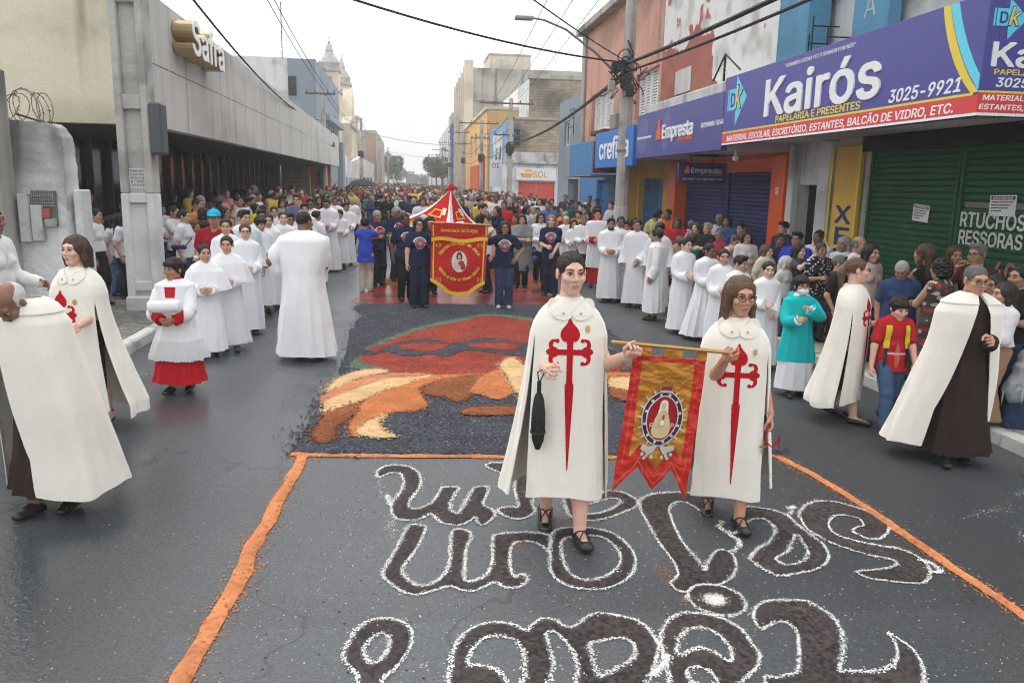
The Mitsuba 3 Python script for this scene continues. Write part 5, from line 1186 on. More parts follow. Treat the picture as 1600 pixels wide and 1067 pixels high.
# scattered crumbs and small litter on the road
g = np.random.default_rng(9)
n = 1300
pts = np.stack([g.uniform(-0.9, 3.0, n), g.uniform(2.9, 6.0, n)], 1)
struct('loose_grit', grains(pts, 0.0032, 11, (0.0, 0.002)), 'chalk', kind='stuff', label='pale grit scattered over the lettered road')
pts = np.stack([g.uniform(-0.9, 3.0, 500), g.uniform(2.9, 6.0, 500)], 1)
struct('dark_crumbs', grains(pts, 0.006, 12, (0.0, 0.002)), 'carpet_black', kind='stuff', label='dark crumbs scattered over the lettered road')
c = np.stack([np.interp(np.linspace(0, 1, 2200), [0, 1], [-0.22, 0.06]) + g.normal(0, .022, 2200), np.linspace(5.6, 3.05, 2200) + g.normal(0, .02, 2200)], 1)
c = c[meshkit.fbm(np.c_[c * [9, 9], np.zeros(2200)], 3, 8) > .57][::3]
struct('worn_lane_line', grains(c, 0.0034, 13, (0.0005, 0.0015), 0.1), 'chalk', kind='stuff', label='faint worn white lane line left of the lettering')
sc = []
for x, y, a in ((4.1, 4.9, .4), (4.3, 4.5, .9), (4.6, 4.7, .2), (4.0, 4.4, 1.2), (4.7, 5.3, .5), (-2.9, 8.9, .1)):
  t = g.normal(0, 1, 70)
  sc.append(np.stack([x + math.cos(a) * t * .16 + g.normal(0, .035, 70), y + math.sin(a) * t * .16 + g.normal(0, .035, 70)], 1))
struct('white_scuffs', grains(np.vstack(sc), 0.0036, 14, (0.0005, 0.0015), 0.1), 'chalk', kind='stuff', label='white powdery scuffs on the road near the right kerb')
yl = [np.stack([x + g.normal(0, .035, 60), y + g.normal(0, .05, 60)], 1) for x, y in ((1.43, 3.93), (1.40, 4.02), (1.46, 3.72), (1.0, 4.75), (0.62, 4.42))]
struct('ochre_smears', grains(np.vstack(yl), 0.0045, 15, (0.001, 0.002), 0.1), 'carpet_orange', kind='stuff', label='ochre sawdust smears trodden into the lettering')
# ---------------------------------------------------------------- people: a small implicit-surface modeller
V = lambda *a: np.array(a, float)


def smin(a, b, k):
  h = np.clip(0.5 + 0.5 * (b - a) / k, 0, 1)
  return b * (1 - h) + a * h - k * h * (1 - h)


def prim_d(p, X, Y, Z):
  if p[0] == 'c':
    _, a, b, r0, r1 = p[:5]
    fl = p[5] if len(p) > 5 and p[5] is not None else (1, 1, 1)
    a, b = np.asarray(a, float), np.asarray(b, float)
    d = (b - a) / fl
    L2 = max(float(d @ d), 1e-9)
    qx, qy, qz = (X - a[0]) / fl[0], (Y - a[1]) / fl[1], (Z - a[2]) / fl[2]
    t = np.clip((qx * d[0] + qy * d[1] + qz * d[2]) / L2, 0, 1)
    r = r0 + (r1 - r0) * t
    return np.sqrt((qx - d[0] * t) ** 2 + (qy - d[1] * t) ** 2 + (qz - d[2] * t) ** 2) - r
  _, c, r = p[:3]
  R = p[3] if len(p) > 3 and p[3] is not None else None
  qx, qy, qz = X - c[0], Y - c[1], Z - c[2]
  if R is not None:
    qx, qy, qz = (R[0][i] * qx + R[1][i] * qy + R[2][i] * qz for i in range(3))
  k0 = np.sqrt((qx / r[0]) ** 2 + (qy / r[1]) ** 2 + (qz / r[2]) ** 2)
  k1 = np.sqrt((qx / r[0] ** 2) ** 2 + (qy / r[1] ** 2) ** 2 + (qz / r[2] ** 2) ** 2)
  return k0 * (k0 - 1) / np.maximum(k1, 1e-6)


def prim_box(p):
  if p[0] == 'c':
    fl = np.array(p[5] if len(p) > 5 and p[5] is not None else (1, 1, 1))
    r = max(p[3], p[4]) * fl
    return np.minimum(p[1], p[2]) - r, np.maximum(p[1], p[2]) + r
  r = np.array(p[2]) if len(p) < 4 or p[3] is None else np.full(3, max(p[2]))
  return np.asarray(p[1]) - r, np.asarray(p[1]) + r


def nets(D, o, h):
  """naive surface nets: one smooth closed mesh around D < 0"""
  n = np.array(D.shape)
  S = D < 0
  cn = n - 1
  acc, cnt, quads = {}, None, []
  ids, pos = [], []
  for ax in range(3):
    sl0 = [slice(None)] * 3
    sl1 = [slice(None)] * 3
    sl0[ax], sl1[ax] = slice(0, -1), slice(1, None)
    A, B = S[tuple(sl0)], S[tuple(sl1)]
    e = np.argwhere(A != B)
    b_, c_ = [k for k in range(3) if k != ax]
    ok = (e[:, b_] > 0) & (e[:, b_] < n[b_] - 1) & (e[:, c_] > 0) & (e[:, c_] < n[c_] - 1)
    e = e[ok]
    i1 = e.copy()
    i1[:, ax] += 1
    d0, d1 = D[tuple(e.T)], D[tuple(i1.T)]
    t = d0 / (d0 - d1)
    p = e.astype(float)
    p[:, ax] += t
    cells = []
    for ob, oc in ((0, 0), (-1, 0), (-1, -1), (0, -1)):
      c = e.copy()
      c[:, b_] += ob
      c[:, c_] += oc
      cells.append(np.ravel_multi_index(c.T, cn))
    ids += cells
    pos += [p] * 4
    q = np.stack(cells, 1)
    flip = S[tuple(e.T)] ^ (ax == 1)
    q[~flip] = q[~flip][:, ::-1]
    quads.append(q)
  ids, pos, quads = np.concatenate(ids), np.concatenate(pos), np.concatenate(quads)
  u, inv = np.unique(ids, return_inverse=True)
  w = np.bincount(inv, minlength=len(u))
  v = np.stack([np.bincount(inv, pos[:, k], minlength=len(u)) / w for k in range(3)], 1)
  q = np.searchsorted(u, quads)
  return v * h + o, np.vstack([q[:, [0, 1, 2]], q[:, [0, 2, 3]]])


def sdf(prims, res, k=0.02, disp=None, cuts=(), subs=(), relax=1):
  """prims -> mesh. cuts = (normal, offset): keep n.x <= offset; subs are carved out"""
  lo = np.min([prim_box(p)[0] for p in prims], 0) - 2.5 * res - 0.012
  hi = np.max([prim_box(p)[1] for p in prims], 0) + 2.5 * res + 0.012
  n = np.ceil((hi - lo) / res).astype(int) + 1
  ax = [lo[i] + res * np.arange(n[i]) for i in range(3)]
  D = np.full(n, 0.3)

  def local(p, pad):
    a, b = prim_box(p)
    s = [slice(max(0, int((a[i] - pad - lo[i]) / res)), min(n[i], int((b[i] + pad - lo[i]) / res) + 2)) for i in range(3)]
    return tuple(s), ax[0][s[0]][:, None, None], ax[1][s[1]][None, :, None], ax[2][s[2]][None, None, :]
  for p in prims:
    kk = p[6] if len(p) > 6 else k
    s, X, Y, Z = local(p, 2 * kk + 0.03)
    D[s] = smin(D[s], prim_d(p, X, Y, Z), kk)
  for p in subs:
    kk = p[6] if len(p) > 6 else k
    s, X, Y, Z = local(p, 2 * kk + 0.03)
    D[s] = -smin(-D[s], prim_d(p, X, Y, Z), kk)
  if disp is not None:
    near = np.abs(D) < 0.07
    i = np.argwhere(near)
    D[near] += disp(lo + i * res)
  for nrm, off in cuts:
    X, Y, Z = ax[0][:, None, None], ax[1][None, :, None], ax[2][None, None, :]
    D = np.maximum(D, nrm[0] * X + nrm[1] * Y + nrm[2] * Z - off)
  v, f = nets(D, lo, res)
  m = tm(v, f)
  if relax:
    trimesh.smoothing.filter_laplacian(m, lamb=0.5, iterations=relax)
  return m


CACHE = {}


def cached(key, fn):
  if key not in CACHE:
    CACHE[key] = fn()
  return CACHE[key]


# ---- head, in its own frame: origin between the ears, face towards -y, 0.225 m from chin to crown
def head_mesh(kind, res):
  def make():
    jaw = {'m': 1.06, 'f': 0.93, 'c': 0.92}[kind]
    P = [('e', V(0, .016, .036), (.075, .093, .083)), ('e', V(0, -.028, -.042), (.058 * jaw, .060, .070)), ('e', V(0, -.058, -.094), (.027 * jaw, .024, .018)),
      ('c', V(-.034, -.074, .030), V(.034, -.074, .030), .015 if kind == 'm' else .0125, .015 if kind == 'm' else .0125, None, .02), ('e', V(-.040, -.062, -.020), (.024, .026, .022)), ('e', V(.040, -.062, -.020), (.024, .026, .022)),
      ('c', V(0, -.084, .016), V(0, -.102, -.022), .0075, .0110 if kind != 'm' else .0125, None, .010), ('e', V(-.013, -.092, -.027), (.008, .010, .007), None, 0, 0, .006), ('e', V(.013, -.092, -.027), (.008, .010, .007), None, 0, 0, .006),
      ('e', V(0, -.078, -.058), (.024, .016, .014), None, 0, 0, .012)]
    for s in (-1, 1):
      P.append(('e', V(s * .077, .012, -.002), (.009, .020, .032), None, 0, 0, .006))
    S = [('e', V(s * .031, -.094, .008), (.017, .014, .0105), None, 0, 0, .010) for s in (-1, 1)]
    P.append(('c', V(0, .022, -.05), V(0, .040, -.175), .052 * (1.1 if kind == 'm' else .92), .056 * (1.1 if kind == 'm' else .92)))
    m = sdf(P, res, 0.022, subs=S)
    return np.array(m.vertices), np.array(m.faces)
  return cached(('head', kind, res), make)


def face_parts():
  def make():
    out = {}
    for i, s in enumerate((-1, 1)):
      out['eye', i] = ellipsoid(V(s * .031, -.0785, .008), (.0128, .0102, .0072), 2)
      out['iris', i] = ellipsoid(V(s * .031, -.0866, .0078), (.0062, .0035, .0068), 1)
      out['lid', i] = tube([V(s * .016, -.086, .0075), V(s * .024, -.0905, .0150), V(s * .033, -.0900, .0160), V(s * .043, -.0835, .0125), V(s * .049, -.077, .0075)], [.0015, .0026, .0028, .0024, .001], 5)
      out['brow', i] = tube([V(s * .013, -.0905, .028), V(s * .025, -.0915, .0335), V(s * .038, -.087, .0355), V(s * .053, -.074, .030)], [.0022, .0032, .0026, .001], 6)
    lip = [ellipsoid(V(0, -.0915, -.0535), (.023, .0055, .0042), 2), ellipsoid(V(0, -.0905, -.0625), (.019, .006, .0052), 2)]
    out['lips', 0] = join(lip)
    gl = []
    for s in (-1, 1):
      th = np.linspace(0, 2 * math.pi, 17)
      gl.append(tube(np.stack([s * .032 + .024 * np.cos(th), np.full(17, -.104) + 0.10 * (.024 * np.cos(th) * s) * (1), .006 + .018 * np.sin(th)], 1), .0022, 5, False))
      gl.append(tube([V(s * .056, -.101, .010), V(s * .072, -.075, .012), V(s * .080, .0, .010)], .0020, 5))
    gl.append(tube([V(-.009, -.1045, .010), V(0, -.107, .012), V(.009, -.1045, .010)], .002, 5))
    out['glasses', 0] = join(gl)
    return out
  return cached('face', make)


def strands(amp, fx=70, fz=9):
  return lambda P: (meshkit.noise(np.stack([P[:, 0] * fx, P[:, 1] * fx, P[:, 2] * fz], 1), 2) - 0.5) * amp


def hair_mesh(style, res):
  def make():
    cap = ('e', V(0, .021, .044), (.083, .100, .086))
    face = [('e', V(0, -.115, -.030), (.066, .080, .095), None, 0, 0, .014)]
    cuts = []
    P = [cap]
    disp = strands(.010)
    if style == 'short':
      P += [('c', V(-.04, -.055, .098), V(.04, -.055, .098), .022, .022)]
      cuts = [(V(0, -.55, -.83), .045)]
    elif style == 'fringe':
      P += [('e', V(0, -.062, .062), (.064, .036, .034)), ('e', V(0, .03, .03), (.088, .095, .09))]
      face = [('e', V(0, -.115, -.050), (.064, .080, .082), None, 0, 0, .01)]
      cuts = [(V(0, -.55, -.83), .060)]
    elif style == 'cropped':
      P = [('e', V(0, .019, .041), (.079, .096, .085))]
      disp = strands(.004, 120, 120)
      cuts = [(V(0, -.62, -.78), .030)]
    elif style == 'bald':
      P = [('e', V(0, .022, .030), (.080, .096, .080))]
      face = [('e', V(0, -.09, .05), (.090, .10, .13), None, 0, 0, .014), ('e', V(0, .0, .13), (.075, .09, .075), None, 0, 0, .014)]
      disp = strands(.004, 120, 120)
      cuts = [(V(0, -.62, -.78), .035)]
    elif style == 'tied':
      P = [('e', V(0, .021, .041), (.080, .098, .084)), ('e', V(0, .112, .018), (.034, .030, .034)), ('c', V(0, .08, .03), V(0, .11, .02), .03, .02)]
      disp = strands(.005)
      face = [('e', V(0, -.115, -.014), (.066, .080, .095), None, 0, 0, .014)]
      cuts = [(V(0, -.55, -.83), .060)]
    elif style == 'ponytail':
      P = [('e', V(0, .021, .041), (.080, .098, .084)), ('c', V(0, .10, .05), V(0, .145, -.03), .026, .034), ('c', V(0, .145, -.03), V(0, .135, -.20), .034, .016)]
      disp = strands(.008)
      face += [('e', V(0, -.02, -.12), (.09, .12, .085), None, 0, 0, .01)]
    elif style in ('long', 'bob', 'verylong'):
      e = {'bob': -.115, 'long': -.24, 'verylong': -.42}[style]
      P += [('e', V(0, .03, .03), (.089, .10, .09))]
      for s in (-1, 1):
        P += [('c', V(s * .070, -.004, .05), V(s * .084, .005, -.06), .024, .024), ('c', V(s * .084, .005, -.06), V(s * .092, .0 if e < -.2 else .01, e), .026, .018)]
      P += [('c', V(-.045, .085, .0), V(-.055, .095, e), .042, .030), ('c', V(.045, .085, .0), V(.055, .095, e), .042, .030)]
      face = [('e', V(0, -.105, -.050), (.060, .090, .120), None, 0, 0, .012), ('c', V(0, -.03, -.10), V(0, -.05, -.5), .058, .075, None, .012)]
      disp = strands(.014, 60, 5)
    elif style == 'curly':
      P += [('e', V(0, .03, .025), (.100, .105, .098)), ('e', V(0, .05, -.04), (.098, .080, .075))]
      face = [('e', V(0, -.11, -.045), (.060, .090, .115), None, 0, 0, .012), ('c', V(0, -.03, -.10), V(0, -.05, -.4), .05, .06, None, .012)]
      disp = strands(.034, 46, 46)
    elif style == 'braids':
      P += [('e', V(0, .03, .03), (.092, .10, .09))]
      for i, a in enumerate(np.linspace(-.3, 3.44, 11)):
        P.append(('c', V(.080 * math.cos(a), .03 + .07 * math.sin(a), .03), V(.092 * math.cos(a), .04 + .08 * math.sin(a), -.20 - .03 * (i % 3)), .021, .014, None, .004))
      disp = strands(.012, 40, 60)
    m = sdf(P, res, 0.02, disp, cuts, face)
    return m
  return cached(('hair', style, res), make)


# ---- hands: wrist at the origin, fingers along -z, palm towards -y, thumb towards +x
def hand_mesh(curl, res, spread=1.0):
  def make():
    P = [('c', V(-.026, 0, -.02), V(-.029, 0, -.078), .0150, .0125), ('c', V(.0, 0, -.015), V(-.003, 0, -.084), .0165, .0130), ('c', V(.022, 0, -.02), V(.024, 0, -.080), .0150, .0125),
      ('c', V(0, 0, .02), V(0, 0, -.02), .024, .022, (1, .8, 1))]
    tip = {}
    for i, (x, l) in enumerate(((-.0335, .058), (-.0115, .072), (.0115, .077), (.0335, .068))):
      p = V(x, 0, -.080 - .006 * (i in (1, 2)))
      ang = 0.0
      for j, fr in enumerate((.42, .32, .26)):
        ang += curl * (0.75, 1.15, 0.8)[j] * (1 + 0.08 * (1.5 - i))
        q = p + l * fr * V(0.10 * x / .03 * spread * (j == 0), -math.sin(ang), -math.cos(ang))
        P.append(('c', p, q, .0088 - .0009 * j, .0081 - .0010 * j, None, .004))
        p = q
    a = V(.026, -.004, -.018)
    b = V(.050, -.018 - .012 * curl, -.048)
    c = V(.052 - .016 * curl, -.030 - .022 * curl, -.078)
    d = V(.046 - .030 * curl, -.036 - .026 * curl, -.100)
    P += [('c', a, b, .0150, .0115, None, .012), ('c', b, c, .0105, .0092, None, .004), ('c', c, d, .0092, .0075, None, .004)]
    m = sdf(P, res, 0.010)
    return np.array(m.vertices), np.array(m.faces)
  return cached(('hand', round(curl, 2), res), make)


def frame_to(d, n):
  """rotation with -z along d and -y near n"""
  z = -d / np.linalg.norm(d)
  y = -np.asarray(n, float)
  y = y - z * (y @ z)
  y /= np.linalg.norm(y) + 1e-9
  return np.stack([np.cross(y, z), y, z], 1)


def ik(a, b, l1, l2, hint):
  d = b - a
  L = np.linalg.norm(d)
  m = (l1 + l2) * 0.995
  if L > m:
    b = a + d / L * m
    d, L = b - a, m
  u = d / L
  x = (l1 * l1 - l2 * l2 + L * L) / (2 * L)
  y = math.sqrt(max(l1 * l1 - x * x, 1e-8))
  h = np.asarray(hint, float) - u * (np.asarray(hint, float) @ u)
  h /= np.linalg.norm(h) + 1e-9
  return a + u * x + h * y, b


ARMS = {  # wrist targets for the image-left hand in units of the height; mirrored for the other hand
  'down': ((-.150, -.02, .49), (-.4, .8, 0)), 'clasp': ((-.038, -.145, .615), (-.55, .55, -1)), 'low_clasp': ((-.035, -.13, .53), (-.6, .8, -.6)), 'hold': ((-.075, -.175, .66), (-.5, .4, -1)),
  'phone': ((-.05, -.20, .86), (-.8, .1, -.9)), 'up': ((-.16, -.12, .93), (-1, .1, -.4)), 'cross': ((.05, -.135, .66), (-1, -.1, -.6)), 'hip': ((-.13, -.03, .57), (-1, .9, .1)),
  'chest': ((-.06, -.16, .70), (-.5, .3, -1)), 'back': ((-.10, .10, .52), (-.7, .8, 0)), 'face': ((-.045, -.135, .83), (-.6, -.3, -1)), 'out': ((-.25, -.10, .66), (-.6, .4, -.9)), 'walk': ((-.15, -.12, .50), (-.5, .8, 0)),
}


class Pose:
  """joints of a figure of height h in its own frame (facing -y, feet at z = 0)"""

  def __init__(s, h, sex='f', arms=('down', 'down'), legs='stand', lean=0.0, head=(0, 0, 0), build=1.0, hs=None, wide=1.0, stride=1.0):
    s.h, s.sex, s.b = h, sex, build
    s.hs = hs or {'m': 1.03, 'f': 1.04, 'c': 1.05}[sex] * (h / 1.68) ** 0.55
    s.hs = min(s.hs, 1.07)
    sw = {'m': .106, 'f': .092, 'c': .093}[sex] * h * (0.7 + 0.3 * build) * wide
    headh = .225 * s.hs
    R = rotx(lean)[:3, :3]
    s.hip0 = V(0, 0, .52 * h)
    up = lambda p: s.hip0 + R @ (p - s.hip0)
    zt = h - headh
    s.neck = up(V(0, .012 * h, zt - .025 * h))
    s.chest = up(V(0, .005 * h, .72 * h))
    s.waist = up(V(0, .0, .61 * h))
    zs = zt - (.066 if wide > .9 else .078 if wide > .8 else .094) * h
    s.sh = [up(V(-sw, .008 * h, zs)), up(V(sw, .008 * h, zs))]
    s.R = R
    Rh = rotz(head[0])[:3, :3] @ rotx(head[1])[:3, :3]
    s.headR = R @ Rh if lean < 0.5 else R @ Rh
    base = up(V(0, .004 * h, h - .242 * s.hs))
    s.headO = base + s.headR @ V(0, -.012, .113 * s.hs)
    s.elb, s.wri = [], []
    for i, sg in enumerate((1, -1)):
      a = arms[i]
      t, hint = ARMS[a] if isinstance(a, str) else a
      if isinstance(a, str):
        tgt = up(V(t[0] * sg, t[1], t[2]) * h) if lean and lean < .3 else V(t[0] * sg, t[1], t[2]) * h
        hint = V(hint[0] * sg, hint[1], hint[2])
      else:
        tgt, hint = V(*t) * h, V(*hint)
      e, w = ik(s.sh[i], tgt, .168 * h, .150 * h, hint)
      s.elb.append(e), s.wri.append(w)
    s.kne, s.ank, s.toe = [], [], []
    hw = .050 * h * (0.8 + 0.2 * build)
    for i, sg in enumerate((-1, 1)):
      hip = V(sg * hw, 0, .50 * h)
      off = {'stand': (0.0, 0.0, 0), 'walk': ((-.13, 0, 0), (.15, .03, .5))[i], 'walk2': ((.15, .03, .5), (-.13, 0, 0))[i], 'wide': (-.02 * sg, 0, 0), 'step': ((-.07, 0, 0), (.08, .01, .2))[i], 'step2': ((.095, .014, .35), (-.085, 0, 0))[i]}[legs]
      an = V(sg * hw * (1.0 if legs != 'wide' else 1.7), off[0] * h * stride, (.045 + off[1] * stride) * h)
      k, an = ik(hip, an, .235 * h, .232 * h, (0, -1, 0))
      pitch = off[2] * stride
      fwd = V(sg * .12, -math.cos(pitch), -math.sin(pitch))
      s.kne.append(k), s.ank.append(an), s.toe.append(an + fwd * .088 * h + V(0, 0, -.022 * h))
    s.hips = [V(-hw, 0, .50 * h), V(hw, 0, .50 * h)]

  def torso(s, g=0.0, bust=True):
    h, b = s.h, s.b
    w = {'m': 1.0, 'f': .92, 'c': .88}[s.sex]
    P = [('e', s.chest + s.R @ V(0, 0, .02 * h), (.098 * h * w * b + g, .064 * h * b + g, .115 * h + g), s.R), ('e', s.waist, (.082 * h * w * b + g, .060 * h * (b ** 1.5) + g, .095 * h + g), s.R),
      ('e', V(0, .004 * h, .525 * h), (.094 * h * (b if s.sex != 'f' else b * 1.04) + g, .070 * h * b + g, .075 * h + g)), *[('c', s.neck + s.R @ V(0, 0, -.004 * h), q, .030 * h + g, .030 * h + g, (1, .95, 1)) for q in s.sh]]
    if s.sex == 'f' and bust:
      for q in (-1, 1):
        P.append(('e', s.chest + s.R @ V(q * .042 * h, -.050 * h * b, -.008 * h), (.036 * h * b + g * .5, .030 * h * b + g * .5, .034 * h + g * .5)))
    return P

  def arm(s, i, r=(.030, .025, .018), to=2.0, g=0.0):
    h = s.h
    bb = 0.6 + 0.4 * s.b
    P = []
    a, e, w = s.sh[i], s.elb[i], s.wri[i]
    if to <= 1:
      return [('c', a, a + (e - a) * to, r[0] * h * bb + g, (r[0] + (r[1] - r[0]) * to) * h * bb + g)]
    P.append(('c', a, e, r[0] * h * bb + g, r[1] * h * bb + g))
    P.append(('c', e, e + (w - e) * (to - 1), r[1] * h * bb + g, (r[1] + (r[2] - r[1]) * (to - 1)) * h * bb + g))
    return P

  def leg(s, i, r=(.052, .036, .022), g=0.0, to=2.0):
    h = s.h
    bb = 0.65 + 0.35 * s.b
    hp, k, a = s.hips[i], s.kne[i], s.ank[i]
    c = k + (a - k) * .35 + V(0, .008 * h, 0)
    return [('c', hp, k, r[0] * h * bb + g, r[1] * h * bb + g), ('c', k, c, r[1] * h * bb + g, .033 * h * bb + g), ('c', c, a, .032 * h * bb + g, r[2] * h + g)]

  def skin(s, res, hres, curl=(.35, .35), palms=(None, None), robed=False, hands=True):
    h = s.h
    P = s.torso(-.008, False)
    P += [('c', s.neck, s.headO + s.headR @ V(0, .03, -.07) * s.hs, .036 * h * (1 if s.sex == 'm' else .85), .030 * h)]
    for i in (0, 1):
      P += s.arm(i)
      if robed:      # under a long garment the leg runs straight from hip to ankle
        hp, an = s.hips[i] + V(0, .01, 0), s.ank[i]
        c = hp + (an - hp) * .64
        P += [('c', hp, c, .034 * h, .028 * h), ('c', c, hp + (an - hp) * .76, .030 * h, .0315 * h), ('c', hp + (an - hp) * .76, an, .0315 * h, .0215 * h)]
      else:
        P += s.leg(i)
      P.append(('c', s.ank[i] + V(0, .02 * h, -.02 * h), s.toe[i], .020 * h, .014 * h, (1.1, 1, .9)))
    body = sdf(P, res, 0.025 * h / 1.6)
    ms = [body]
    v, f = head_mesh(s.sex, hres)
    ms.append(tm((v * s.hs) @ s.headR.T + s.headO, f))
    if hands:
      for i in (0, 1):
        v, f = hand_mesh(curl[i], 0.0042 if res < .012 else .0068)
        v = v * (h / 1.68) * (0.92 if s.sex != 'm' else 1.0)
        if i == 1:
          pass
        d = s.wri[i] - s.elb[i]
        n = palms[i] if palms[i] is not None else V(.9 if i == 0 else -.9, .1, -.35)
        Rm = frame_to(d, n)
        flip = 1 if (i == 0) else -1
        # the thumb lies towards the body's front when the arms hang
        th = Rm[:, 0]
        if (th @ V(0, -1, .6)) < 0:
          v = v * [-1, 1, 1]
          f = f[:, ::-1]
        ms.append(tm(v @ Rm.T + s.wri[i], f))
    return join(ms)


def mtx(M):
  return T(np.asarray(M).tolist())


SKIN = [(0.62, 0.405, 0.315), (0.47, 0.27, 0.185), (0.335, 0.18, 0.115), (0.20, 0.105, 0.066), (0.105, 0.056, 0.038)]


def skin_col(base, amp):
  def fn(p, n, uv):
    a = F_(p.x * 26, p.y * 26, p.z * 26, 2)
    return mi.Color3f(base) * (1 - amp + 2 * amp * a) * MIX((1.0, 1.0, 1.0), (1.08, 0.9, 0.86), N_(p.x * 14, p.y * 14, p.z * 14))
  return fn


for i, c in enumerate(SKIN):
  scene[f'skin_{i}'] = {'type': 'principled', 'base_color': rgb(c), 'roughness': 0.48, 'specular': 0.35}
  bsdf(f'skin_fine_{i}', mikit.proc(skin_col(c, 0.10)), 0.46, 0.4, two=False)
HAIRC = {'black': (0.012, 0.010, 0.009), 'dark': (0.024, 0.016, 0.012), 'brown': (0.060, 0.032, 0.019), 'light': (0.115, 0.064, 0.036), 'blond': (0.26, 0.17, 0.085), 'grey': (0.30, 0.30, 0.30), 'pepper': (0.11, 0.11, 0.11), 'white': (0.52, 0.52, 0.52)}
HB_ = mikit.proc(lambda p, n, uv: N_(p.x * 170, p.y * 170, p.z * 22) + 0.5 * N_(p.x * 60, p.y * 60, p.z * 9), 2e-3)
for k_, c in HAIRC.items():
  bsdf('hair_' + k_, c, 0.45, 0.4, bump=(HB_, 0.012))
scene['eye_white'] = {'type': 'principled', 'base_color': rgb((0.62, 0.60, 0.58)), 'roughness': 0.15, 'specular': 0.5}
scene['iris'] = {'type': 'principled', 'base_color': rgb((0.018, 0.010, 0.007)), 'roughness': 0.1, 'specular': 0.5}
LIPS = [(0.42, 0.17, 0.145), (0.36, 0.13, 0.11), (0.24, 0.095, 0.08), (0.15, 0.06, 0.055), (0.09, 0.040, 0.037)]


def cloth(c, rough=0.85):
  return paint(c, rough, 0.15)


def weave_bump(p, n, uv):
  return F_(p.x * 9, p.y * 9, p.z * 4.5, 3) * 1.0 + N_(p.x * 260, p.y * 260, p.z * 260) * 0.06


def wool_col(base):
  def fn(p, n, uv):
    return mi.Color3f(base) * (0.93 + 0.12 * F_(p.x * 6, p.y * 6, p.z * 3, 3)) * (0.97 + 0.06 * N_(p.x * 300, p.y * 300, p.z * 300))
  return fn


bsdf('ivory_wool', mikit.proc(wool_col((0.745, 0.715, 0.645))), 0.85, 0.15, bump=(mikit.proc(weave_bump, 4e-3), 0.008))
bsdf('white_cotton', mikit.proc(wool_col((0.745, 0.755, 0.785))), 0.85, 0.15, bump=(mikit.proc(weave_bump, 4e-3), 0.010))
bsdf('brown_habit', mikit.proc(wool_col((0.034, 0.022, 0.019))), 0.9, 0.12, bump=(mikit.proc(weave_bump, 4e-3), 0.008))


def folds(cx, cy, z0, z1, amp, n=9, seed=0, wr=0.004):
  """displacement of hanging cloth: pleats that grow towards the hem, small creases everywhere"""
  def fn(P):
    th = np.arctan2(P[:, 1] - cy, P[:, 0] - cx)
    t = np.clip((z1 - P[:, 2]) / (z1 - z0), 0, 1)
    q = np.stack([np.cos(th) * n * .5 + seed, np.sin(th) * n * .5, P[:, 2] * 0.9], 1)
    pl = np.abs(meshkit.noise(q * [1, 1, 1], seed) - 0.5) * 2
    q2 = np.stack([P[:, 0] * 14, P[:, 1] * 14, P[:, 2] * 7 + seed], 1)
    return amp * t ** 0.8 * (0.55 - pl) * 1.6 + (meshkit.fbm(q2, 2, seed + 1) - 0.5) * wr * 2
  return fn


def creases(amp, seed=0, f=11):
  return lambda P: (np.abs(meshkit.fbm(P * [f, f, f * .7] + seed, 2, seed) - 0.5) - 0.1) * amp * 2


def drape(poly, mesh, off=0.004, size=0.02, back=False):
  """a flat applied shape laid on the front of a cloth mesh"""
  from scipy.spatial import cKDTree
  m = extrude(poly, 0.001)
  keep = m.triangles_center[:, 2] > 0.0009
  v, f = trimesh.remesh.subdivide_to_size(m.vertices, m.faces[keep], size)
  nv, nn = np.array(mesh.vertices), np.array(mesh.vertex_normals)
  sgn = -1 if back else 1
  sel = (nn[:, 1] * sgn < -0.12) & (np.abs(nv[:, 0] - v[:, 0].mean()) < np.ptp(v[:, 0]) + .1)
  fv = nv[sel]
  tr = cKDTree(fv[:, [0, 2]])
  d, i = tr.query(v[:, :2], k=10)
  y = fv[i, 1] * sgn
  ymin = y.min(1, keepdims=True)
  w = np.exp(-(d / 0.014) ** 2) * (y < ymin + 0.05) + 1e-9
  yy = (y * w).sum(1) / w.sum(1)
  return tm(np.stack([v[:, 0], sgn * (yy - off), v[:, 1]], 1), f if back else f)
# ---------------------------------------------------------------- clothes and the assembly of a person
PEOPLE, STOOD = {}, []
CUFF = {'short': .62, 'long': 2.0, 'three': 1.5, 'none': 0}


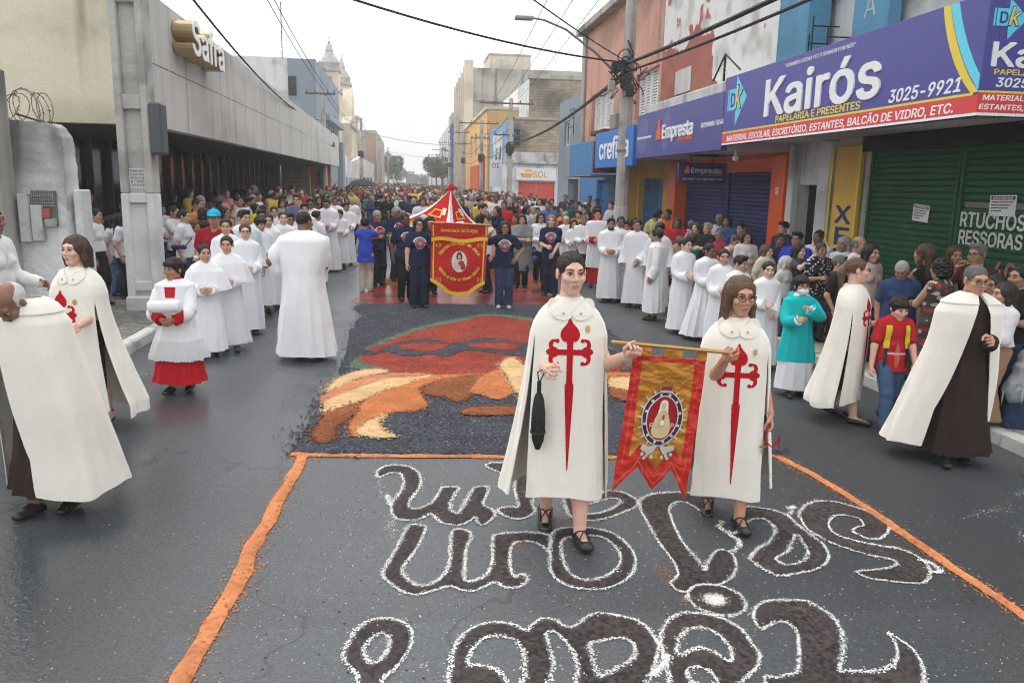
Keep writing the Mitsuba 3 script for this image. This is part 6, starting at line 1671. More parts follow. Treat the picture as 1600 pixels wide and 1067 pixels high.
def loft(s, seed, hem=.06, wide=.15, loose=.016, amp=.03, sleeve='long', sleeve_width=1.0, shift=0, top_cut=None, capelet=None, fine=False, n=11, square=0):
  """a robe: one hanging tube of cloth with pleats, and a tube for each sleeve"""
  h, b = s.h, s.b
  w = .55 + .45 * b
  sw, zs = abs(s.sh[1][0]), s.sh[1][2] if abs(s.R[1, 2]) < .05 else s.neck[2] - .03 * h
  g = loose - .012
  hx = wide * h * w
  T_ = [(zs + .076 * h, .036 * h, .038 * h), (zs + .066 * h, .046 * h, .048 * h), (zs + .056 * h, sw * .74, .060 * h), (zs + .044 * h, sw * 1.02, .068 * h + g), (zs + .022 * h, sw + .028 * h + g, .074 * h * b + g), (zs - .04 * h, sw + .026 * h * b + g, .078 * h * b + g),
    (.68 * h, sw + .014 * h * b + g, .086 * h * b + g), (.58 * h, (.098 * h * w + g + sw) * .5 + .01, .090 * h * b + g), (.48 * h, .112 * h * w + g, .100 * h * b + g), (.28 * h, .118 * h * w * .5 + hx * .48 + g, .11 * h * b * .5 + hx * .38 + g), (.05 * h, hx * 1.0, hx * .80)]
  if capelet:
    T_ = T_[:4] + [(zs - .02 * h, sw + .06 * h, .10 * h * b), (capelet * h, sw + .115 * h, .135 * h * b)]
    hem = capelet
  if hem > .2 and not capelet:          # shorter garments flare sooner
    T_ = [t for t in T_ if t[0] > (hem + .08) * h] + [(hem * h, hx, hx * .78)]
  T_ = np.array(T_)[::-1]
  z1 = T_[-1, 0] if top_cut is None else top_cut * h
  rows, nth = (64, 176) if fine else (40, 88)
  Z = np.linspace(z1, hem * h, rows)
  th = np.linspace(0, 2 * math.pi, nth + 1)[:-1]
  G = []
  sy = (s.ank[0][1] + s.ank[1][1]) * .35
  for z in Z:
    a, d = np.interp(z, T_[:, 0], T_[:, 1]), np.interp(z, T_[:, 0], T_[:, 2])
    t = np.clip((zs - .02 * h - z) / (zs - hem * h), 0, 1)
    ph = seed * 1.7 + .6 * np.sin(th * 2 + seed) + .5 * math.sin(z * 2.3 + seed)
    pl = 1 - 2 * np.abs(np.sin(th * n * .5 + ph)) ** .75
    nz = meshkit.fbm(np.stack([np.cos(th) * 2.1 + seed, np.sin(th) * 2.1, np.full_like(th, z * 2.2)], 1), 3, seed) - .5
    f = 1 + amp * 2.6 * t ** .75 * pl * (.55 + nz * 1.5) + (.05 + .08 * t) * nz
    e = .85
    c, q = np.cos(th), np.sin(th)
    lean = s.R @ V(0, 0, max(0, z - .52 * h)) - V(0, 0, max(0, z - .52 * h))
    G.append(np.stack([np.sign(c) * np.abs(c) ** e * a * f + shift * h * t ** 2, np.sign(q) * np.abs(q) ** e * d * f + .008 * h + sy * t ** 2 + lean[1], np.full(nth, z) + lean[2] + (.006 * np.sin(th * 3 + seed)) * t ** 3], 1))
  G = np.array(G)
  idx = np.arange(rows * nth).reshape(rows, nth)
  nx = np.roll(idx, -1, 1)
  q = np.stack([idx[:-1], idx[1:], nx[1:], nx[:-1]], -1).reshape(-1, 4)
  v = G.reshape(-1, 3)
  f = np.vstack([q[:, [0, 1, 2]], q[:, [0, 2, 3]]])
  k = len(v)                            # the hem turns in
  v = np.vstack([v, G[-1] * [.96, .96, 1] + [0, 0, .035]])
  r, r2 = idx[-1], np.roll(idx[-1], -1)
  i2 = k + np.arange(nth)
  f = np.vstack([f, np.stack([r, i2, np.roll(i2, -1)], 1), np.stack([r, np.roll(i2, -1), r2], 1)])
  ms = [tm(v, f)]
  if CUFF[sleeve] and not capelet:
    for i in (0, 1):
      a, e_, w_ = s.sh[i], s.elb[i], s.wri[i]
      a = a + (V(0, 0, a[2]) - a) * .12
      end = w_ if CUFF[sleeve] == 2.0 else e_ + (w_ - e_) * (CUFF[sleeve] - 1)
      t = np.linspace(0, 1, 26 if fine else 18)[:, None]
      e2 = e_ * 1.5 - (a + end) * .25
      pts = a * (1 - t) ** 2 + 2 * e2 * t * (1 - t) + end * t ** 2
      tt = t[:, 0]
      rad = h * np.interp(tt, [0, .15, .5, .9, 1], [.046, .045, .037 * (.5 + .5 * sleeve_width), .040 * sleeve_width, .042 * sleeve_width]) * (.7 + .3 * b) + g * .5
      rad = rad * (1 + .10 * (meshkit.fbm(np.stack([tt * 9, np.full_like(tt, seed + i), tt * 0], 1), 2, seed) - .5) * 2)
      pts[:, 2] -= .010 * h * np.sin(math.pi * tt)
      m = tube(pts, rad, 28 if fine else 18)
      nz = meshkit.fbm(np.array(m.vertices) * [16, 16, 10] + seed, 2, seed) - .5
      m.vertices += np.array(m.vertex_normals) * nz[:, None] * .020
      ms.append(m)
  return join(ms)


def garment(s, kind, res, seed=0, **o):
  h = s.h
  if kind in ('robe', 'surplice'):
    return loft(s, seed, fine=res < .012, **o)
  sleeve = o.get('sleeve', 'short')
  P, cuts, subs = [], [], []
  ax, ay = 0.0, 0.004 * h
  if kind == 'top':
    hem = o.get('hem', .475) * h
    g = o.get('loose', .014)
    P = s.torso(g)
    P += [('c', s.waist, V(0, .002 * h, hem - .02), .075 * h * s.b + g, .094 * h * s.b + g, (1.15, .80, 1))]
    for i in (0, 1):
      if CUFF[sleeve]:
        P += s.arm(i, (.038, .034, .026) if sleeve != 'long' else (.036, .031, .024), CUFF[sleeve], g * .7)
    cuts = [(V(0, 0, -1), -hem)]
    subs = [('c', s.neck + s.R @ V(0, -.01, .0), s.neck + s.R @ V(0, -.02, .14 * h), .040 * h, .05 * h, None, .006)]
    if o.get('vneck'):
      subs.append(('c', s.neck + s.R @ V(0, -.05 * h, -.035 * h), s.neck + s.R @ V(0, -.05 * h, .02 * h), .012 * h, .04 * h, None, .006))
    disp = creases(.020 * (h / 1.65), seed)
    k = .022
  elif kind == 'trousers':
    g = .010
    f = o.get('flare', 1.0)
    P = [('e', V(0, .004 * h, .515 * h), (.092 * h * s.b + g, .070 * h * s.b + g, .070 * h)), ('c', V(0, 0, .50 * h), V(0, 0, .60 * h), .078 * h * s.b + g, .074 * h * s.b + g, (1.1, .82, 1))]
    for i in (0, 1):
      P += s.leg(i, (.056, .042, .034 * f), g)
      P.append(('c', s.kne[i] + (s.ank[i] - s.kne[i]) * .3, s.ank[i], .038 * h * (.5 + .5 * f) + g, .034 * h * f + g))
    cuts = [(V(0, 0, 1), o.get('rise', .60) * h), (V(0, 0, -1), -o.get('hem', .035) * h)]
    disp = creases(.018, seed)
    k = .015
  elif kind in ('skirt', 'dress', 'robe', 'surplice'):
    hem = o.get('hem', .06) * h
    w = o.get('wide', .150) * h
    b = .6 + .4 * s.b
    g = o.get('loose', .016)
    fl = (1.0, .74, 1.0)
    mid = V(0, .004 * h, .52 * h)
    hc = V(o.get('shift', 0) * h, (s.ank[0][1] + s.ank[1][1]) * .3, hem - .03 * h)
    if kind == 'skirt':
      P = [('c', V(0, .002, .61 * h), mid, .070 * h * s.b + g, .095 * h * s.b + g, fl), ('c', mid, hc, .098 * h * s.b + g, w, fl)]
      cuts = [(V(0, 0, 1), .60 * h)]
    else:
      P = s.torso(g, kind == 'dress')
      P += [('c', s.waist, mid, .082 * h * s.b + g, .104 * h * b + g, fl), ('c', mid, hc, .106 * h * b + g, w, fl)]
      P += [('c', s.chest + s.R @ V(0, 0, .02 * h), s.waist, .090 * h * b + g, .088 * h * b + g, (1.05, .75, 1))]
      if kind != 'dress' or sleeve != 'none':
        sw = o.get('sleeve_width', 1.0)
        for i in (0, 1):
          P += s.arm(i, (.038, .031 * sw, .034 * sw) if sleeve == 'long' else (.038, .036 * sw, .036 * sw), CUFF[sleeve] * (.985 if sleeve == 'long' else 1), g * .5)
      if o.get('capelet'):
        z = o['capelet'] * h
        P.append(('c', s.neck + V(0, 0, -.03 * h), V(0, 0, z), .062 * h, .185 * h * b, (1.0, .70, 1)))
      subs = [('c', s.neck + s.R @ V(0, -.01, .0), s.neck + s.R @ V(0, -.02, .16 * h), .036 * h, .045 * h, None, .006)]
      if o.get('square'):
        subs.append(('c', s.neck + s.R @ V(0, -.06 * h, -.05 * h), s.neck + s.R @ V(0, -.05 * h, .02 * h), .038 * h, .045 * h, None, .004))
    cuts.append((V(0, 0, -1), -hem))
    if 'top_cut' in o:
      cuts.append((V(0, 0, 1), o['top_cut'] * h))
    if sleeve == 'long' and kind != 'skirt':
      pass
    top = o.get('fold_top', .80) * h
    fo = folds(0, ay, hem, top, o.get('amp', .030) * 1.35 * h / 1.6, o.get('n', 11), seed, .004)
    cr = creases(.022, seed, 8)
    disp = lambda Q: fo(Q) + cr(Q)
    k = o.get('k', .034 if kind == 'robe' else .022)
  m = sdf(P, res, k, disp, cuts, subs)
  return m


def shoe(s, i, res, m='shoe'):
  h = s.h
  a, t = s.ank[i], s.toe[i]
  d = t - a
  heel = a + V(0, .018 * h, -.022 * h) - V(0, 0, 0)
  P = [('c', heel, t, .026 * h, .021 * h, (1.15, 1, .8)), ('c', a + V(0, 0, -.012 * h), a + d * .6, .026 * h, .02 * h)]
  mm = sdf(P, res, .015)
  return mm


def attach_head(key, s, M, hair, skin, tier, glasses=False, lips=None, brow=None, hair_label=None):
  """hair and the features of the face, each a part placed with the head's frame"""
  Hm = np.eye(4)
  Hm[:3, :3] = s.headR * s.hs
  Hm[:3, 3] = s.headO
  W = mtx(M @ Hm)
  style, colour = hair
  if style:
    hk = ('hairply', style, tier)
    if hk not in CACHE:
      CACHE[hk] = mikit.ply(hair_mesh(style, {'hero': .0052, 'mid': .0068, 'low': .018}[tier]), smooth=True)
    k = newkey(key + '__hair')
    scene[k] = {**CACHE[hk], 'bsdf': {'type': 'ref', 'id': 'hair_' + colour}, 'to_world': W}
    if hair_label:
      labels[k] = {'label': hair_label}
  if tier == 'low':
    return
  fp = face_parts()

  def fpart(nm, what, i, mat):
    ck = ('faceply', what, i)
    if ck not in CACHE:
      CACHE[ck] = mikit.ply(fp[what, i], smooth=True)
    k = newkey(f'{key}__{nm}')
    scene[k] = {**CACHE[ck], 'bsdf': {'type': 'ref', 'id': mat}, 'to_world': W}
    return k
  bc = brow or ('hair_' + ('dark' if colour in ('black', 'dark', 'brown') else 'pepper' if colour in ('grey', 'white', 'pepper') else 'brown'))
  for i in (0, 1):
    e = fpart('eye', 'eye', i, 'eye_white')
    fpart(e.split('__', 1)[1] + '__iris', 'iris', i, 'iris')
    fpart('eyelid', 'lid', i, 'hair_dark')
    fpart('eyebrow', 'brow', i, bc)
  fpart('lips', 'lips', 0, paint(lips or LIPS[skin], .45, .4))
  if glasses:
    fpart('glasses', 'glasses', 0, black)


def person(label, x, y, h, yaw=0, sex='f', skin=1, hair=('short', 'black'), wear=(), arms=('down', 'down'), legs='stand', lean=0.0, head=(0, 0, 0), build=1.0, z0=0.0,
    tier='mid', group=None, glasses=False, shoes=(0.02, 0.02, 0.02), curl=(.45, .45), palms=(None, None), seed=None, hs=None, wide=1.0, skin_res=None, cat='person'):
  seed = seed if seed is not None else (int(x * 131 + y * 71) % 997)
  key = thing('person', label, cat, group)
  robed = any(w_[1] in ('robe', 'dress', 'skirt') for w_ in wear)
  s = Pose(h, sex, arms, legs, lean, head, build, hs, wide, 1.0 if not robed or legs == 'step2' else .62)
  M = trans(x, y, z0) @ rotz(math.radians(yaw))
  W = mtx(M)
  res, hres, cres = {'hero': (.0105, .0042, .0090), 'mid': (.0155, .0068, .0130), 'low': (.03, .018, .026)}[tier]
  put(key + '__body', s.skin(skin_res or res, hres, curl, palms, robed), f'skin_fine_{skin}' if tier == 'hero' else f'skin_{skin}', True, to_world=W)
  attach_head(key, s, M, hair, skin, tier, glasses)
  out = {'s': s, 'M': M, 'W': W, 'key': key}
  PEOPLE[label] = out
  STOOD.append((x, y))
  for it in wear:
    nm, kind, m = it[:3]
    o = dict(it[3]) if len(it) > 3 else {}
    lab = o.pop('label', None)
    msh = garment(s, kind, o.pop('res', cres), seed, **o)
    k = newkey(f'{key}__{nm}')
    put(k, msh, m if isinstance(m, str) else cloth(m), 60 if kind in ('robe', 'surplice') else True, to_world=W)
    if lab:
      labels[k] = {'label': lab}
    out[nm] = msh
  if shoes is not None:
    for i in (0, 1):
      k = newkey(f'{key}__shoe')
      put(k, shoe(s, i, .008 if tier == 'hero' else .014), paint(shoes, .4, .4), True, to_world=W)
  return out


def sub(P, nm, mesh, m, smooth=False, label=None):
  return part(P['key'], nm, mesh, m, smooth, label, to_world=P['W'])
# ---------------------------------------------------------------- the people of the procession, each where they stand on the road
NAVY, NAVYT, RED = (.014, .022, .060), (.016, .022, .045), (.46, .012, .020)


def dots_col(p, n, uv):
  a, b, r = mikit.voronoi((p.x + p.y * 0.6) * 22, p.z * 22)
  return MIX((0.75, 0.75, 0.75), (0.012, 0.012, 0.014), SS(0.16, 0.22, a))


def floral_col(p, n, uv):
  a, b, r = mikit.voronoi((p.x + p.y * 0.7) * 17, p.z * 17)
  c = dr.select(r < 0.5, mi.Color3f(0.33, 0.03, 0.035), dr.select(r < 0.75, mi.Color3f(0.42, 0.38, 0.33), mi.Color3f(0.07, 0.08, 0.06)))
  return MIX(c, (0.055, 0.045, 0.045), SS(0.30, 0.42, a))


bsdf('dotted', mikit.proc(dots_col), 0.8, 0.2)
bsdf('floral', mikit.proc(floral_col), 0.8, 0.2)
bsdf('pale_blue_cotton', mikit.proc(wool_col((0.60, 0.70, 0.72))), 0.85, 0.15)
A_ = dict(sleeve='long', hem=.055, wide=.145, loose=.016, sleeve_width=1.15, amp=.034)
ALB = [('alb', 'robe', 'white_cotton', A_)]
ALB_SHORT = [('alb', 'robe', 'white_cotton', {**A_, 'hem': .10, 'wide': .150})]
ALB_WIDE = [('alb', 'robe', 'white_cotton', {**A_, 'wide': .20, 'loose': .03, 'shift': -.05, 'amp': .05})]
ALB_BIG = [('alb', 'robe', 'white_cotton', {**A_, 'hem': .035, 'wide': .170, 'loose': .022})]
ALB_CAPE = [('alb', 'robe', 'white_cotton', {**A_, 'hem': .065, 'wide': .165}), ('shoulder_cape', 'robe', 'white_cotton', {**A_, 'capelet': .60, 'amp': .03})]
ALB_BLUE = [('alb', 'robe', 'pale_blue_cotton', A_)]
person('girl in white alb with short shoulder cape and white bow behind the boy in red', -2.39, 9.76, 1.35, yaw=14, sex='c', skin=1, hair=('tied', 'black'), wear=ALB_CAPE, arms=('clasp', 'clasp'), head=(.25, 0, 0), legs='walk')
person('girl in white alb with slicked hair facing the camera, third in the left file', -2.22, 10.18, 1.42, yaw=8, sex='c', skin=1, hair=('tied', 'black'), wear=ALB_CAPE, arms=('clasp', 'clasp'), legs='walk2', head=(-.05, 0, 0))
person('girl in a white alb with thin glasses, hands folded before her, in the left file', -2.20, 11.22, 1.52, yaw=12, sex='f', skin=0, hair=('tied', 'brown'), wear=ALB, arms=('clasp', 'clasp'), glasses=True)
person('dark haired youth in a pale blue alb behind the girl with glasses', -2.38, 12.10, 1.67, yaw=30, sex='m', skin=1, hair=('short', 'black'), wear=ALB_BLUE, arms=('down', 'down'), head=(.2, 0, 0))
person('boy with a fringe in a white alb and dark shoes turning his head, left file', -2.32, 12.99, 1.55, yaw=25, sex='c', skin=1, hair=('fringe', 'black'), wear=ALB_SHORT, arms=('clasp', 'clasp'), head=(.15, .2, 0))
person('girl in a white alb with sleeves drawn together behind the fringed boy', -2.28, 13.52, 1.56, yaw=10, sex='c', skin=1, hair=('tied', 'black'), wear=ALB, arms=('clasp', 'clasp'))
person('smiling girl in a white alb standing just left of the man seen from behind', -2.10, 13.88, 1.59, yaw=15, sex='f', skin=0, hair=('tied', 'brown'), wear=ALB, arms=('clasp', 'clasp'))
person('small boy with glasses in a white alb half hidden by the man seen from behind', -2.15, 15.07, 1.51, yaw=15, sex='c', skin=2, hair=('short', 'black'), wear=ALB, arms=('clasp', 'clasp'), glasses=True)
person('youth in a white alb with parted hair behind the man seen from behind', -2.03, 16.18, 1.67, yaw=10, sex='c', skin=1, hair=('short', 'dark'), wear=ALB, arms=('hold', 'clasp'))
person('tall dark youth in a white alb looking down behind the left file', -2.05, 17.23, 1.76, yaw=10, sex='m', skin=3, hair=('cropped', 'black'), wear=ALB, arms=('clasp', 'clasp'), head=(0, .25, 0))
person('heavy dark skinned man in a long white alb seen from behind at the left file', -1.23, 9.66, 1.75, yaw=168, sex='m', skin=3, hair=('cropped', 'black'), wear=ALB_BIG, arms=('clasp', 'hip'), build=1.42, head=(-.35, .05, 0), wide=1.12)
person('boy in a white alb seen from behind beside the heavy man', -1.86, 16.59, 1.51, yaw=150, sex='c', skin=2, hair=('short', 'black'), wear=ALB, arms=('clasp', 'clasp'))
person('tall youth in a white alb looking down at the head of the left file', -1.90, 19.24, 1.71, yaw=-5, sex='m', skin=2, hair=('cropped', 'black'), wear=ALB_BIG, arms=('clasp', 'clasp'), head=(-.1, .3, 0), build=1.1)
person('small boy in a white alb with hands folded beside the tall youth, far left file', -1.66, 19.83, 1.43, yaw=5, sex='c', skin=1, hair=('short', 'black'), wear=ALB_SHORT, arms=('clasp', 'clasp'), head=(-.2, .2, 0))
person('man with glasses in white behind the tall youth of the left file', -2.00, 22.30, 1.67, yaw=0, sex='m', skin=2, hair=('cropped', 'black'), wear=ALB, arms=('clasp', 'clasp'), glasses=True)
person('child in white peering out beside the tall youth', -2.00, 23.43, 1.40, yaw=0, sex='c', skin=2, hair=('short', 'black'), wear=ALB)
person('older man in a white shirt and black trousers walking near the left file', -1.83, 26.29, 1.58, yaw=10, sex='m', skin=1, hair=('cropped', 'grey'), wear=[('shirt', 'top', 'white_cotton', dict(sleeve='long', loose=.022)), ('trousers', 'trousers', (.012, .012, .014))], legs='walk', build=1.15)
person('woman in a white T-shirt with a navy cloth bag watching from the left pavement', -3.62, 13.64, 1.47, yaw=80, sex='f', skin=1, hair=('tied', 'black'), wear=[('shirt', 'top', (.62, .62, .66)), ('trousers', 'trousers', (.03, .04, .07))], arms=('down', 'hold'), build=1.2, z0=0.13)
person('woman in a white T-shirt standing under the bank fascia beside the concrete pole', -4.10, 14.82, 1.49, yaw=70, sex='f', skin=2, hair=('tied', 'black'), wear=[('shirt', 'top', (.60, .60, .62)), ('trousers', 'trousers', (.02, .02, .03))], arms=('cross', 'cross'), z0=0.13)
person('man in an orange shirt with cropped hair seen in profile before the bank', -3.75, 15.04, 1.62, yaw=75, sex='m', skin=2, hair=('cropped', 'black'), wear=[('shirt', 'top', (.55, .16, .07)), ('trousers', 'trousers', (.03, .03, .05))], z0=0.13)
person('man with a bright turquoise cap and dark red polo shirt behind the servers', -2.76, 11.93, 1.66, yaw=5, sex='m', skin=2, hair=('cropped', 'black'), wear=[('shirt', 'top', (.27, .012, .025), dict(vneck=1)), ('trousers', 'trousers', (.02, .02, .03))], build=1.15)
person('short woman in white with brown hair beside the woman with the navy bag', -3.50, 13.76, 1.28, yaw=60, sex='f', skin=2, hair=('bob', 'brown'), wear=[('shirt', 'top', (.62, .60, .60)), ('trousers', 'trousers', (.03, .03, .05))], z0=0.13)
person('person with a mass of black hair turned away left of the turquoise cap', -3.50, 14.47, 1.47, yaw=150, sex='f', skin=2, hair=('curly', 'black'), wear=[('shirt', 'top', (.03, .03, .035)), ('trousers', 'trousers', (.02, .02, .03))], z0=0.13)
person('black haired child turned away in front of the turquoise cap', -3.45, 14.17, 1.27, yaw=140, sex='c', skin=2, hair=('fringe', 'black'), wear=[('shirt', 'top', (.05, .04, .05)), ('trousers', 'trousers', (.02, .02, .03))], z0=0.13)
person('woman in a mustard top with short dark hair right of the turquoise cap', -3.50, 16.02, 1.44, yaw=60, sex='f', skin=2, hair=('bob', 'black'), wear=[('shirt', 'top', (.50, .21, .03)), ('trousers', 'trousers', (.02, .02, .03))], z0=0.13)
person('woman with long black hair raising a phone before the bank', -3.90, 17.26, 1.58, yaw=120, sex='f', skin=2, hair=('long', 'black'), wear=[('shirt', 'top', (.03, .03, .04)), ('trousers', 'trousers', (.03, .03, .05))], arms=('phone', 'phone'), z0=0.13)
person('man in a white T-shirt with short hair behind the pale blue alb', -3.60, 17.78, 1.62, yaw=60, sex='m', skin=2, hair=('cropped', 'black'), wear=[('shirt', 'top', (.60, .61, .64)), ('trousers', 'trousers', (.03, .04, .08))], z0=0.13)
person('tall man in a white shirt beside the dark car', -3.60, 19.10, 1.58, yaw=70, sex='m', skin=2, hair=('short', 'black'), wear=[('shirt', 'top', (.62, .62, .63)), ('trousers', 'trousers', (.03, .04, .08))], z0=0.13)
person('woman in yellow with straight black hair among the left crowd', -3.50, 19.06, 1.43, yaw=80, sex='f', skin=2, hair=('long', 'black'), wear=[('shirt', 'top', (.60, .45, .03)), ('trousers', 'trousers', (.03, .03, .05))], z0=0.13)
person('woman in green with long dark hair among the left crowd', -3.40, 19.62, 1.38, yaw=100, sex='f', skin=2, hair=('long', 'dark'), wear=[('shirt', 'top', (.02, .25, .15)), ('trousers', 'trousers', (.03, .03, .05))], z0=0.13)
person('woman with black hair in white behind the smiling server girl', -3.35, 22.02, 1.60, yaw=20, sex='f', skin=1, hair=('bob', 'black'), wear=[('shirt', 'top', (.45, .45, .5)), ('trousers', 'trousers', (.03, .03, .05))])
person('tall man with glasses and a blue backpack behind the servers', -2.47, 18.35, 1.80, yaw=0, sex='m', skin=0, hair=('short', 'brown'), wear=[('shirt', 'top', (.13, .16, .26)), ('trousers', 'trousers', (.03, .03, .05))], glasses=True)
person('man in a red T-shirt and pale trousers behind the white boundary wall', -5.44, 14.05, 1.70, yaw=100, sex='m', skin=2, hair=('cropped', 'black'), wear=[('shirt', 'top', (.50, .018, .025)), ('trousers', 'trousers', (.42, .40, .36))], arms=('hip', 'down'), z0=0.13)
person('man in a dark navy T-shirt turned towards the dark bank front', -5.95, 15.98, 1.70, yaw=130, sex='m', skin=2, hair=('cropped', 'black'), wear=[('shirt', 'top', (.015, .018, .03)), ('trousers', 'trousers', (.02, .02, .03))], arms=('hold', 'hold'), z0=0.13)
person('woman in a white blouse and black trousers left of the concrete pole', -4.72, 12.92, 1.50, yaw=85, sex='f', skin=1, hair=('ponytail', 'black'), wear=[('blouse', 'top', (.66, .66, .66), dict(hem=.56)), ('trousers', 'trousers', (.014, .014, .016), dict(rise=.63))], arms=('down', 'down'), z0=0.13)
person('girl in white with blue jeans right behind the woman in the white blouse', -4.89, 14.07, 1.34, yaw=85, sex='f', skin=1, hair=('long', 'black'), wear=[('shirt', 'top', (.60, .60, .64)), ('trousers', 'trousers', (.07, .13, .25))], z0=0.13)
person('girl with long black hair and black trousers next to the concrete pole', -4.64, 13.77, 1.40, yaw=95, sex='f', skin=1, hair=('verylong', 'black'), wear=[('shirt', 'top', (.62, .62, .66)), ('trousers', 'trousers', (.014, .014, .016))], z0=0.13)
person('boy in a bright blue T-shirt and khaki trousers seen from behind raising a phone', -0.85, 15.73, 1.43, yaw=175, sex='c', skin=2, hair=('fringe', 'black'), wear=[('shirt', 'top', (.035, .075, .46), dict(hem=.40)), ('trousers', 'trousers', (.46, .41, .32))], arms=('phone', 'phone'), shoes=(.5, .5, .5))
person('grey haired woman in navy T-shirt with red neckerchief beside the boy in blue', -0.65, 16.53, 1.54, yaw=30, sex='f', skin=2, hair=('cropped', 'grey'), wear=[('shirt', 'top', NAVY), ('trousers', 'trousers', NAVYT, dict(flare=1.3))], arms=('hold', 'hold'), build=1.12)
person('grey haired dark woman in navy with a long red sash left of the banner', -0.27, 17.31, 1.59, yaw=20, sex='f', skin=3, hair=('curly', 'grey'), wear=[('shirt', 'top', NAVY), ('trousers', 'trousers', NAVYT, dict(flare=1.3))], arms=('hold', 'down'), build=1.15)
person('dark woman with pinned black hair in navy beside the banner bearer', -0.08, 14.45, 1.57, yaw=15, sex='f', skin=4, hair=('tied', 'black'), wear=[('shirt', 'top', NAVY), ('trousers', 'trousers', (.012, .012, .015))], arms=('down', 'down'), build=1.15, z0=-0.001)
person('woman in navy with glasses and brown handbag at the left edge of the red banner', 0.15, 13.62, 1.53, yaw=8, sex='f', skin=1, hair=('long', 'dark'), wear=[('shirt', 'top', NAVY, dict(sleeve='short')), ('trousers', 'trousers', NAVYT, dict(flare=1.5))], arms=('walk', ((.165,-.14,.84), (.9,.1,-.9))), glasses=True, build=1.15, z0=-0.001)
person('grey haired woman peering from behind the left end of the red banner', 0.27, 15.78, 1.49, yaw=10, sex='f', skin=2, hair=('curly', 'white'), wear=[('shirt', 'top', NAVY), ('trousers', 'trousers', NAVYT)], z0=-0.002)
person('black haired woman hidden behind the red banner', 0.38, 15.32, 1.48, yaw=10, sex='f', skin=2, hair=('curly', 'black'), wear=[('shirt', 'top', NAVY), ('trousers', 'trousers', NAVYT)], z0=-0.002)
person('woman in navy T-shirt, glasses and jeans holding the right edge of the red banner', 1.62, 13.73, 1.52, yaw=-6, sex='f', skin=2, hair=('long', 'dark'), wear=[('shirt', 'top', NAVY), ('trousers', 'trousers', (.035, .055, .11), dict(flare=1.3))], arms=(((-.16,-.14,.86), (-.9,.1,-.9)), 'hip'), glasses=True, build=1.15, shoes=(.5, .5, .5), z0=-0.027)
person('short haired woman looking sideways behind the right end of the red banner', 1.53, 15.70, 1.53, yaw=-70, sex='f', skin=1, hair=('cropped', 'black'), wear=[('shirt', 'top', (.55, .55, .57)), ('trousers', 'trousers', NAVYT)], z0=-0.024)
person('woman with long dark hair in a clear grey rain cape, arms crossed', 2.33, 16.74, 1.55, yaw=-5, sex='f', skin=1, hair=('long', 'dark'), wear=[('blouse', 'top', (.55, .16, .16)), ('trousers', 'trousers', (.02, .02, .025)), ('rain_cape', 'dress', (.21, .22, .23), dict(sleeve='short', hem=.24, loose=.035, wide=.16))], arms=('cross', 'cross'), build=1.2, z0=-0.053)
person('dark haired woman in red in profile behind the grey rain cape', 2.36, 17.88, 1.52, yaw=-60, sex='f', skin=2, hair=('cropped', 'black'), wear=[('shirt', 'top', (.45, .03, .03)), ('trousers', 'trousers', NAVYT)], z0=-0.055)
person('blond woman in a navy T-shirt with red trim holding a blue cloth', 2.77, 15.69, 1.61, yaw=-12, sex='f', skin=0, hair=('long', 'blond'), wear=[('shirt', 'top', NAVY), ('trousers', 'trousers', NAVYT, dict(flare=1.4))], arms=('clasp', 'low_clasp'), build=1.05, z0=-0.071)
person('man in a white shirt and black trousers with dark glasses behind the blond woman', 3.92, 24.77, 1.54, yaw=0, sex='m', skin=1, hair=('short', 'black'), wear=[('shirt', 'top', 'white_cotton', dict(sleeve='long')), ('trousers', 'trousers', (.012, .012, .014))], glasses=True, z0=-0.117)
person('woman with glasses in a white coat beside the man with dark glasses', 2.89, 17.77, 1.58, yaw=0, sex='f', skin=1, hair=('bob', 'black'), wear=[('coat', 'dress', 'white_cotton', dict(sleeve='long', hem=.45, wide=.12)), ('trousers', 'trousers', (.012, .012, .014))], arms=('clasp', 'clasp'), glasses=True, z0=-0.076)
person('man with dark hair in black with a red neckerchief behind the banner', 1.69, 18.91, 1.68, yaw=60, sex='m', skin=0, hair=('short', 'black'), wear=[('shirt', 'top', (.02, .02, .025)), ('trousers', 'trousers', NAVYT)], z0=-0.029)
person('man in a bright red jacket with white sleeves in the crowd behind the banner', 2.55, 21.94, 1.72, yaw=-10, sex='m', skin=2, hair=('cropped', 'black'), wear=[('jacket', 'top', (.55, .02, .02), dict(sleeve='long')), ('trousers', 'trousers', NAVYT)], z0=-0.062)
person('woman with dark hair and red sash looking aside behind the banner', 2.21, 20.64, 1.60, yaw=-50, sex='f', skin=1, hair=('bob', 'black'), wear=[('shirt', 'top', NAVY), ('trousers', 'trousers', NAVYT)], z0=-0.049)
person('woman with red scarf in navy far behind the boy in blue', -2.06, 38.34, 1.62, yaw=10, sex='f', skin=2, hair=('bob', 'brown'), wear=[('shirt', 'top', NAVY), ('trousers', 'trousers', NAVYT)], arms=('hold', 'hold'))
person('grey haired woman with red scarf and round emblem far behind the boy in blue', -1.27, 28.36, 1.62, yaw=10, sex='f', skin=2, hair=('cropped', 'grey'), wear=[('shirt', 'top', (.03, .05, .16)), ('trousers', 'trousers', NAVYT)])
person('man in black T-shirt and jeans seen from behind in the middle of the street', -0.98, 28.38, 1.69, yaw=180, sex='m', skin=2, hair=('cropped', 'black'), wear=[('shirt', 'top', (.014, .014, .016)), ('trousers', 'trousers', (.06, .09, .16))], build=1.1)
person('woman in a black jacket over a pale top walking in the middle of the street', -0.76, 29.03, 1.64, yaw=0, sex='f', skin=1, hair=('long', 'dark'), wear=[('jacket', 'top', (.016, .016, .018), dict(sleeve='long', vneck=1)), ('trousers', 'trousers', (.02, .02, .025))])
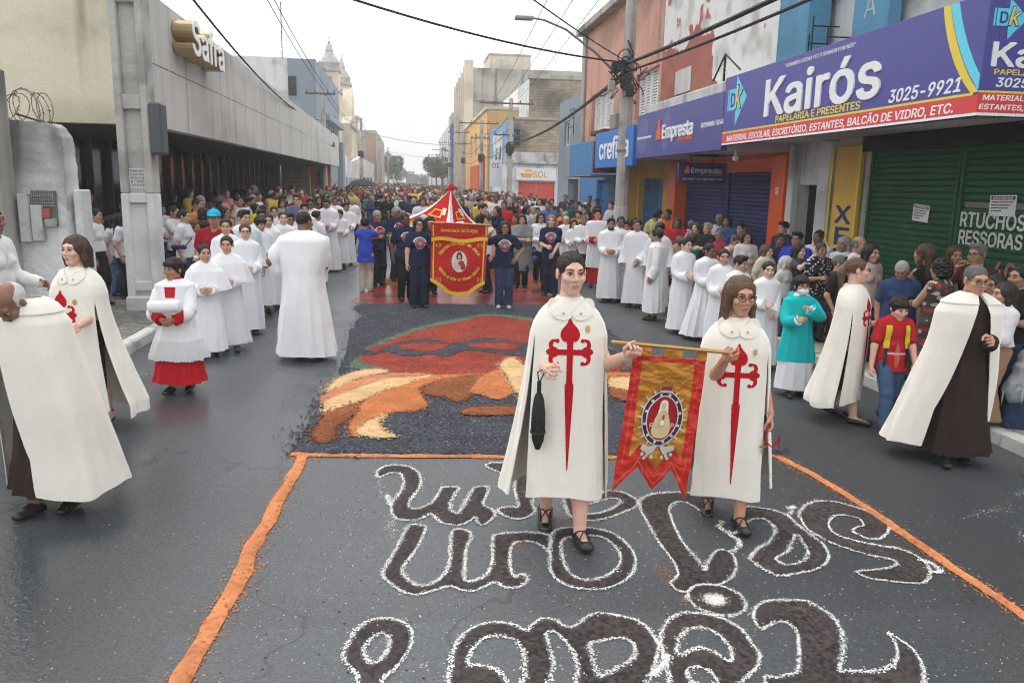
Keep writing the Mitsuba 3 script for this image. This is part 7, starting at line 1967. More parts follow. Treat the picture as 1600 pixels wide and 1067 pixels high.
person('elderly man in white with cropped white hair at the far end of the right file', 3.80, 19.48, 1.49, yaw=-10, sex='m', skin=1, hair=('cropped', 'white'), wear=ALB, arms=('clasp', 'clasp'), z0=-0.112)
person('woman in white with long black hair and teal ribbon, far right file', 3.84, 18.69, 1.44, yaw=-12, sex='f', skin=1, hair=('long', 'black'), wear=ALB, arms=('clasp', 'clasp'), z0=-0.114)
person('man in a white tunic and black trousers, right file', 4.04, 18.51, 1.56, yaw=-15, sex='m', skin=2, hair=('cropped', 'pepper'), wear=[('tunic', 'top', 'white_cotton', dict(sleeve='long', hem=.42, loose=.022)), ('trousers', 'trousers', (.012, .012, .014))], arms=('clasp', 'clasp'), z0=-0.121)
person('youth in a red cassock and long white lace surplice in the right file', 4.11, 17.46, 1.74, yaw=-10, sex='m', skin=1, hair=('short', 'black'), wear=[('cassock', 'robe', RED, dict(sleeve='long', hem=.05, wide=.10)), ('surplice', 'surplice', 'white_cotton', dict(sleeve='three', hem=.26, wide=.135, loose=.026, square=1, sleeve_width=1.3))], arms=('clasp', 'clasp'), z0=-0.124)
person('youth in a pale alb half hidden left of the stout bearded server', 3.83, 15.12, 1.63, yaw=-10, sex='m', skin=2, hair=('short', 'dark'), wear=ALB, arms=('clasp', 'clasp'), z0=-0.113)
person('stout bearded man in a white alb with hands folded, right file', 4.08, 15.36, 1.67, yaw=-8, sex='m', skin=3, hair=('cropped', 'black'), wear=ALB_BIG, arms=('clasp', 'clasp'), build=1.3, z0=-0.123)
person('youth with cropped hair in a white alb and dark shoulder strap, right file', 4.19, 14.56, 1.65, yaw=-20, sex='m', skin=2, hair=('cropped', 'black'), wear=ALB, arms=('down', 'low_clasp'), z0=-0.128)
person('boy with a low fringe in a white alb peeping over the turned away server', 4.52, 14.25, 1.62, yaw=-25, sex='c', skin=1, hair=('fringe', 'black'), wear=ALB, z0=-0.141)
person('server in a white alb with a backpack strap turned away to the left', 4.11, 13.09, 1.54, yaw=-115, sex='m', skin=2, hair=('short', 'black'), wear=ALB_SHORT, arms=('down', 'down'), build=1.1, z0=-0.124)
person('pale girl in a white alb with hands at her waist, right file', 4.18, 11.86, 1.49, yaw=10, sex='f', skin=0, hair=('tied', 'dark'), wear=ALB, arms=('clasp', 'clasp'), head=(.35, 0, 0), z0=-0.127)
person('dark skinned girl in a wide white alb with tied hair and folded hands', 4.39, 11.42, 1.45, yaw=5, sex='f', skin=3, hair=('tied', 'black'), wear=ALB_WIDE, arms=('clasp', 'clasp'), head=(.4, .1, 0), z0=-0.136)
person('boy with black hair in a white alb behind the woman with glasses', 4.30, 10.05, 1.39, yaw=10, sex='c', skin=1, hair=('short', 'black'), wear=ALB, arms=('clasp', 'clasp'), head=(.35, .1, 0), z0=-0.132)
person('young girl in a white alb right of the woman with glasses', 4.44, 9.50, 1.37, yaw=-8, sex='c', skin=0, hair=('tied', 'dark'), wear=ALB, arms=('clasp', 'low_clasp'), z0=-0.138)
person('child with a face mask in a turquoise raincoat over a white alb', 4.19, 8.12, 1.34, yaw=-6, sex='c', skin=1, hair=('fringe', 'black'), wear=[('alb', 'robe', 'white_cotton', dict(sleeve='long', hem=.07, wide=.15)), ('raincoat', 'robe', (.012, .44, .46), dict(sleeve='long', hem=.30, wide=.150, loose=.026, sleeve_width=1.1, amp=.035))], arms=('hold', ((.03,-.15,.74), (.9,.2,-.6))), glasses=True, legs='step', z0=-0.128)
person('man in a yellow green shirt seen from behind by the yellow pillar', 5.90, 18.98, 1.58, yaw=150, sex='m', skin=2, hair=('short', 'dark'), wear=[('shirt', 'top', (.48, .46, .18)), ('trousers', 'trousers', (.03, .03, .05))], z0=-0.045)
person('young man in a red orange shirt with dark shoulder bag by the orange pillar', 5.80, 17.75, 1.68, yaw=-60, sex='m', skin=3, hair=('cropped', 'black'), wear=[('shirt', 'top', (.48, .07, .03)), ('trousers', 'trousers', (.03, .03, .05))], arms=('hold', 'hold'), z0=-0.045)
person('woman with wavy brown hair shading her face with her hand by the navy shutter', 5.90, 16.12, 1.46, yaw=-60, sex='f', skin=0, hair=('long', 'brown'), wear=[('shirt', 'top', (.10, .06, .05)), ('trousers', 'trousers', (.03, .03, .05))], arms=('face', 'down'), z0=-0.045)
person('woman in a teal blouse with dark bobbed hair seen from behind', 5.75, 15.82, 1.23, yaw=170, sex='f', skin=1, hair=('bob', 'dark'), wear=[('blouse', 'top', (.015, .26, .24)), ('trousers', 'trousers', (.03, .03, .05))], hs=0.93, build=1.15, z0=-0.045)
person('older woman in a beige patterned dress with tied grey hair looking down', 5.50, 16.03, 1.19, yaw=20, sex='f', skin=3, hair=('tied', 'pepper'), wear=[('dress', 'dress', (.37, .27, .22), dict(hem=.25, wide=.12))], head=(0, .35, 0), hs=0.93, build=1.15, z0=-0.045)
person('woman with short pepper hair and glasses in a red floral blouse', 5.80, 14.56, 1.40, yaw=-75, sex='f', skin=2, hair=('cropped', 'pepper'), wear=[('blouse', 'top', (.30, .03, .05)), ('trousers', 'trousers', (.03, .05, .12))], glasses=True, hs=0.93, build=1.15, z0=-0.045)
person('man in a pale shirt looking down before the navy shutter', 6.00, 14.30, 1.33, yaw=0, sex='m', skin=2, hair=('cropped', 'brown'), wear=[('shirt', 'top', (.45, .43, .42)), ('trousers', 'trousers', (.06, .06, .08))], head=(0, .4, 0), arms=('phone', 'hold'), hs=0.93, build=1.15, z0=-0.045)
person('woman in a white printed T-shirt with very long black hair at the navy shutter', 5.85, 13.46, 1.43, yaw=-10, sex='f', skin=1, hair=('verylong', 'black'), wear=[('shirt', 'top', (.58, .55, .54)), ('trousers', 'trousers', (.03, .03, .05))], arms=('clasp', 'clasp'), hs=0.93, build=1.15, z0=-0.045)
person('young dark man in a navy shirt beside the orange pillar edge', 6.00, 12.49, 1.46, yaw=-5, sex='m', skin=3, hair=('cropped', 'black'), wear=[('shirt', 'top', (.02, .025, .06)), ('trousers', 'trousers', (.03, .03, .05))], z0=-0.045)
person('laughing man with glasses in a royal blue T-shirt by the doorway', 5.85, 11.61, 1.54, yaw=-50, sex='m', skin=2, hair=('short', 'black'), wear=[('shirt', 'top', (.025, .05, .38)), ('trousers', 'trousers', (.03, .03, .05))], arms=('chest', 'hold'), glasses=True, build=1.15, z0=-0.045)
person('older woman with short reddish blond hair in a pale lime blouse', 5.55, 11.98, 1.31, yaw=30, sex='f', skin=0, hair=('bob', 'light'), wear=[('blouse', 'top', (.52, .52, .38), dict(loose=.03)), ('trousers', 'trousers', (.1, .1, .12))], build=1.2, hs=0.93, z0=-0.045)
person('smiling white haired woman in a white top with a black strap bag', 5.50, 11.20, 1.20, yaw=30, sex='f', skin=2, hair=('bob', 'white'), wear=[('blouse', 'top', (.55, .53, .52)), ('trousers', 'trousers', (.1, .1, .12))], head=(.2, .1, 0), hs=0.93, build=1.15, z0=-0.045)
person('young woman with long dark hair in a grey T-shirt by the doorway', 5.70, 11.22, 1.38, yaw=25, sex='f', skin=0, hair=('long', 'dark'), wear=[('shirt', 'top', (.06, .07, .09)), ('trousers', 'trousers', (.03, .03, .05))], arms=('phone', 'hold'), hs=0.93, build=1.15, z0=-0.045)
person('older woman with cropped hair in a black blouse with white dots', 5.80, 10.77, 1.43, yaw=0, sex='f', skin=2, hair=('cropped', 'brown'), wear=[('blouse', 'top', 'dotted', dict(loose=.024)), ('trousers', 'trousers', (.05, .05, .06))], arms=('hold', 'clasp'), build=1.2, hs=0.93, z0=-0.045)
person('grey haired man in a black T-shirt behind the woman in the ivory cape', 5.45, 9.61, 1.35, yaw=45, sex='m', skin=1, hair=('short', 'pepper'), wear=[('shirt', 'top', (.016, .016, .018)), ('trousers', 'trousers', (.05, .05, .06))], build=1.15, hs=0.93, z0=-0.045)
person('man with a grey beard in a white T-shirt beside the yellow sign', 5.85, 9.89, 1.58, yaw=30, sex='m', skin=2, hair=('bald', 'pepper'), wear=[('shirt', 'top', (.58, .58, .62)), ('trousers', 'trousers', (.05, .05, .06))], build=1.1, z0=-0.045)
person('woman with long straight black hair in a dusty pink top by the green shutter', 5.75, 9.43, 1.51, yaw=15, sex='f', skin=1, hair=('verylong', 'black'), wear=[('blouse', 'top', (.47, .37, .35), dict(sleeve='long')), ('trousers', 'trousers', (.03, .04, .09))], z0=-0.045)
person('grey haired woman in a navy T-shirt with pale bag straps looking down', 5.50, 8.37, 1.41, yaw=-25, sex='f', skin=2, hair=('cropped', 'grey'), wear=[('shirt', 'top', (.025, .05, .13), dict(loose=.022)), ('trousers', 'trousers', (.04, .05, .08))], head=(-.3, .35, 0), glasses=True, build=1.2, hs=0.93, z0=-0.045)
person('woman with shoulder length streaked hair and bare shoulders turned away', 5.80, 8.46, 1.59, yaw=-150, sex='f', skin=2, hair=('long', 'brown'), wear=[('top', 'top', (.014, .014, .016), dict(sleeve='none', loose=.008)), ('skirt', 'skirt', (.16, .14, .20), dict(hem=.15, wide=.13))], arms=('cross', 'cross'), z0=-0.045)
person('curly haired woman in a long sleeveless floral dress seen from behind', 5.60, 7.86, 1.48, yaw=-160, sex='f', skin=1, hair=('curly', 'black'), wear=[('dress', 'dress', 'floral', dict(sleeve='none', hem=.08, wide=.15, loose=.012))], arms=('cross', 'cross'), build=1.25, z0=-0.045)
person('man with glasses in a black and red shirt leaning by the green shutter', 6.10, 7.99, 1.63, yaw=-70, sex='m', skin=2, hair=('short', 'pepper'), wear=[('shirt', 'top', (.05, .014, .016)), ('trousers', 'trousers', (.03, .03, .05))], arms=('face', 'cross'), glasses=True, z0=-0.045)
person('woman with glasses and tied black hair in profile behind the man in the white cloak', 5.60, 7.03, 1.40, yaw=-80, sex='f', skin=2, hair=('bob', 'black'), wear=[('blouse', 'top', (.05, .05, .06)), ('trousers', 'trousers', (.03, .03, .05))], arms=('phone', 'hold'), glasses=True, hs=0.93, build=1.15, z0=-0.045)
person('woman in a white blouse and tan trousers with long tinted hair filming', 5.45, 6.72, 1.36, yaw=-95, sex='f', skin=1, hair=('verylong', 'dark'), wear=[('blouse', 'top', (.60, .60, .61), dict(hem=.57, sleeve='three')), ('trousers', 'trousers', (.30, .19, .11), dict(flare=1.5, rise=.62))], arms=('phone', 'hold'), tier='hero', hs=0.93, build=1.15, z0=-0.045)
person('woman in black with tied hair at the right edge of the picture', 5.75, 6.92, 1.50, yaw=-80, sex='f', skin=2, hair=('tied', 'black'), wear=[('blouse', 'top', (.014, .014, .016)), ('trousers', 'trousers', (.03, .04, .09))], arms=('hold', 'hold'), z0=-0.045)
person('woman in maroon with black hair beside the concrete pole on the right', 5.60, 19.74, 1.40, yaw=-10, sex='f', skin=3, hair=('bob', 'black'), wear=[('blouse', 'top', (.16, .01, .03)), ('trousers', 'trousers', (.03, .03, .05))], hs=0.93, build=1.15, z0=-0.045)
person('man in a dark green shirt on the right pavement far back', 5.80, 29.31, 1.55, yaw=-60, sex='m', skin=2, hair=('cropped', 'black'), wear=[('shirt', 'top', (.012, .13, .07)), ('trousers', 'trousers', (.03, .03, .05))], z0=-0.045)
person('man in a charcoal shirt and jeans on the right pavement far back', 5.75, 27.47, 1.62, yaw=-90, sex='m', skin=2, hair=('cropped', 'brown'), wear=[('shirt', 'top', (.05, .06, .065)), ('trousers', 'trousers', (.06, .09, .16))], z0=-0.045)
person('man in a navy shirt turned sideways on the right pavement far back', 5.75, 25.85, 1.61, yaw=-90, sex='m', skin=3, hair=('cropped', 'black'), wear=[('shirt', 'top', (.02, .03, .07)), ('trousers', 'trousers', (.03, .03, .05))], z0=-0.045)
person('girl in a white alb tucked behind the second girl with a short cape', -2.48, 11.37, 1.58, yaw=10, sex='c', skin=1, hair=('tied', 'black'), wear=ALB, arms=('clasp', 'clasp'), seed=60)
person('youth in a white alb behind the fringed boy, only head and shoulders showing', -2.60, 14.76, 1.58, yaw=10, sex='m', skin=2, hair=('short', 'black'), wear=ALB, arms=('clasp', 'clasp'), seed=61)
person('girl in a white alb in the rear row behind the sleeves girl', -2.69, 16.67, 1.58, yaw=10, sex='f', skin=1, hair=('tied', 'black'), wear=ALB, arms=('clasp', 'clasp'), seed=62)
person('child in a white alb in the rear row left of the tall dark youth', -2.87, 21.14, 1.45, yaw=10, sex='c', skin=2, hair=('short', 'black'), wear=ALB, arms=('clasp', 'clasp'), seed=63)
person('youth in a white alb in the rear row right of the heavy man', -2.27, 20.17, 1.58, yaw=10, sex='m', skin=3, hair=('short', 'black'), wear=ALB, arms=('clasp', 'clasp'), seed=64)
person('server in a white alb at the far end of the left file', -1.58, 20.69, 1.58, yaw=10, sex='m', skin=2, hair=('short', 'black'), wear=ALB, arms=('clasp', 'clasp'), seed=65)
person('server in a white alb behind the stout bearded man', 4.18, 15.34, 1.58, yaw=-10, sex='m', skin=2, hair=('short', 'black'), wear=ALB, arms=('clasp', 'clasp'), seed=67, z0=-0.127)
person('boy in a white alb in front of the youth with the dark strap', 4.94, 16.98, 1.45, yaw=-10, sex='c', skin=2, hair=('short', 'black'), wear=ALB, arms=('clasp', 'clasp'), seed=68, z0=-0.158)
person('girl in a white alb behind the dark skinned girl', 4.16, 10.27, 1.45, yaw=-10, sex='f', skin=1, hair=('tied', 'black'), wear=ALB, arms=('clasp', 'clasp'), seed=70, z0=-0.127)
# ---------------------------------------------------------------- the people in front
def lathe_grid(prof, th0, th1, zs, nth, fold, th_shape=None):
  """rows of points: prof(z) -> (cx, cy, xl, xr, yf, yb); th0, th1: functions of z; fold(th, z) -> factor"""
  rows = []
  for z in zs:
    cx, cy, xl, xr, yf, yb = prof(z)
    th = np.linspace(th0(z), th1(z), nth)
    c, n = np.cos(th), np.sin(th)
    e = 0.86
    cc, nn = np.sign(c) * np.abs(c) ** e, np.sign(n) * np.abs(n) ** e
    f = fold(th, z)
    dip = .016 * np.sin(th * 3.3 + 1.3) * ((zs[0] - z) / (zs[0] - zs[-1])) ** 4
    rows.append(np.stack([cx + np.where(c > 0, xr, xl) * cc * f, cy + np.where(n > 0, yb, yf) * nn * f, z + dip], 1))
  return np.array(rows)


def shell(G, thick=0.006):
  """a grid of points as cloth with a real thickness"""
  a, b = G.shape[:2]
  idx = np.arange(a * b).reshape(a, b)
  q = np.stack([idx[:-1, :-1], idx[1:, :-1], idx[1:, 1:], idx[:-1, 1:]], -1).reshape(-1, 4)
  f = np.vstack([q[:, [0, 1, 2]], q[:, [0, 2, 3]]])
  v = G.reshape(-1, 3)
  n = np.array(tm(v, f).vertex_normals)
  inner = v - n * thick
  m = a * b
  rim = np.r_[idx[0, :], idx[1:, -1], idx[-1, -2::-1], idx[-2:0:-1, 0]]
  r2 = np.roll(rim, -1)
  rf = np.vstack([np.stack([rim, r2, r2 + m], 1), np.stack([rim, r2 + m, rim + m], 1)])
  return tm(np.vstack([v, inner]), np.vstack([f, f[:, ::-1] + m, rf]))


def table(rows):
  r = np.array(rows, float)[::-1]
  return lambda z: [np.interp(z, r[:, 0], r[:, k]) for k in range(1, r.shape[1])]


def cross_poly(s=1.0, arm=.132, left=True, right=True):
  """the red cross with leaf tips and a blade, centre of the bar at the origin, in metres"""
  def disc(x, y, r):
    return Point(x, y).buffer(r, 12)
  leaf = Polygon(spline([(0, .198), (.016, .168), (.045, .135), (.056, .105), (.050, .078), (.030, .060), (.020, .072), (.018, .050), (-.018, .050), (-.020, .072), (-.030, .060), (-.050, .078), (-.056, .105), (-.045, .135), (-.016, .168)], 4))
  body = [leaf, sbox(-.0175, -.20, .0175, .07), sbox(-arm * .72, -.0165, arm * .72, .0165), Polygon([(-.026, -.185), (.026, -.185), (.022, -.30), (.003, -.70), (-.003, -.70), (-.022, -.30)])]
  for sg in (-1, 1):
    if (sg < 0 and not left) or (sg > 0 and not right):
      continue
    x = sg * arm
    tip = Polygon(spline([(x * .70, .020), (x * .86, .016), (x * 1.0, .006), (x * 1.06, 0), (x * 1.0, -.006), (x * .86, -.016), (x * .70, -.020)], 3))
    body.append(tip)
    body.append(Point(x * .90, 0).buffer(.018, 8))
    for u in (-1, 1):
      ring = disc(x * .66, u * .040, .036).difference(disc(x * .60, u * .044, .020)).difference(sbox(min(x * .1, x * .56), -.2, max(x * .1, x * .56), .2) if True else None)
      body.append(ring)
      body.append(disc(x * .56, u * .066, .012))
      body.append(sbox(min(x * .62, x * .78), min(0, u * .03), max(x * .62, x * .78), max(0, u * .03)))
  p = sops.unary_union(body).buffer(.002).buffer(-.002)
  return affinity.scale(p, s, s, origin=(0, 0))


CROSS = cloth((.42, .010, .016), .8)
GOLD = bsdf('gold_pin', (.47, .30, .10), .35, .5, .7)


def cape(P, prof, alpha=(62, 58), zs=(1.46, .30), slit=1.27, gap=(.02, .10), back=(1.3, 1.05), hems=(.27, .25), amp=.05, seed=1, sway=(0, 0), collar=True, m='ivory_wool', name='cape', nfold=5.0):
  """a long cape: a front panel and a back panel that part at the arm slits"""
  k = P['s'].h / 1.745
  base = table(prof)
  aL, aR = math.radians(alpha[0]), math.radians(alpha[1])
  z_top = zs[0]

  def t_of(z):
    return np.clip((slit - z) / (slit - .25), 0, 1)

  def make(front):
    hem = hems[0] if front else hems[1]
    Z = np.r_[np.linspace(z_top, slit + .1, 18), np.linspace(slit + .1, hem, 58)[1:]]

    def prof_(z):
      cx, cy, xl, xr, yf, yb = base(z)
      t = t_of(z)
      if not front:
        xl, xr, yb = xl * (1 + (back[0] - 1) * t ** 1.3), xr * (1 + (back[1] - 1) * t ** 1.3), yb * (1 + .35 * t)
      return cx + sway[0] * t ** 1.5, cy + sway[1] * t ** 1.5, xl, xr, yf, yb

    def fold(th, z):
      t = t_of(z)
      A = amp * (.10 + .90 * t) * (0.75 if front else 1.25)
      w = (1 - 2 * np.abs(np.sin(th * nfold * .5 + seed + .5 * np.sin(z * 2.1))) ** .8) * .7 + np.cos(th * nfold * 1.9 + 2.1 * seed + z * .8) * .4
      fine = meshkit.fbm(np.stack([th * 2.2 + seed, np.full_like(th, z * 2.6), np.full_like(th, 2.0 + front)], 1), 3, seed) - .5
      return 1 + A * w + (.030 + .05 * t) * fine
    g0, g1 = gap
    if front:
      lo = lambda z: -math.pi / 2 - aL + (g0 * (z < slit) * min(1, (slit - z) / .05) + g1 * t_of(z))
      hi = lambda z: -math.pi / 2 + aR - (g0 * (z < slit) * min(1, (slit - z) / .05) + g1 * t_of(z))
      nth = 74
    else:
      lo = lambda z: -math.pi / 2 + aR + (g0 * (z < slit) * min(1, (slit - z) / .05)) * .5
      hi = lambda z: 1.5 * math.pi - aL - (g0 * (z < slit) * min(1, (slit - z) / .05)) * .5
      nth = 120
    return lathe_grid(prof_, lo, hi, Z * k if False else Z, nth, fold)
  Gf, Gb = make(True), make(False)
  mf, mb = shell(Gf), shell(Gb)
  c = sub(P, name, join([mf, mb]), m, 50)
  P[name], P['front'] = join([mf, mb]), mf
  if collar:
    cz, w = collar
    for sg in (-1, 1):
      poly = Polygon(spline([(sg * .004, cz - .012), (sg * .030, cz + .012), (sg * w * .62, cz + .055), (sg * w * 1.02, cz + .050), (sg * w * 1.12, cz + .0), (sg * w * .86, cz - .042), (sg * w * .42, cz - .060), (sg * .05 * w, cz - .045)], 5)).buffer(0)
      top = drape(poly, mf, .011, .012)
      low = top.copy()
      ed = trimesh.Trimesh(top.vertices, top.faces)
      sub(P, 'collar', thick(top, .004), m, 40)
      pin = drape(Point(sg * w * .42, cz - .022).buffer(.0075, 8), mf, .0165, .008)
      sub(P, 'collar_pin', thick(pin, .003), GOLD, 40)
  return c


def thick(m, t):
  """a draped sheet with an edge"""
  from collections import Counter
  v, f = np.array(m.vertices), np.array(m.faces)
  e = np.sort(np.vstack([f[:, [0, 1]], f[:, [1, 2]], f[:, [2, 0]]]), 1)
  d = np.vstack([f[:, [0, 1]], f[:, [1, 2]], f[:, [2, 0]]])
  u, inv, cnt = np.unique(e, axis=0, return_inverse=True, return_counts=True)
  b = d[cnt[inv.ravel()] == 1]
  n = len(v)
  w = v + [0, t, 0]
  return tm(np.vstack([v, w]), np.vstack([f, f[:, ::-1] + n, np.stack([b[:, 1], b[:, 0], b[:, 0] + n], 1), np.stack([b[:, 1], b[:, 0] + n, b[:, 1] + n], 1)]))


def applique(P, nm, poly, m, mesh=None, off=.004, size=.014, label=None, back=False):
  return sub(P, nm, drape(poly, mesh if mesh is not None else P['front'], off, size, back), m, 40, label)


def low_shoe(P, i, strap=True, sole=.4):
  """a black flat shoe: cut low over the instep with crossed straps"""
  s = P['s']
  h = s.h
  a, t = s.ank[i], s.toe[i]
  d = (t - a) / np.linalg.norm(t - a)
  side = np.cross(d, V(0, 0, 1))
  heel = a + V(0, .020 * h, -.024 * h)
  upm = np.cross(side, d)
  Q = [('c', heel, t + d * .012, .0265 * h, .0225 * h, (1.10, 1, .80)), ('c', a + d * .035 * h, t, .022 * h, .022 * h)]
  cut = [('c', a + upm * .012 * h + d * .010 * h, a + d * .070 * h + upm * .022 * h, .026 * h, .020 * h, None, .006)]
  k = part(P['key'], 'shoe', sdf(Q, .006, .014, subs=cut), paint((.012, .012, .013), .22, .5), True, to_world=P['W'])
  if strap:
    for sg in (-1, 1):
      p0 = a + d * .012 * h + side * sg * .026 * h - upm * .012 * h
      p1 = a + d * .045 * h + upm * .024 * h - side * sg * .000 * h
      p2 = a + d * .072 * h - side * sg * .024 * h - upm * .006 * h
      part(k, 'strap', tube([p0, (p0 + p1) / 2 + upm * .016, p1 + upm * .006, (p1 + p2) / 2 + upm * .014, p2], .0048, 6), paint((.012, .012, .013), .25, .5), 40, to_world=P['W'])


# --- woman A: walks in front with the left end of the banner pole
A = person('woman with tied hair in an ivory cape holding the left end of the gold banner', .935, 4.59, 1.745, -4, 'f', 0, ('tied', 'dark'),
    [('underdress', 'dress', (.05, .045, .045), dict(sleeve='none', top_cut=.74, hem=.24, wide=.10, loose=.004, amp=.01))], arms=(((-.082, -.135, .620), (-.12, .5, -1)), ((.175, -.150, .672), (.1, .3, -1))),
    legs='step2', head=(.14, .02, 0), z0=-.012, tier='hero', shoes=None, curl=(1.15, 1.2), palms=(V(.9, -.1, -.1), V(.2, -.2, 1)), seed=3, wide=.76)
PA = [(1.475, .0, .018, .070, .070, .068, .078), (1.45, .0, .016, .100, .100, .088, .098), (1.42, 0, .014, .142, .142, .106, .114), (1.38, 0, .012, .178, .178, .122, .126), (1.32, 0, .008, .212, .212, .138, .136), (1.25, 0, .005, .232, .232, .148, .143), (1.05, 0, 0, .245, .240, .158, .155), (.80, 0, 0, .262, .248, .172, .170), (.55, 0, 0, .280, .262, .188, .190), (.24, 0, 0, .300, .275, .205, .215)]
cape(A, PA, (64, 60), (1.475, .30), 1.27, (.05, .12), (1.30, 1.02), (.285, .27), .070, 2, collar=(1.412, .122))
applique(A, 'cross', affinity.translate(cross_poly(1.0), -.010, 1.168), CROSS)
applique(A, 'badge', affinity.scale(Point(.092, 1.303).buffer(.019, 10), .75, 1.1), GOLD, off=.007)
sub(A, 'blouse_collar', lathe([(.052, 1.440), (.060, 1.435), (.058, 1.475), (.052, 1.486), (.047, 1.480)], 28, (0, .016, 0)), paint((.55, .55, .58), .8), 40)
for i in (0, 1):
  low_shoe(A, i)
s = A['s']
w = s.wri[0]
um = thing('umbrella', 'folded black umbrella hanging from the wrist of the woman with tied hair', 'umbrella')
ux = A['M'] @ np.array([w[0] - .045, w[1] + .03, 0, 1])
for nm, pr in (('canopy', [(.0, .60), (.014, .602), (.034, .66), (.042, .74), (.040, .82), (.030, .90), (.018, .935), (.0, .94)]), ('handle', [(0, .935), (.012, .936), (.013, 1.0), (.010, 1.01), (0, 1.011)])):
  mm = lathe(pr, 18)
  if nm == 'canopy':
    a_ = np.arctan2(mm.vertices[:, 1], mm.vertices[:, 0])
    mm.vertices[:, :2] *= (1 + .14 * np.cos(a_ * 6 + mm.vertices[:, 2] * 5))[:, None]
  mm.apply_translation([ux[0], ux[1], -.01])
  part(um, nm, mm, black, 40)
part(um, 'strap', tube([(ux[0], ux[1], .99), (ux[0] - .012, ux[1], 1.05), (ux[0] + .03, ux[1] - .03, 1.085), (ux[0] + .02, ux[1] + .0, 1.03), (ux[0], ux[1], .99)], .004, 5), black)
part(um, 'tie_band', lathe([(.043, .70), (.046, .70), (.046, .715), (.043, .715)], 14, (ux[0], ux[1], -.01)), paint((.03, .03, .03)))

# --- woman B: glasses, long brown hair, right end of the pole
B_ = person('woman with glasses and long brown hair in an ivory cape, right of the gold banner', 2.06, 4.782, 1.615, -14, 'f', 1, ('long', 'light'),
      [('underdress', 'dress', (.05, .045, .045), dict(sleeve='none', top_cut=.74, hem=.22, wide=.10, loose=.004, amp=.01))], arms=(((-.062, -.175, .705), (-.1, .3, -1)), ((.150, -.050, .425), (.15, 1, 0))),
      legs='step2', head=(.25, .06, 0), z0=-.045, tier='hero', shoes=None, curl=(1.2, .9), palms=(V(.6, -.3, .8), V(-.9, 0, -.1)), glasses=True, seed=4, wide=.76)
PB = [(a * .918, b, c, d * .95, e * .95, f * .96, g_ * .96) for a, b, c, d, e, f, g_ in PA]
cape(B_, PB, (64, 56), (1.475 * .918, .27), 1.135, (.05, .10), (1.0, 1.18), (.20, .27), .070, 5, collar=(1.296, .115))
applique(B_, 'cross', affinity.translate(cross_poly(1.0), .000, 1.008), CROSS)
applique(B_, 'badge', affinity.scale(Point(.100, 1.155).buffer(.018, 10), .75, 1.1), GOLD, off=.007)
sub(B_, 'blouse_collar', lathe([(.048, 1.325), (.056, 1.32), (.054, 1.352), (.048, 1.36), (.043, 1.355)], 28, (0, .016, 0)), paint((.62, .60, .58), .8), 40)
sub(B_, 'watch', xf(lathe([(.026, -.008), (.031, -.008), (.031, .008), (.026, .008)], 16), trans(*(B_['s'].wri[1] + (B_['s'].elb[1] - B_['s'].wri[1]) * .06))), paint((.35, .30, .26), .3), 40)
for i in (0, 1):
  low_shoe(B_, i)
q = B_['M'] @ np.r_[B_['s'].wri[1], 1]
rp = thing('rosary_ribbon', 'red ribbon with a small silver cross held by the woman with glasses', 'ribbon')
part(rp, 'ribbon', tube([(q[0] - .03, q[1] - .05, q[2] - .04), (q[0] - .04, q[1] - .06, q[2] - .16), (q[0] + .01, q[1] - .06, q[2] - .20), (q[0] + .05, q[1] - .06, q[2] - .13), (q[0] + .055, q[1] - .05, q[2] - .20)], .007, 5), cloth((.40, .015, .03)))
part(rp, 'cross', join([box(q[0] - .062, q[0] - .052, q[1] - .07, q[1] - .064, q[2] - .24, q[2] - .15), box(q[0] - .080, q[0] - .034, q[1] - .069, q[1] - .065, q[2] - .195, q[2] - .185)]), GOLD)

# --- the gold banner between them
BW = thing('processional_banner', 'gold satin banner with red borders and an embroidered oval emblem hung from a pole', 'banner')
_hl = A['M'] @ np.r_[A['s'].wri[1], 1]
_hr = B_['M'] @ np.r_[B_['s'].wri[0], 1]
p_l, p_r = V(1.150, 4.36, 1.232), V(1.835, 4.40, 1.160)


def bzig(u):
  return np.interp(u, [-.02, .0, .26, .53, .76, 1.0, 1.02], [.885, .885, .71, .855, .725, .90, .90])


def bpt(u, d, off=0.0):
  """a point of the banner: u across, d metres below the pole"""
  u, d = np.broadcast_arrays(np.asarray(u, float), np.asarray(d, float))
  x = 1.262 + .452 * u - .086 * d + .012 * np.sin(3.2 * d + 1)
  z = 1.218 - .050 * u - d
  y = 4.375 + .035 * u + .010 * np.sin(u * 9 + d * 3.1) * np.clip(d * 2, 0, 1) + .008 * np.sin(u * 17 - d * 7) * np.clip(d * 1.5, 0, 1) - .03 * d - off
  y = y + (meshkit.fbm(np.stack([u * 4, d * 6, np.zeros_like(u)], -1), 3, 4) - .5) * .030 * np.clip(d * 3, 0, 1)
  return np.stack([x, y, z], -1)


def bsheet(u0, u1, d0, d1, nu, nd, off):
  u = np.linspace(u0, u1, nu)
  t = np.linspace(0, 1, nd)
  D0 = d0(u) if callable(d0) else np.full(nu, d0)
  D1 = d1(u) if callable(d1) else np.full(nu, d1)
  G = bpt(np.broadcast_to(u, (nd, nu)), D0[None] * (1 - t[:, None]) + D1[None] * t[:, None], off)
  return shell(G[::-1], .0025)


def satin_col(p, n, uv):
  return MIX((.40, .140, .010), (.52, .225, .026), F_(p.x * 9, p.y * 9, p.z * 9, 3))


def satin_bump(p, n, uv):
  return F_(p.x * 13 + p.z * 4, p.y * 10, p.z * 17, 3)


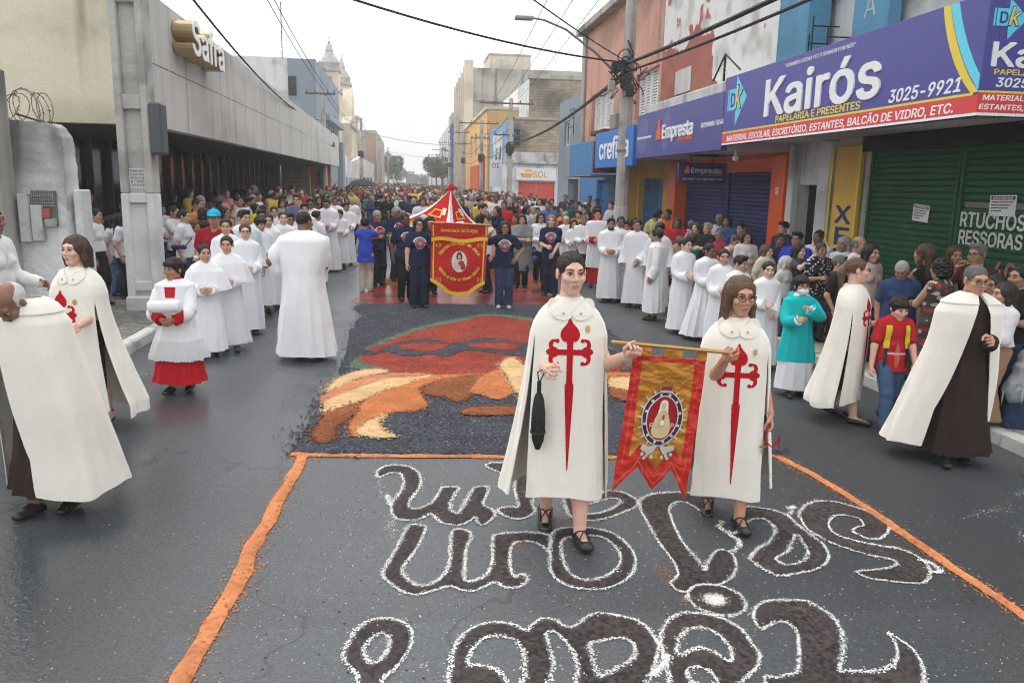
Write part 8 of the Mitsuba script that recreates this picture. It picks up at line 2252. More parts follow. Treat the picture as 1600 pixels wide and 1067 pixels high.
bsdf('gold_satin', mikit.proc(satin_col), .30, .5, .25, bump=(mikit.proc(satin_bump, 3e-3), .030), sheen=.4)
bsdf('red_satin', (.52, .013, .012), .32, .5, .1, bump=(mikit.proc(satin_bump, 3e-3), .022), sheen=.3)
part(BW, 'pole', tube([p_l, p_l * .5 + p_r * .5, p_r], .011, 10), GOLD, 40)
part(BW, 'pole_tip', tube([p_l - (p_r - p_l) * .03, p_l, p_l + (p_r - p_l) * .01], [.002, .014, .012], 8), GOLD, 40)
part(BW, 'pole_tip', tube([p_r - (p_r - p_l) * .01, p_r, p_r + (p_r - p_l) * .04], [.012, .014, .002], 8), GOLD, 40)
part(BW, 'cloth', bsheet(0, 1, .055, bzig, 60, 80, 0), 'gold_satin', 50)
for a, b in ((.0, .24), (.42, .66), (.86, 1.0)):
  part(BW, 'loop', bsheet(a, b, -.016, .062, 10, 8, .010), 'gold_satin', 50)
part(BW, 'red_top_band', bsheet(.0, 1, .058, .085, 50, 4, .004), 'red_satin', 50)
for a, b in ((.0, .065), (.078, .135), (.865, .922), (.935, 1.0)):
  part(BW, 'red_side_band', bsheet(a, b, .086, lambda u: bzig(u) - .005, 6, 60, .004), 'red_satin', 50)
part(BW, 'red_lower_band', bsheet(.0, 1, lambda u: bzig(u) - .070, bzig, 70, 8, .0075), 'red_satin', 50)
part(BW, 'red_lower_band', bsheet(.0, 1, lambda u: bzig(u) - .125, lambda u: bzig(u) - .082, 70, 6, .0075), 'red_satin', 50)
part(BW, 'gold_braid', bsheet(.0, 1, lambda u: bzig(u) - .036, lambda u: bzig(u) - .030, 70, 3, .011), GOLD, 50)


def emb(nm, poly, m, off, size=.012):
  """embroidery: a flat shape in metres about the emblem's centre"""
  mm = extrude(poly, .001)
  keep = mm.triangles_center[:, 2] > .0009
  v, f = trimesh.remesh.subdivide_to_size(mm.vertices, mm.faces[keep], size)
  P3 = bpt(.51 + v[:, 0] * 1.13 / .452, .42 - v[:, 1] * 1.13, off)
  part(BW, nm, tm(P3, f), m, 40)


SILV = bsdf('silver_thread', (.62, .60, .55), .4, .5, .4)
oval = lambda a, b: affinity.scale(Point(0, 0).buffer(1, 24), a, b)
for i in range(18):
  t = i / 18 * 2 * math.pi
  emb('ray', Polygon([(.104 * math.cos(t - .07), .136 * math.sin(t - .07)), (.104 * math.cos(t + .07), .136 * math.sin(t + .07)), (.142 * math.cos(t), .176 * math.sin(t))]), SILV, .006)
emb('oval_ring', oval(.110, .143).difference(oval(.088, .120)), cloth((.040, .022, .055), .6), .008)
for r_ in (1.0, .79):
  emb('silver_cord', oval(.114 * r_ + .0, .147 * (r_ + .03 * (r_ < 1))).difference(oval(.114 * r_ - .006, .147 * (r_ + .03 * (r_ < 1)) - .006)), SILV, .010)
for i in range(12):
  t = (i + .5) / 12 * 2 * math.pi
  emb('stud', affinity.translate(Point(0, 0).buffer(.008, 6), .096 * math.cos(t), .128 * math.sin(t)), SILV, .011)
emb('oval_field', oval(.089, .121), cloth((.30, .014, .020), .7), .0065)
emb('robe', Polygon(spline([(0, .060), (.020, .045), (.042, .0), (.055, -.060), (.040, -.095), (0, -.105), (-.040, -.095), (-.055, -.060), (-.042, .0), (-.020, .045)], 4)), cloth((.58, .46, .24), .7), .009)
emb('veil', Polygon(spline([(0, .098), (.020, .088), (.026, .060), (.030, .020), (.014, .040), (0, .046), (-.014, .040), (-.030, .020), (-.026, .060), (-.020, .088)], 4)), cloth((.66, .60, .42), .7), .0105)
emb('face', affinity.translate(oval(.012, .017), 0, .066), 'skin_0', .012)
for i in range(14):
  t = i / 14 * 2 * math.pi
  emb('halo_ray', affinity.translate(Polygon([(.012 * math.cos(t - .2), .012 * math.sin(t - .2)), (.012 * math.cos(t + .2), .012 * math.sin(t + .2)), (.036 * math.cos(t), .036 * math.sin(t))]), .0, -.022), SILV, .012)
emb('heart_medal', affinity.translate(oval(.014, .014), 0, -.022), cloth((.70, .66, .60)), .0135)
emb('flame', affinity.translate(oval(.007, .014), .006, .008), cloth((.60, .06, .02)), .0135)
for ch, x in (('R', -.070), ('P', .052)):
  tmesh = meshkit.text_mesh(ch, .026, .001, True)
  keep = tmesh.triangles_center[:, 2] > .0009
  v = tmesh.vertices
  part(BW, 'letter', tm(bpt(.51 + (v[:, 0] + x) * 1.13 / .452, .42 + (.050 - v[:, 1]) * 1.13, .012), tmesh.faces[keep]), SILV)
crown = Polygon([(-.036, .142), (.036, .142), (.044, .180), (.026, .168), (.020, .196), (.008, .176), (0, .208), (-.008, .176), (-.020, .196), (-.026, .168), (-.044, .180)])
emb('crown', crown, GOLD, .012)
emb('crown_cap', Polygon([(-.030, .150), (.030, .150), (.030, .168), (-.030, .168)]), cloth((.30, .02, .06)), .014)
emb('crown_band', Polygon([(-.038, .136), (.038, .136), (.038, .147), (-.038, .147)]), SILV, .014)
for sg in (-1, 1):
  emb('scroll', Polygon(spline([(sg * .010, -.140), (sg * .050, -.150), (sg * .085, -.140), (sg * .095, -.165), (sg * .070, -.180), (sg * .045, -.195), (sg * .020, -.170)], 4)).buffer(0), SILV, .012)
  for dx, dy in ((.030, -.205), (.055, -.20), (.082, -.192), (.066, -.214)):
    emb('pearl', affinity.translate(Point(0, 0).buffer(.010, 6), sg * dx, dy), SILV, .0135)

# --- the woman behind on the left
C_w = person('woman with wavy brown hair in an ivory cape and sandals behind the bowed man', -2.70, 6.911, 1.63, -14, 'f', 0, ('bob', 'brown'),
      [('underdress', 'dress', (.05, .045, .045), dict(sleeve='none', top_cut=.74, hem=.20, wide=.10, loose=.004, amp=.01))], arms=(((-.10, -.03, .48), (-.1, 1, 0)), ((.10, -.16, .57), (.1, .5, -1))),
      legs='walk', head=(-.12, -.02, 0), tier='hero', shoes=None, curl=(.5, .8), seed=6, wide=.76)
PC = [(a * .93, b, c, d, e, f, g_) for a, b, c, d, e, f, g_ in PA]
cape(C_w, PC, (64, 56), (1.475 * .93, .27), 1.10, (.04, .12), (1.05, 1.55), (.20, .14), .075, 8, sway=(.05, .05), collar=(1.300, .110))
applique(C_w, 'cross', affinity.translate(cross_poly(1.0), -.06, .995), CROSS)
applique(C_w, 'badge', affinity.scale(Point(.065, 1.10).buffer(.020, 10), .9, 1.1), GOLD, off=.007)
for i in (0, 1):
  s = C_w['s']
  a, t = s.ank[i], s.toe[i]
  part(C_w['key'], 'sandal', sdf([('c', a + V(0, .02 * s.h, -.040 * s.h), t + V(0, 0, -.014), .020 * s.h, .020 * s.h, (1.1, 1, .35))], .007), black, True, to_world=C_w['W'])
  part(C_w['key'], 'sandal_strap', tube([a + V(-.045, .0, .02), a + V(0, -.040, .028), a + V(.045, .0, .02), a + V(0, .045, .02), a + V(-.045, .0, .02)], .008, 6), black, 40, to_world=C_w['W'])
  part(C_w['key'], 'sandal_strap', tube([t + V(-.048, .03, -.02), t + V(-.03, .025, .022), t + V(.0, .02, .033), t + V(.03, .025, .022), t + V(.048, .03, -.02)], .010, 6), black, 40, to_world=C_w['W'])


def cloak(P, prof, mouth, centre, zt, hem, amp, seed, sway=(0, 0), collar_h=.05, m='ivory_wool'):
  """a cloak open in front: one panel that runs round the back; mouth(z) = half the opening angle"""
  base = table(prof)
  Z = np.r_[np.linspace(zt, zt - .2, 16), np.linspace(zt - .2, hem, 60)[1:]]

  def pr(z):
    cx, cy, xl, xr, yf, yb = base(z)
    t = np.clip((zt - .25 - z) / (zt - .25 - hem), 0, 1)
    return cx + sway[0] * t ** 1.4, cy + sway[1] * t ** 1.4, xl, xr, yf, yb

  def fold(th, z):
    t = np.clip((zt - .2 - z) / (zt - .2 - hem), 0, 1)
    w = np.cos(th * 5 + seed + .6 * np.sin(z * 2)) * .6 + np.cos(th * 9.3 + 2 * seed + z) * .4
    fine = meshkit.fbm(np.stack([th * 2.2 + seed, np.full_like(th, z * 2.6), np.full_like(th, 3.0)], 1), 3, seed) - .5
    return 1 + amp * (.12 + .88 * t) * w + (.035 + .05 * t) * fine
  G = lathe_grid(pr, lambda z: centre + mouth(z), lambda z: centre + 2 * math.pi - mouth(z), Z, 170, fold)
  mm = shell(G)
  P['cloak'] = mm
  sub(P, 'cloak', mm, m, 50)
  col = G[:5] * 1.0
  band = np.stack([G[0] + [0, 0, .012], G[1] + [0, -.004, .018], G[3] * [1.06, 1.06, 1] + [0, 0, .012], G[6] * [1.05, 1.05, 1] + [0, 0, .006]])
  sub(P, 'collar', shell(band, .004), m, 50)


# --- bowed man on the left edge
D = person('bowed grey haired man in a white cloak over a brown habit at the left edge', -2.25, 5.12, 1.54, -16, 'm', 3, ('bald', 'white'),
    [('habit', 'robe', 'brown_habit', dict(hem=.10, wide=.165, loose=.002, amp=.05, sleeve_width=.8, top_cut=.76))], arms=(((-.085, .0, .50), (0, 1, -.2)), ((.085, .0, .50), (0, 1, -.2))), legs='step', lean=.20, head=(-.10, .62, 0), tier='hero', shoes=(.012, .012, .013), seed=9, wide=.72)
PD = [(1.37, -.0, -.065, .080, .080, .075, .085), (1.345, .0, -.06, .135, .135, .11, .12), (1.31, .0, -.05, .175, .155, .14, .155), (1.24, 0, -.04, .225, .20, .17, .175), (1.0, 0, -.02, .28, .245, .20, .20), (.7, 0, 0, .31, .31, .22, .24), (.4, 0, .02, .33, .34, .24, .28), (.13, 0, .03, .34, .37, .26, .32)]
cloak(D, PD, lambda z: .16 + .46 * np.clip((1.30 - z) / .9, 0, 1), -math.pi / 2 - .62, 1.37, .15, .070, 3, sway=(.02, .05))

# --- man with glasses on the right in the white cloak
E_m = person('man with glasses in a long white cloak over a brown habit walking on the right', 4.56, 5.968, 1.69, -16, 'm', 1, ('cropped', 'pepper'),
      [('habit', 'robe', 'brown_habit', dict(sleeve='long', hem=.07, wide=.175, loose=.008, amp=.05, sleeve_width=.85))], arms=(((-.10, -.02, .48), (-.1, 1, 0)), ((.040, -.17, .655), (.15, .4, -1))), legs='step', head=(.18, .10, 0), z0=-.144, tier='hero',
      shoes=(.012, .012, .013), curl=(.5, 1.2), palms=(None, V(-.9, -.1, -.1)), glasses=True, seed=10, wide=.82)
PE = [(1.45, .0, .012, .078, .078, .078, .085), (1.42, .0, .012, .140, .140, .105, .115), (1.37, .0, .01, .222, .215, .14, .145), (1.30, 0, .008, .262, .250, .165, .165), (1.05, 0, 0, .29, .25, .17, .19), (.75, 0, 0, .35, .28, .20, .25), (.45, 0, 0, .42, .30, .22, .30), (.12, 0, 0, .50, .325, .25, .34)]
cloak(E_m, PE, lambda z: .12 + .52 * np.clip((1.40 - z) / .9, 0, 1), -math.pi / 2 + .16, 1.45, .17, .065, 6, sway=(-.06, .05))

# --- woman in profile on the right
F_w = person('laughing woman with tied streaked hair in an ivory cape turned right by the kerb', 4.27, 7.21, 1.615, 42, 'f', 0, ('ponytail', 'light'),
      [('underdress', 'dress', (.05, .045, .045), dict(sleeve='none', top_cut=.74, hem=.20, wide=.10, loose=.004, amp=.01))], arms=(((-.10, -.03, .48), (-.1, 1, 0)), ((.08, -.15, .60), (.1, .5, -1))), legs='walk', head=(.55, -.02, 0), z0=-.129, tier='hero', shoes=None, curl=(.5, .6), glasses=True, seed=12, wide=.76)
PF = [(a * .92, b, c, d, e, f, g_) for a, b, c, d, e, f, g_ in PA]
cape(F_w, PF, (66, 60), (1.475 * .92, .27), 1.11, (.03, .08), (1.25, 1.30), (.22, .20), .075, 11, sway=(-.06, .05), collar=None)
applique(F_w, 'cross', affinity.translate(cross_poly(.98), .0, 1.045), CROSS)
for i in (0, 1):
  low_shoe(F_w, i, False)
sub(F_w, 'earring', ellipsoid(F_w['s'].headO + F_w['s'].headR @ V(-.082, .005, -.045), (.007, .007, .010), 1), signwhite)

# --- boy in red with surplice carrying a white roll
G_b = person('boy in red cassock and white lace surplice carrying a rolled white cloth', -2.275, 8.10, 1.345, -6, 'c', 2, ('fringe', 'black'),
      [('cassock', 'robe', RED, dict(sleeve='long', hem=.085, wide=.185, loose=.002, amp=.05, sleeve_width=1.05)), ('surplice', 'surplice', 'white_cotton', dict(sleeve='three', hem=.285, wide=.190, loose=.028, square=1, sleeve_width=1.2, amp=.06))],
      arms=(((-.045, -.165, .565), (-1, .2, -.4)), ((.045, -.165, .565), (1, .2, -.4))), legs='step', head=(-.28, .03, 0), tier='hero', shoes=(.012, .012, .013), curl=(.8, .8), palms=(V(.7, .5, .4), V(-.7, .5, .4)), build=1.12, seed=14)
lz = .285 * 1.345
applique(G_b, 'cassock_front', Polygon([(-.052, 1.065), (.052, 1.065), (.044, .965), (-.044, .965)]), cloth(RED), G_b['surplice'], .007, .012)
sub(G_b, 'cassock_collar', lathe([(.046, 1.02), (.054, 1.025), (.050, 1.085), (.044, 1.09)], 24, (0, .012, 0)), cloth(RED), 40)
gv = np.array(G_b['surplice'].vertices)
ring = gv[:64 * 176].reshape(64, 176, 3)[[50, 54, 58, 62, 63]] * [1.02, 1.02, 1] + [0, 0, 0]
ring = np.concatenate([ring, ring[:, :1]], 1)
ring[-1, :, 2] -= .028 + .012 * np.abs(np.sin(np.arange(177) * .9))
sub(G_b, 'lace_band', shell(ring, .003), paint((.60, .60, .63), .95), True, label='lace hem of the surplice')
rk = thing('cloth_roll', 'rolled white cloth carried by the boy in red', 'cloth')
hm = (G_b['s'].wri[0] + G_b['s'].wri[1]) / 2
rm = tube([hm + V(-.155, -.045, .135), hm + V(-.14, -.045, .138), hm + V(0, -.05, .14), hm + V(.14, -.045, .150), hm + V(.158, -.045, .152)], [.030, .056, .060, .058, .034], 20)
part(rk, 'roll', xf(rm.subdivide(), G_b['M']), 'white_cotton', 50)
part(rk, 'fold_edge', xf(tube([hm + V(-.15, -.09, .165), hm + V(0, -.098, .172), hm + V(.15, -.09, .18)], .005, 6), G_b['M']), 'white_cotton', 40)

# --- boy with the yellow strapped backpack
H_b = person('boy in a red T-shirt and jeans with a yellow strapped backpack on the right', 4.56, 6.953, 1.30, -8, 'c', 0, ('fringe', 'black'),
      [('shirt', 'top', (.44, .018, .022), dict(hem=.44, loose=.016)), ('jeans', 'trousers', (.055, .105, .20), dict(flare=1.05))], arms=(((-.165, -.04, .44), (-.5, .8, 0)), ((.135, -.10, .48), (.5, .8, 0))),
      legs='walk', head=(.06, .28, 0), z0=-.142, tier='hero', shoes=(.16, .085, .045), curl=(.6, .9), seed=15)
for sg in (-1, 1):
  strip = Polygon([(sg * .085 - .024, 1.02), (sg * .085 + .024, 1.02), (sg * .095 + .022, .80), (sg * .095 - .022, .80)])
  applique(H_b, 'pack_strap', affinity.scale(strip, 1, 1), cloth((.60, .48, .03)), H_b['shirt'], .012, .012)
  applique(H_b, 'strap_edge', Polygon([(sg * .095 - .014, .80), (sg * .095 + .014, .80), (sg * .105 + .012, .62), (sg * .105 - .012, .62)]), black, H_b['shirt'], .010, .012)
applique(H_b, 'shirt_print', Polygon(spline([(0, .86), (.018, .80), (.024, .70), (.014, .63), (-.014, .63), (-.024, .70), (-.018, .80)], 4)), cloth((.50, .12, .11)), H_b['shirt'], .005, .012)
applique(H_b, 'shirt_print', sbox(-.085, .745, .085, .762), cloth((.60, .45, .44)), H_b['shirt'], .007, .012)
bp = thing('backpack', 'black backpack with yellow straps on the back of the boy in red', 'backpack')
part(bp, 'bag', xf(sdf([('c', V(-.06, .16, .62), V(-.06, .16, .92), .075, .070), ('c', V(.06, .16, .62), V(.06, .16, .92), .075, .070)], .012, .03, creases(.02, 3)), H_b['M']), cloth((.02, .02, .022)), True)
ps = thing('printed_bag', 'dark blue printed plastic bag with an orange picture held by the boy in red', 'bag')
hw = H_b['M'] @ np.r_[H_b['s'].wri[1], 1]
part(ps, 'bag', sdf([('c', V(hw[0] + .03, hw[1] - .02, hw[2] - .12), V(hw[0] + .05, hw[1] - .02, hw[2] - .38), .075, .095, (1.1, .45, 1))], .011, .03, creases(.05, 5)), cloth((.035, .032, .11), .4), True)
part(ps, 'print', sdf([('e', V(hw[0] - .0, hw[1] - .062, hw[2] - .22), (.055, .016, .055))], .010, .03, creases(.03, 6)), cloth((.48, .17, .05), .5), True)

# --- person with long braids cut by the left edge
I_p = person('person with long dark braids in a pale top before the white wall, far left', -3.62, 7.55, 1.70, 78, 'f', 3, ('braids', 'black'),
      [('shirt', 'top', (.62, .62, .61), dict(sleeve='long')), ('trousers', 'trousers', (.03, .03, .04))], arms=('down', ((.10, -.16, .60), (.2, .4, -1))), z0=.13, tier='hero', seed=16)
# ---------------------------------------------------------------- things people wear and carry, the red banner, the canopy


def who(part_of_label):
  return next(p for l, p in PEOPLE.items() if part_of_label in l)


for l, P in list(PEOPLE.items()):
  s = P['s']
  h = s.h
  if 'shirt' in P and 'in navy' in l or 'a navy T-shirt with red' in l:
    c, z = P['shirt'], .715 * h
    try:
      applique(P, 'emblem', Point(0, z).buffer(.088), cloth((.50, .16, .17)), c, .004, .02)
      applique(P, 'emblem_ring', Point(0, z).buffer(.066).difference(Point(0, z).buffer(.044)), cloth((.10, .11, .20)), c, .007, .02)
      applique(P, 'emblem_heart', affinity.scale(Point(0, z).buffer(.022), .8, 1.3), cloth((.66, .36, .07)), c, .008, .02)
      applique(P, 'emblem_arc', Point(0, z).buffer(.118).difference(Point(0, z).buffer(.098)).intersection(sbox(-.2, z + .03, .2, z + .2)), cloth((.60, .60, .62)), c, .004, .02)
    except Exception:
      pass
    sub(P, 'red_collar', tube([s.neck + s.R @ V(.055 * math.cos(a), -.005 + (.060 if math.sin(a) < 0 else .045) * math.sin(a), .012 - .055 * max(0, -math.sin(a)) ** 2) for a in np.linspace(0, 6.2832, 17)], .010, 6, False), cloth(RED), 40)
for t in ('grey haired woman in navy T-shirt with red neck', 'with a long red sash', 'man with dark hair in black with a red', 'woman with red scarf in navy'):
  P = who(t)
  s = P['s']
  h = s.h
  for sg in (-1, 1):
    sub(P, 'red_scarf', sdf([('c', s.neck + V(sg * .05, .01, .015), s.chest + V(sg * .03, -.10 * h * .75, .03), .030, .026, (1, .55, 1)), ('c', s.chest + V(sg * .03, -.075 * h, .03), s.waist + V(sg * .03, -.085 * h, 0), .026, .022, (1, .5, 1))], .014, .02), cloth(RED), True)


def worn(P, nm, mesh, m, smooth=True, label=None):
  s = P['s']
  H = np.eye(4)
  H[:3, :3], H[:3, 3] = s.headR * s.hs, s.headO
  k = part(P['key'], nm, mesh, m, smooth, label, to_world=mtx(P['M'] @ H))
  return k


tq = cloth((.02, .36, .56))
P = who('turquoise cap and dark')
k = worn(P, 'cap', sdf([('e', V(0, .016, .058), (.092, .106, .085)), ('e', V(0, -.11, .052), (.070, .055, .010))], .008, .012, cuts=[(V(0, 0, -1), -.040)]), tq)
P = who('face mask')
worn(P, 'face_mask', sdf([('e', V(0, -.060, -.052), (.062, .050, .046))], .006), paint((.66, .72, .76), .8))
sub(P, 'hood', sdf([('c', P['s'].neck + V(-.07, .05, .0), P['s'].neck + V(.07, .05, .0), .045, .045), ('c', P['s'].neck + V(-.085, .0, -.005), P['s'].neck + V(-.05, -.07, -.04), .030, .020), ('c', P['s'].neck + V(.085, .0, -.005), P['s'].neck + V(.05, -.07, -.04), .030, .020)], .011, .03, creases(.02, 4)), cloth((.012, .44, .46)), True)
P = who('white bow behind')
worn(P, 'bow', sdf([('c', V(-.02, .12, -.02), V(-.07, .13, -.05), .014, .022), ('c', V(.02, .12, -.02), V(.07, .13, -.05), .014, .022)], .008), white)
for t in ('stout bearded', 'grey beard', 'heavy dark'):
  P = who(t)
  worn(P, 'beard', sdf([('e', V(0, -.050, -.082), (.058, .052, .042))], .007, .02, strands(.008, 90, 90), subs=[('e', V(0, -.10, -.045), (.030, .03, .022), None, 0, 0, .008)]), 'hair_' + ('pepper' if 'grey' in t else 'black'))
P = who('orange pillar edge')


def bag(label, P, side, z, size, c, strap=True, name='handbag'):
  s = P['s']
  o = V(side * .19 * s.h * (.9 + .1 * s.b), -.02, z * s.h)
  k = thing(name, label, 'bag')
  part(k, 'bag', xf(sdf([('c', o + V(0, -size[1], -size[2]), o + V(0, size[1], -size[2]), size[0], size[0]), ('c', o + V(0, -size[1] * .8, size[2]), o + V(0, size[1] * .8, size[2]), size[0] * .7, size[0] * .7)], .012, .03, creases(.02, 2)), P['M']), cloth(c), True)
  if strap:
    sh = s.sh[0] if side > 0 else s.sh[1]
    q = [o + V(0, -size[1] * .6, size[2]), (o + sh) / 2 + V(0, -.13, .05), sh + V(-.2 * side * (sh[0] * side < 0) * .0, -.02, .055), sh + V(0, .05, .02), o + V(0, size[1] * .6, size[2])]
    part(k, 'strap', xf(tube(q, .009, 5), P['M']), cloth(c), 40)
  return k


bag('brown leather handbag of the woman holding the left edge of the red banner', who('brown handbag'), 1, .60, (.045, .07, .05), (.24, .085, .025))
bag('navy cloth tote bag of the woman in the white T-shirt on the left pavement', who('navy cloth bag'), -1, .50, (.05, .12, .14), (.022, .035, .10), True, 'tote_bag')
bag('dark shoulder bag of the young man in red by the orange pillar', who('dark shoulder bag'), -1, .60, (.05, .09, .08), (.02, .02, .025))
bag('blue cloth held by the blond woman in navy', who('blond woman'), -1, .50, (.05, .05, .07), (.03, .07, .30), False, 'cloth')
k = thing('folding_umbrella', 'pink and orange folded umbrella carried by the grey haired woman in navy', 'umbrella')
P = who('grey haired woman in navy T-shirt with red neck')
q = (P['M'] @ np.r_[P['s'].wri[1], 1])[:3]
for i, (c, dx) in enumerate((((.70, .10, .33), .10), ((.62, .36, .05), .03), ((.03, .09, .05), -.02))):
  part(k, 'canopy', sdf([('c', V(q[0] + dx, q[1] - .10, q[2] + .02 - .02 * i), V(q[0] + dx + .05, q[1] - .10, q[2] - .26 + .14 * i), .05, .085 - .01 * i)], .014, .02, creases(.03, i)), cloth(c), True)

# --- the big red banner with gold lettering
RB = thing('red_banner', 'large red procession banner with gold fringe and lettering round a white oval picture', 'banner')
by = 13.34


def rp3(x, z, off=0.0):
  x, z = np.asarray(x, float), np.asarray(z, float)
  y = by + .018 * np.sin(x * 9 + z * 3) + .012 * np.sin(x * 4 - z * 7) - off
  return np.stack([x, y, z], -1)


def rflat(nm, poly, m, off, size=.05):
  mm = extrude(poly, .001)
  keep = mm.triangles_center[:, 2] > .0009
  v, f = trimesh.remesh.subdivide_to_size(mm.vertices, mm.faces[keep], size)
  part(RB, nm, thick(tm(rp3(v[:, 0], v[:, 1], off), f), .002), m, 40)


L_, R_, TZ = .352, 1.285, 1.46
out = [(L_, TZ + .01), (R_, TZ - .03), (R_ - .035, .45), (1.11, .37), (.99, .27), (.81, .245), (.63, .275), (.51, .385), (L_ - .02, .50)]
redb, goldb = bsdf('banner_red', (.46, .012, .014), .6, .3, bump=(mikit.proc(satin_bump, 3e-3), .02)), cloth((.72, .46, .04), .6)
bp_ = Polygon(out)
rflat('cloth', bp_, redb, 0)
rflat('gold_border', bp_.buffer(-.035).difference(bp_.buffer(-.058)).intersection(sbox(0, .3, 2, 1.5)), goldb, .005)
rflat('gold_fringe', bp_.intersection(affinity.translate(bp_.buffer(.0), 0, -.0)).difference(affinity.translate(bp_, 0, .055)), goldb, .006)
wave = lambda x, d: 1.20 + d + .020 * np.sin((x - L_) * 9)
xs = np.linspace(L_ + .0, R_ - .0, 24)
rflat('valance', Polygon([(x, wave(x, 0)) for x in xs] + [(R_ - .0, TZ - .03), (L_, TZ + .01)]), redb, .012)
rflat('valance_fringe', Polygon([(x, wave(x, -.05)) for x in xs] + [(x, wave(x, .012)) for x in xs[::-1]]), goldb, .018)
for x in (L_ + .022, R_ - .035):
  rflat('valance_border', sbox(x, 1.24, x + .018, 1.42), goldb, .020)
part(RB, 'rod', tube([V(L_ - .06, by - .01, TZ + .005), V(R_ + .05, by - .01, TZ - .03)], .014, 8), GOLD, 40)


def arc_text(s, cx, cz, rad, a0, a1, hgt, flip=False):
  n = len(s)
  for i, ch in enumerate(s):
    if ch == ' ':
      continue
    t = a0 + (a1 - a0) * i / (n - 1)
    mm = meshkit.text_mesh(ch, hgt, .001, True)
    v = mm.vertices.copy()
    v[:, 0] -= mm.bounds[:, 0].mean()
    v[:, 0] += .15 * v[:, 1]
    rot = (t - math.pi / 2) if not flip else (t + math.pi / 2)
    c_, s_ = math.cos(rot), math.sin(rot)
    X_, Z_ = cx + rad * math.cos(t) + c_ * v[:, 0] - s_ * v[:, 1], cz + rad * math.sin(t) + s_ * v[:, 0] + c_ * v[:, 1]
    keep = mm.triangles_center[:, 2] > .0009
    part(RB, 'letter', tm(rp3(X_, Z_, .007), mm.faces[keep]), goldb)


cx, cz = .815, .82
arc_text('Sagrado Coração de Jesus', cx, cz - .06, .345, 2.62, .52, .055)
arc_text('Venha a nós o Vosso Reino', cx, cz + .06, .385, 3.62, 5.80, .055, True)
mm = meshkit.text_mesh('Apostolado da Oração', .055, .001, True)
v = mm.vertices.copy()
v[:, 0] *= .62 / mm.bounds[1, 0]
part(RB, 'lettering', tm(rp3(.50 + v[:, 0], 1.315 - .02 * v[:, 0] + v[:, 1], .020), mm.faces[mm.triangles_center[:, 2] > .0009]), goldb)
ov = lambda a, b, dx=0, dz=0: affinity.translate(affinity.scale(Point(0, 0).buffer(1, 20), a, b), cx + dx, cz + dz)
for i in range(20):
  t = i / 20 * 2 * math.pi
  rflat('gold_ray', Polygon([(cx + .12 * math.cos(t - .06), cz + .15 * math.sin(t - .06)), (cx + .12 * math.cos(t + .06), cz + .15 * math.sin(t + .06)), (cx + .19 * math.cos(t), cz + .21 * math.sin(t))]), cloth((.50, .16, .03)), .004)
rflat('oval', ov(.125, .175), cloth((.62, .60, .58)), .007)
rflat('hair', ov(.050, .075, 0, .085), cloth((.05, .03, .02)), .010)
rflat('face', ov(.027, .040, 0, .080), cloth((.50, .32, .22)), .013)
rflat('robe', Polygon([(cx - .03, cz + .04), (cx + .03, cz + .04), (cx + .09, cz - .03), (cx + .10, cz - .13), (cx - .10, cz - .13), (cx - .09, cz - .03)]), cloth((.58, .50, .40)), .011)
rflat('mantle', Polygon([(cx + .0, cz + .02), (cx + .06, cz + .02), (cx + .10, cz - .06), (cx + .09, cz - .13), (cx + .03, cz - .13)]), cloth((.36, .05, .04)), .013)
rflat('heart', ov(.020, .024, 0, -.025), cloth((.55, .03, .02)), .015)
for sx in (-1, 1):
  for zz in (.27, -.30):
    rflat('corner_motif', affinity.rotate(sbox(cx + sx * .345 - .04, cz + zz - .04, cx + sx * .345 + .04, cz + zz + .04), 45 * (zz > 0)).difference(sbox(cx + sx * .345 - .015, cz + zz - .05, cx + sx * .345 + .015, cz + zz + .05)), cloth((.52, .24, .03)), .005)

# --- the striped canopy behind it
CN = thing('procession_canopy', 'red and white striped processional canopy rising to a point behind the red banner', 'canopy')
ap = V(.85, 17.0, 1.97)
cw, cr_ = cloth((.66, .64, .64)), cloth((.48, .014, .018))
rim = [V(.80, 15.9, 1.20), V(1.46, 17.2, 1.22), V(.85, 18.2, 1.24), V(-.12, 17.1, 1.36)]
for i in range(4):
  a, b = rim[i], rim[(i + 1) % 4]
  nrm = np.cross(b - ap, a - ap)
  nrm /= np.linalg.norm(nrm) * (-1 if nrm[2] < 0 else 1)

  def tent(u0, u1, t0, t1, off=0.0, nu=4, nt=10):
    return shell(np.array([[ap * (1 - t) + (a * (1 - u) + b * u) * t - V(0, 0, .10 * math.sin(math.pi * t)) + nrm * off for u in np.linspace(u0, u1, nu)] for t in np.linspace(t0, t1, nt)]), .004)
  part(CN, 'red_panel', tent(0, 1, .02, 1, 0, 10, 14), cr_, 40)
  for u0, u1 in ((0, .11), (.89, 1)):
    part(CN, 'white_ridge', tent(u0, u1, .03, 1, .010, 3, 14), cw, 40)
  part(CN, 'white_panel', tent(.24, .56, .74, .93, .010), cw, 40)
  part(CN, 'white_panel', tent(.62, .80, .40, .58, .010), cw, 40)
  for q in ((.30, .70, .46, .49), (.30, .70, .66, .69), (.30, .345, .46, .69), (.655, .70, .46, .69)):
    part(CN, 'gold_braid', tent(*q, .018), goldb, 40)
  part(CN, 'fringe', shell(np.array([[a * (1 - u) + b * u - V(0, 0, d) for u in np.linspace(0, 1, 8)] for d in (0, .06)]), .003), goldb, 40)
part(CN, 'finial', sdf([('c', V(.83, 17, 1.93), V(.87, 17, 2.03), .06, .045), ('c', V(.80, 17, 1.95), V(.92, 17, 1.99), .045, .04)], .015, .03, creases(.03, 2)), cr_, True)
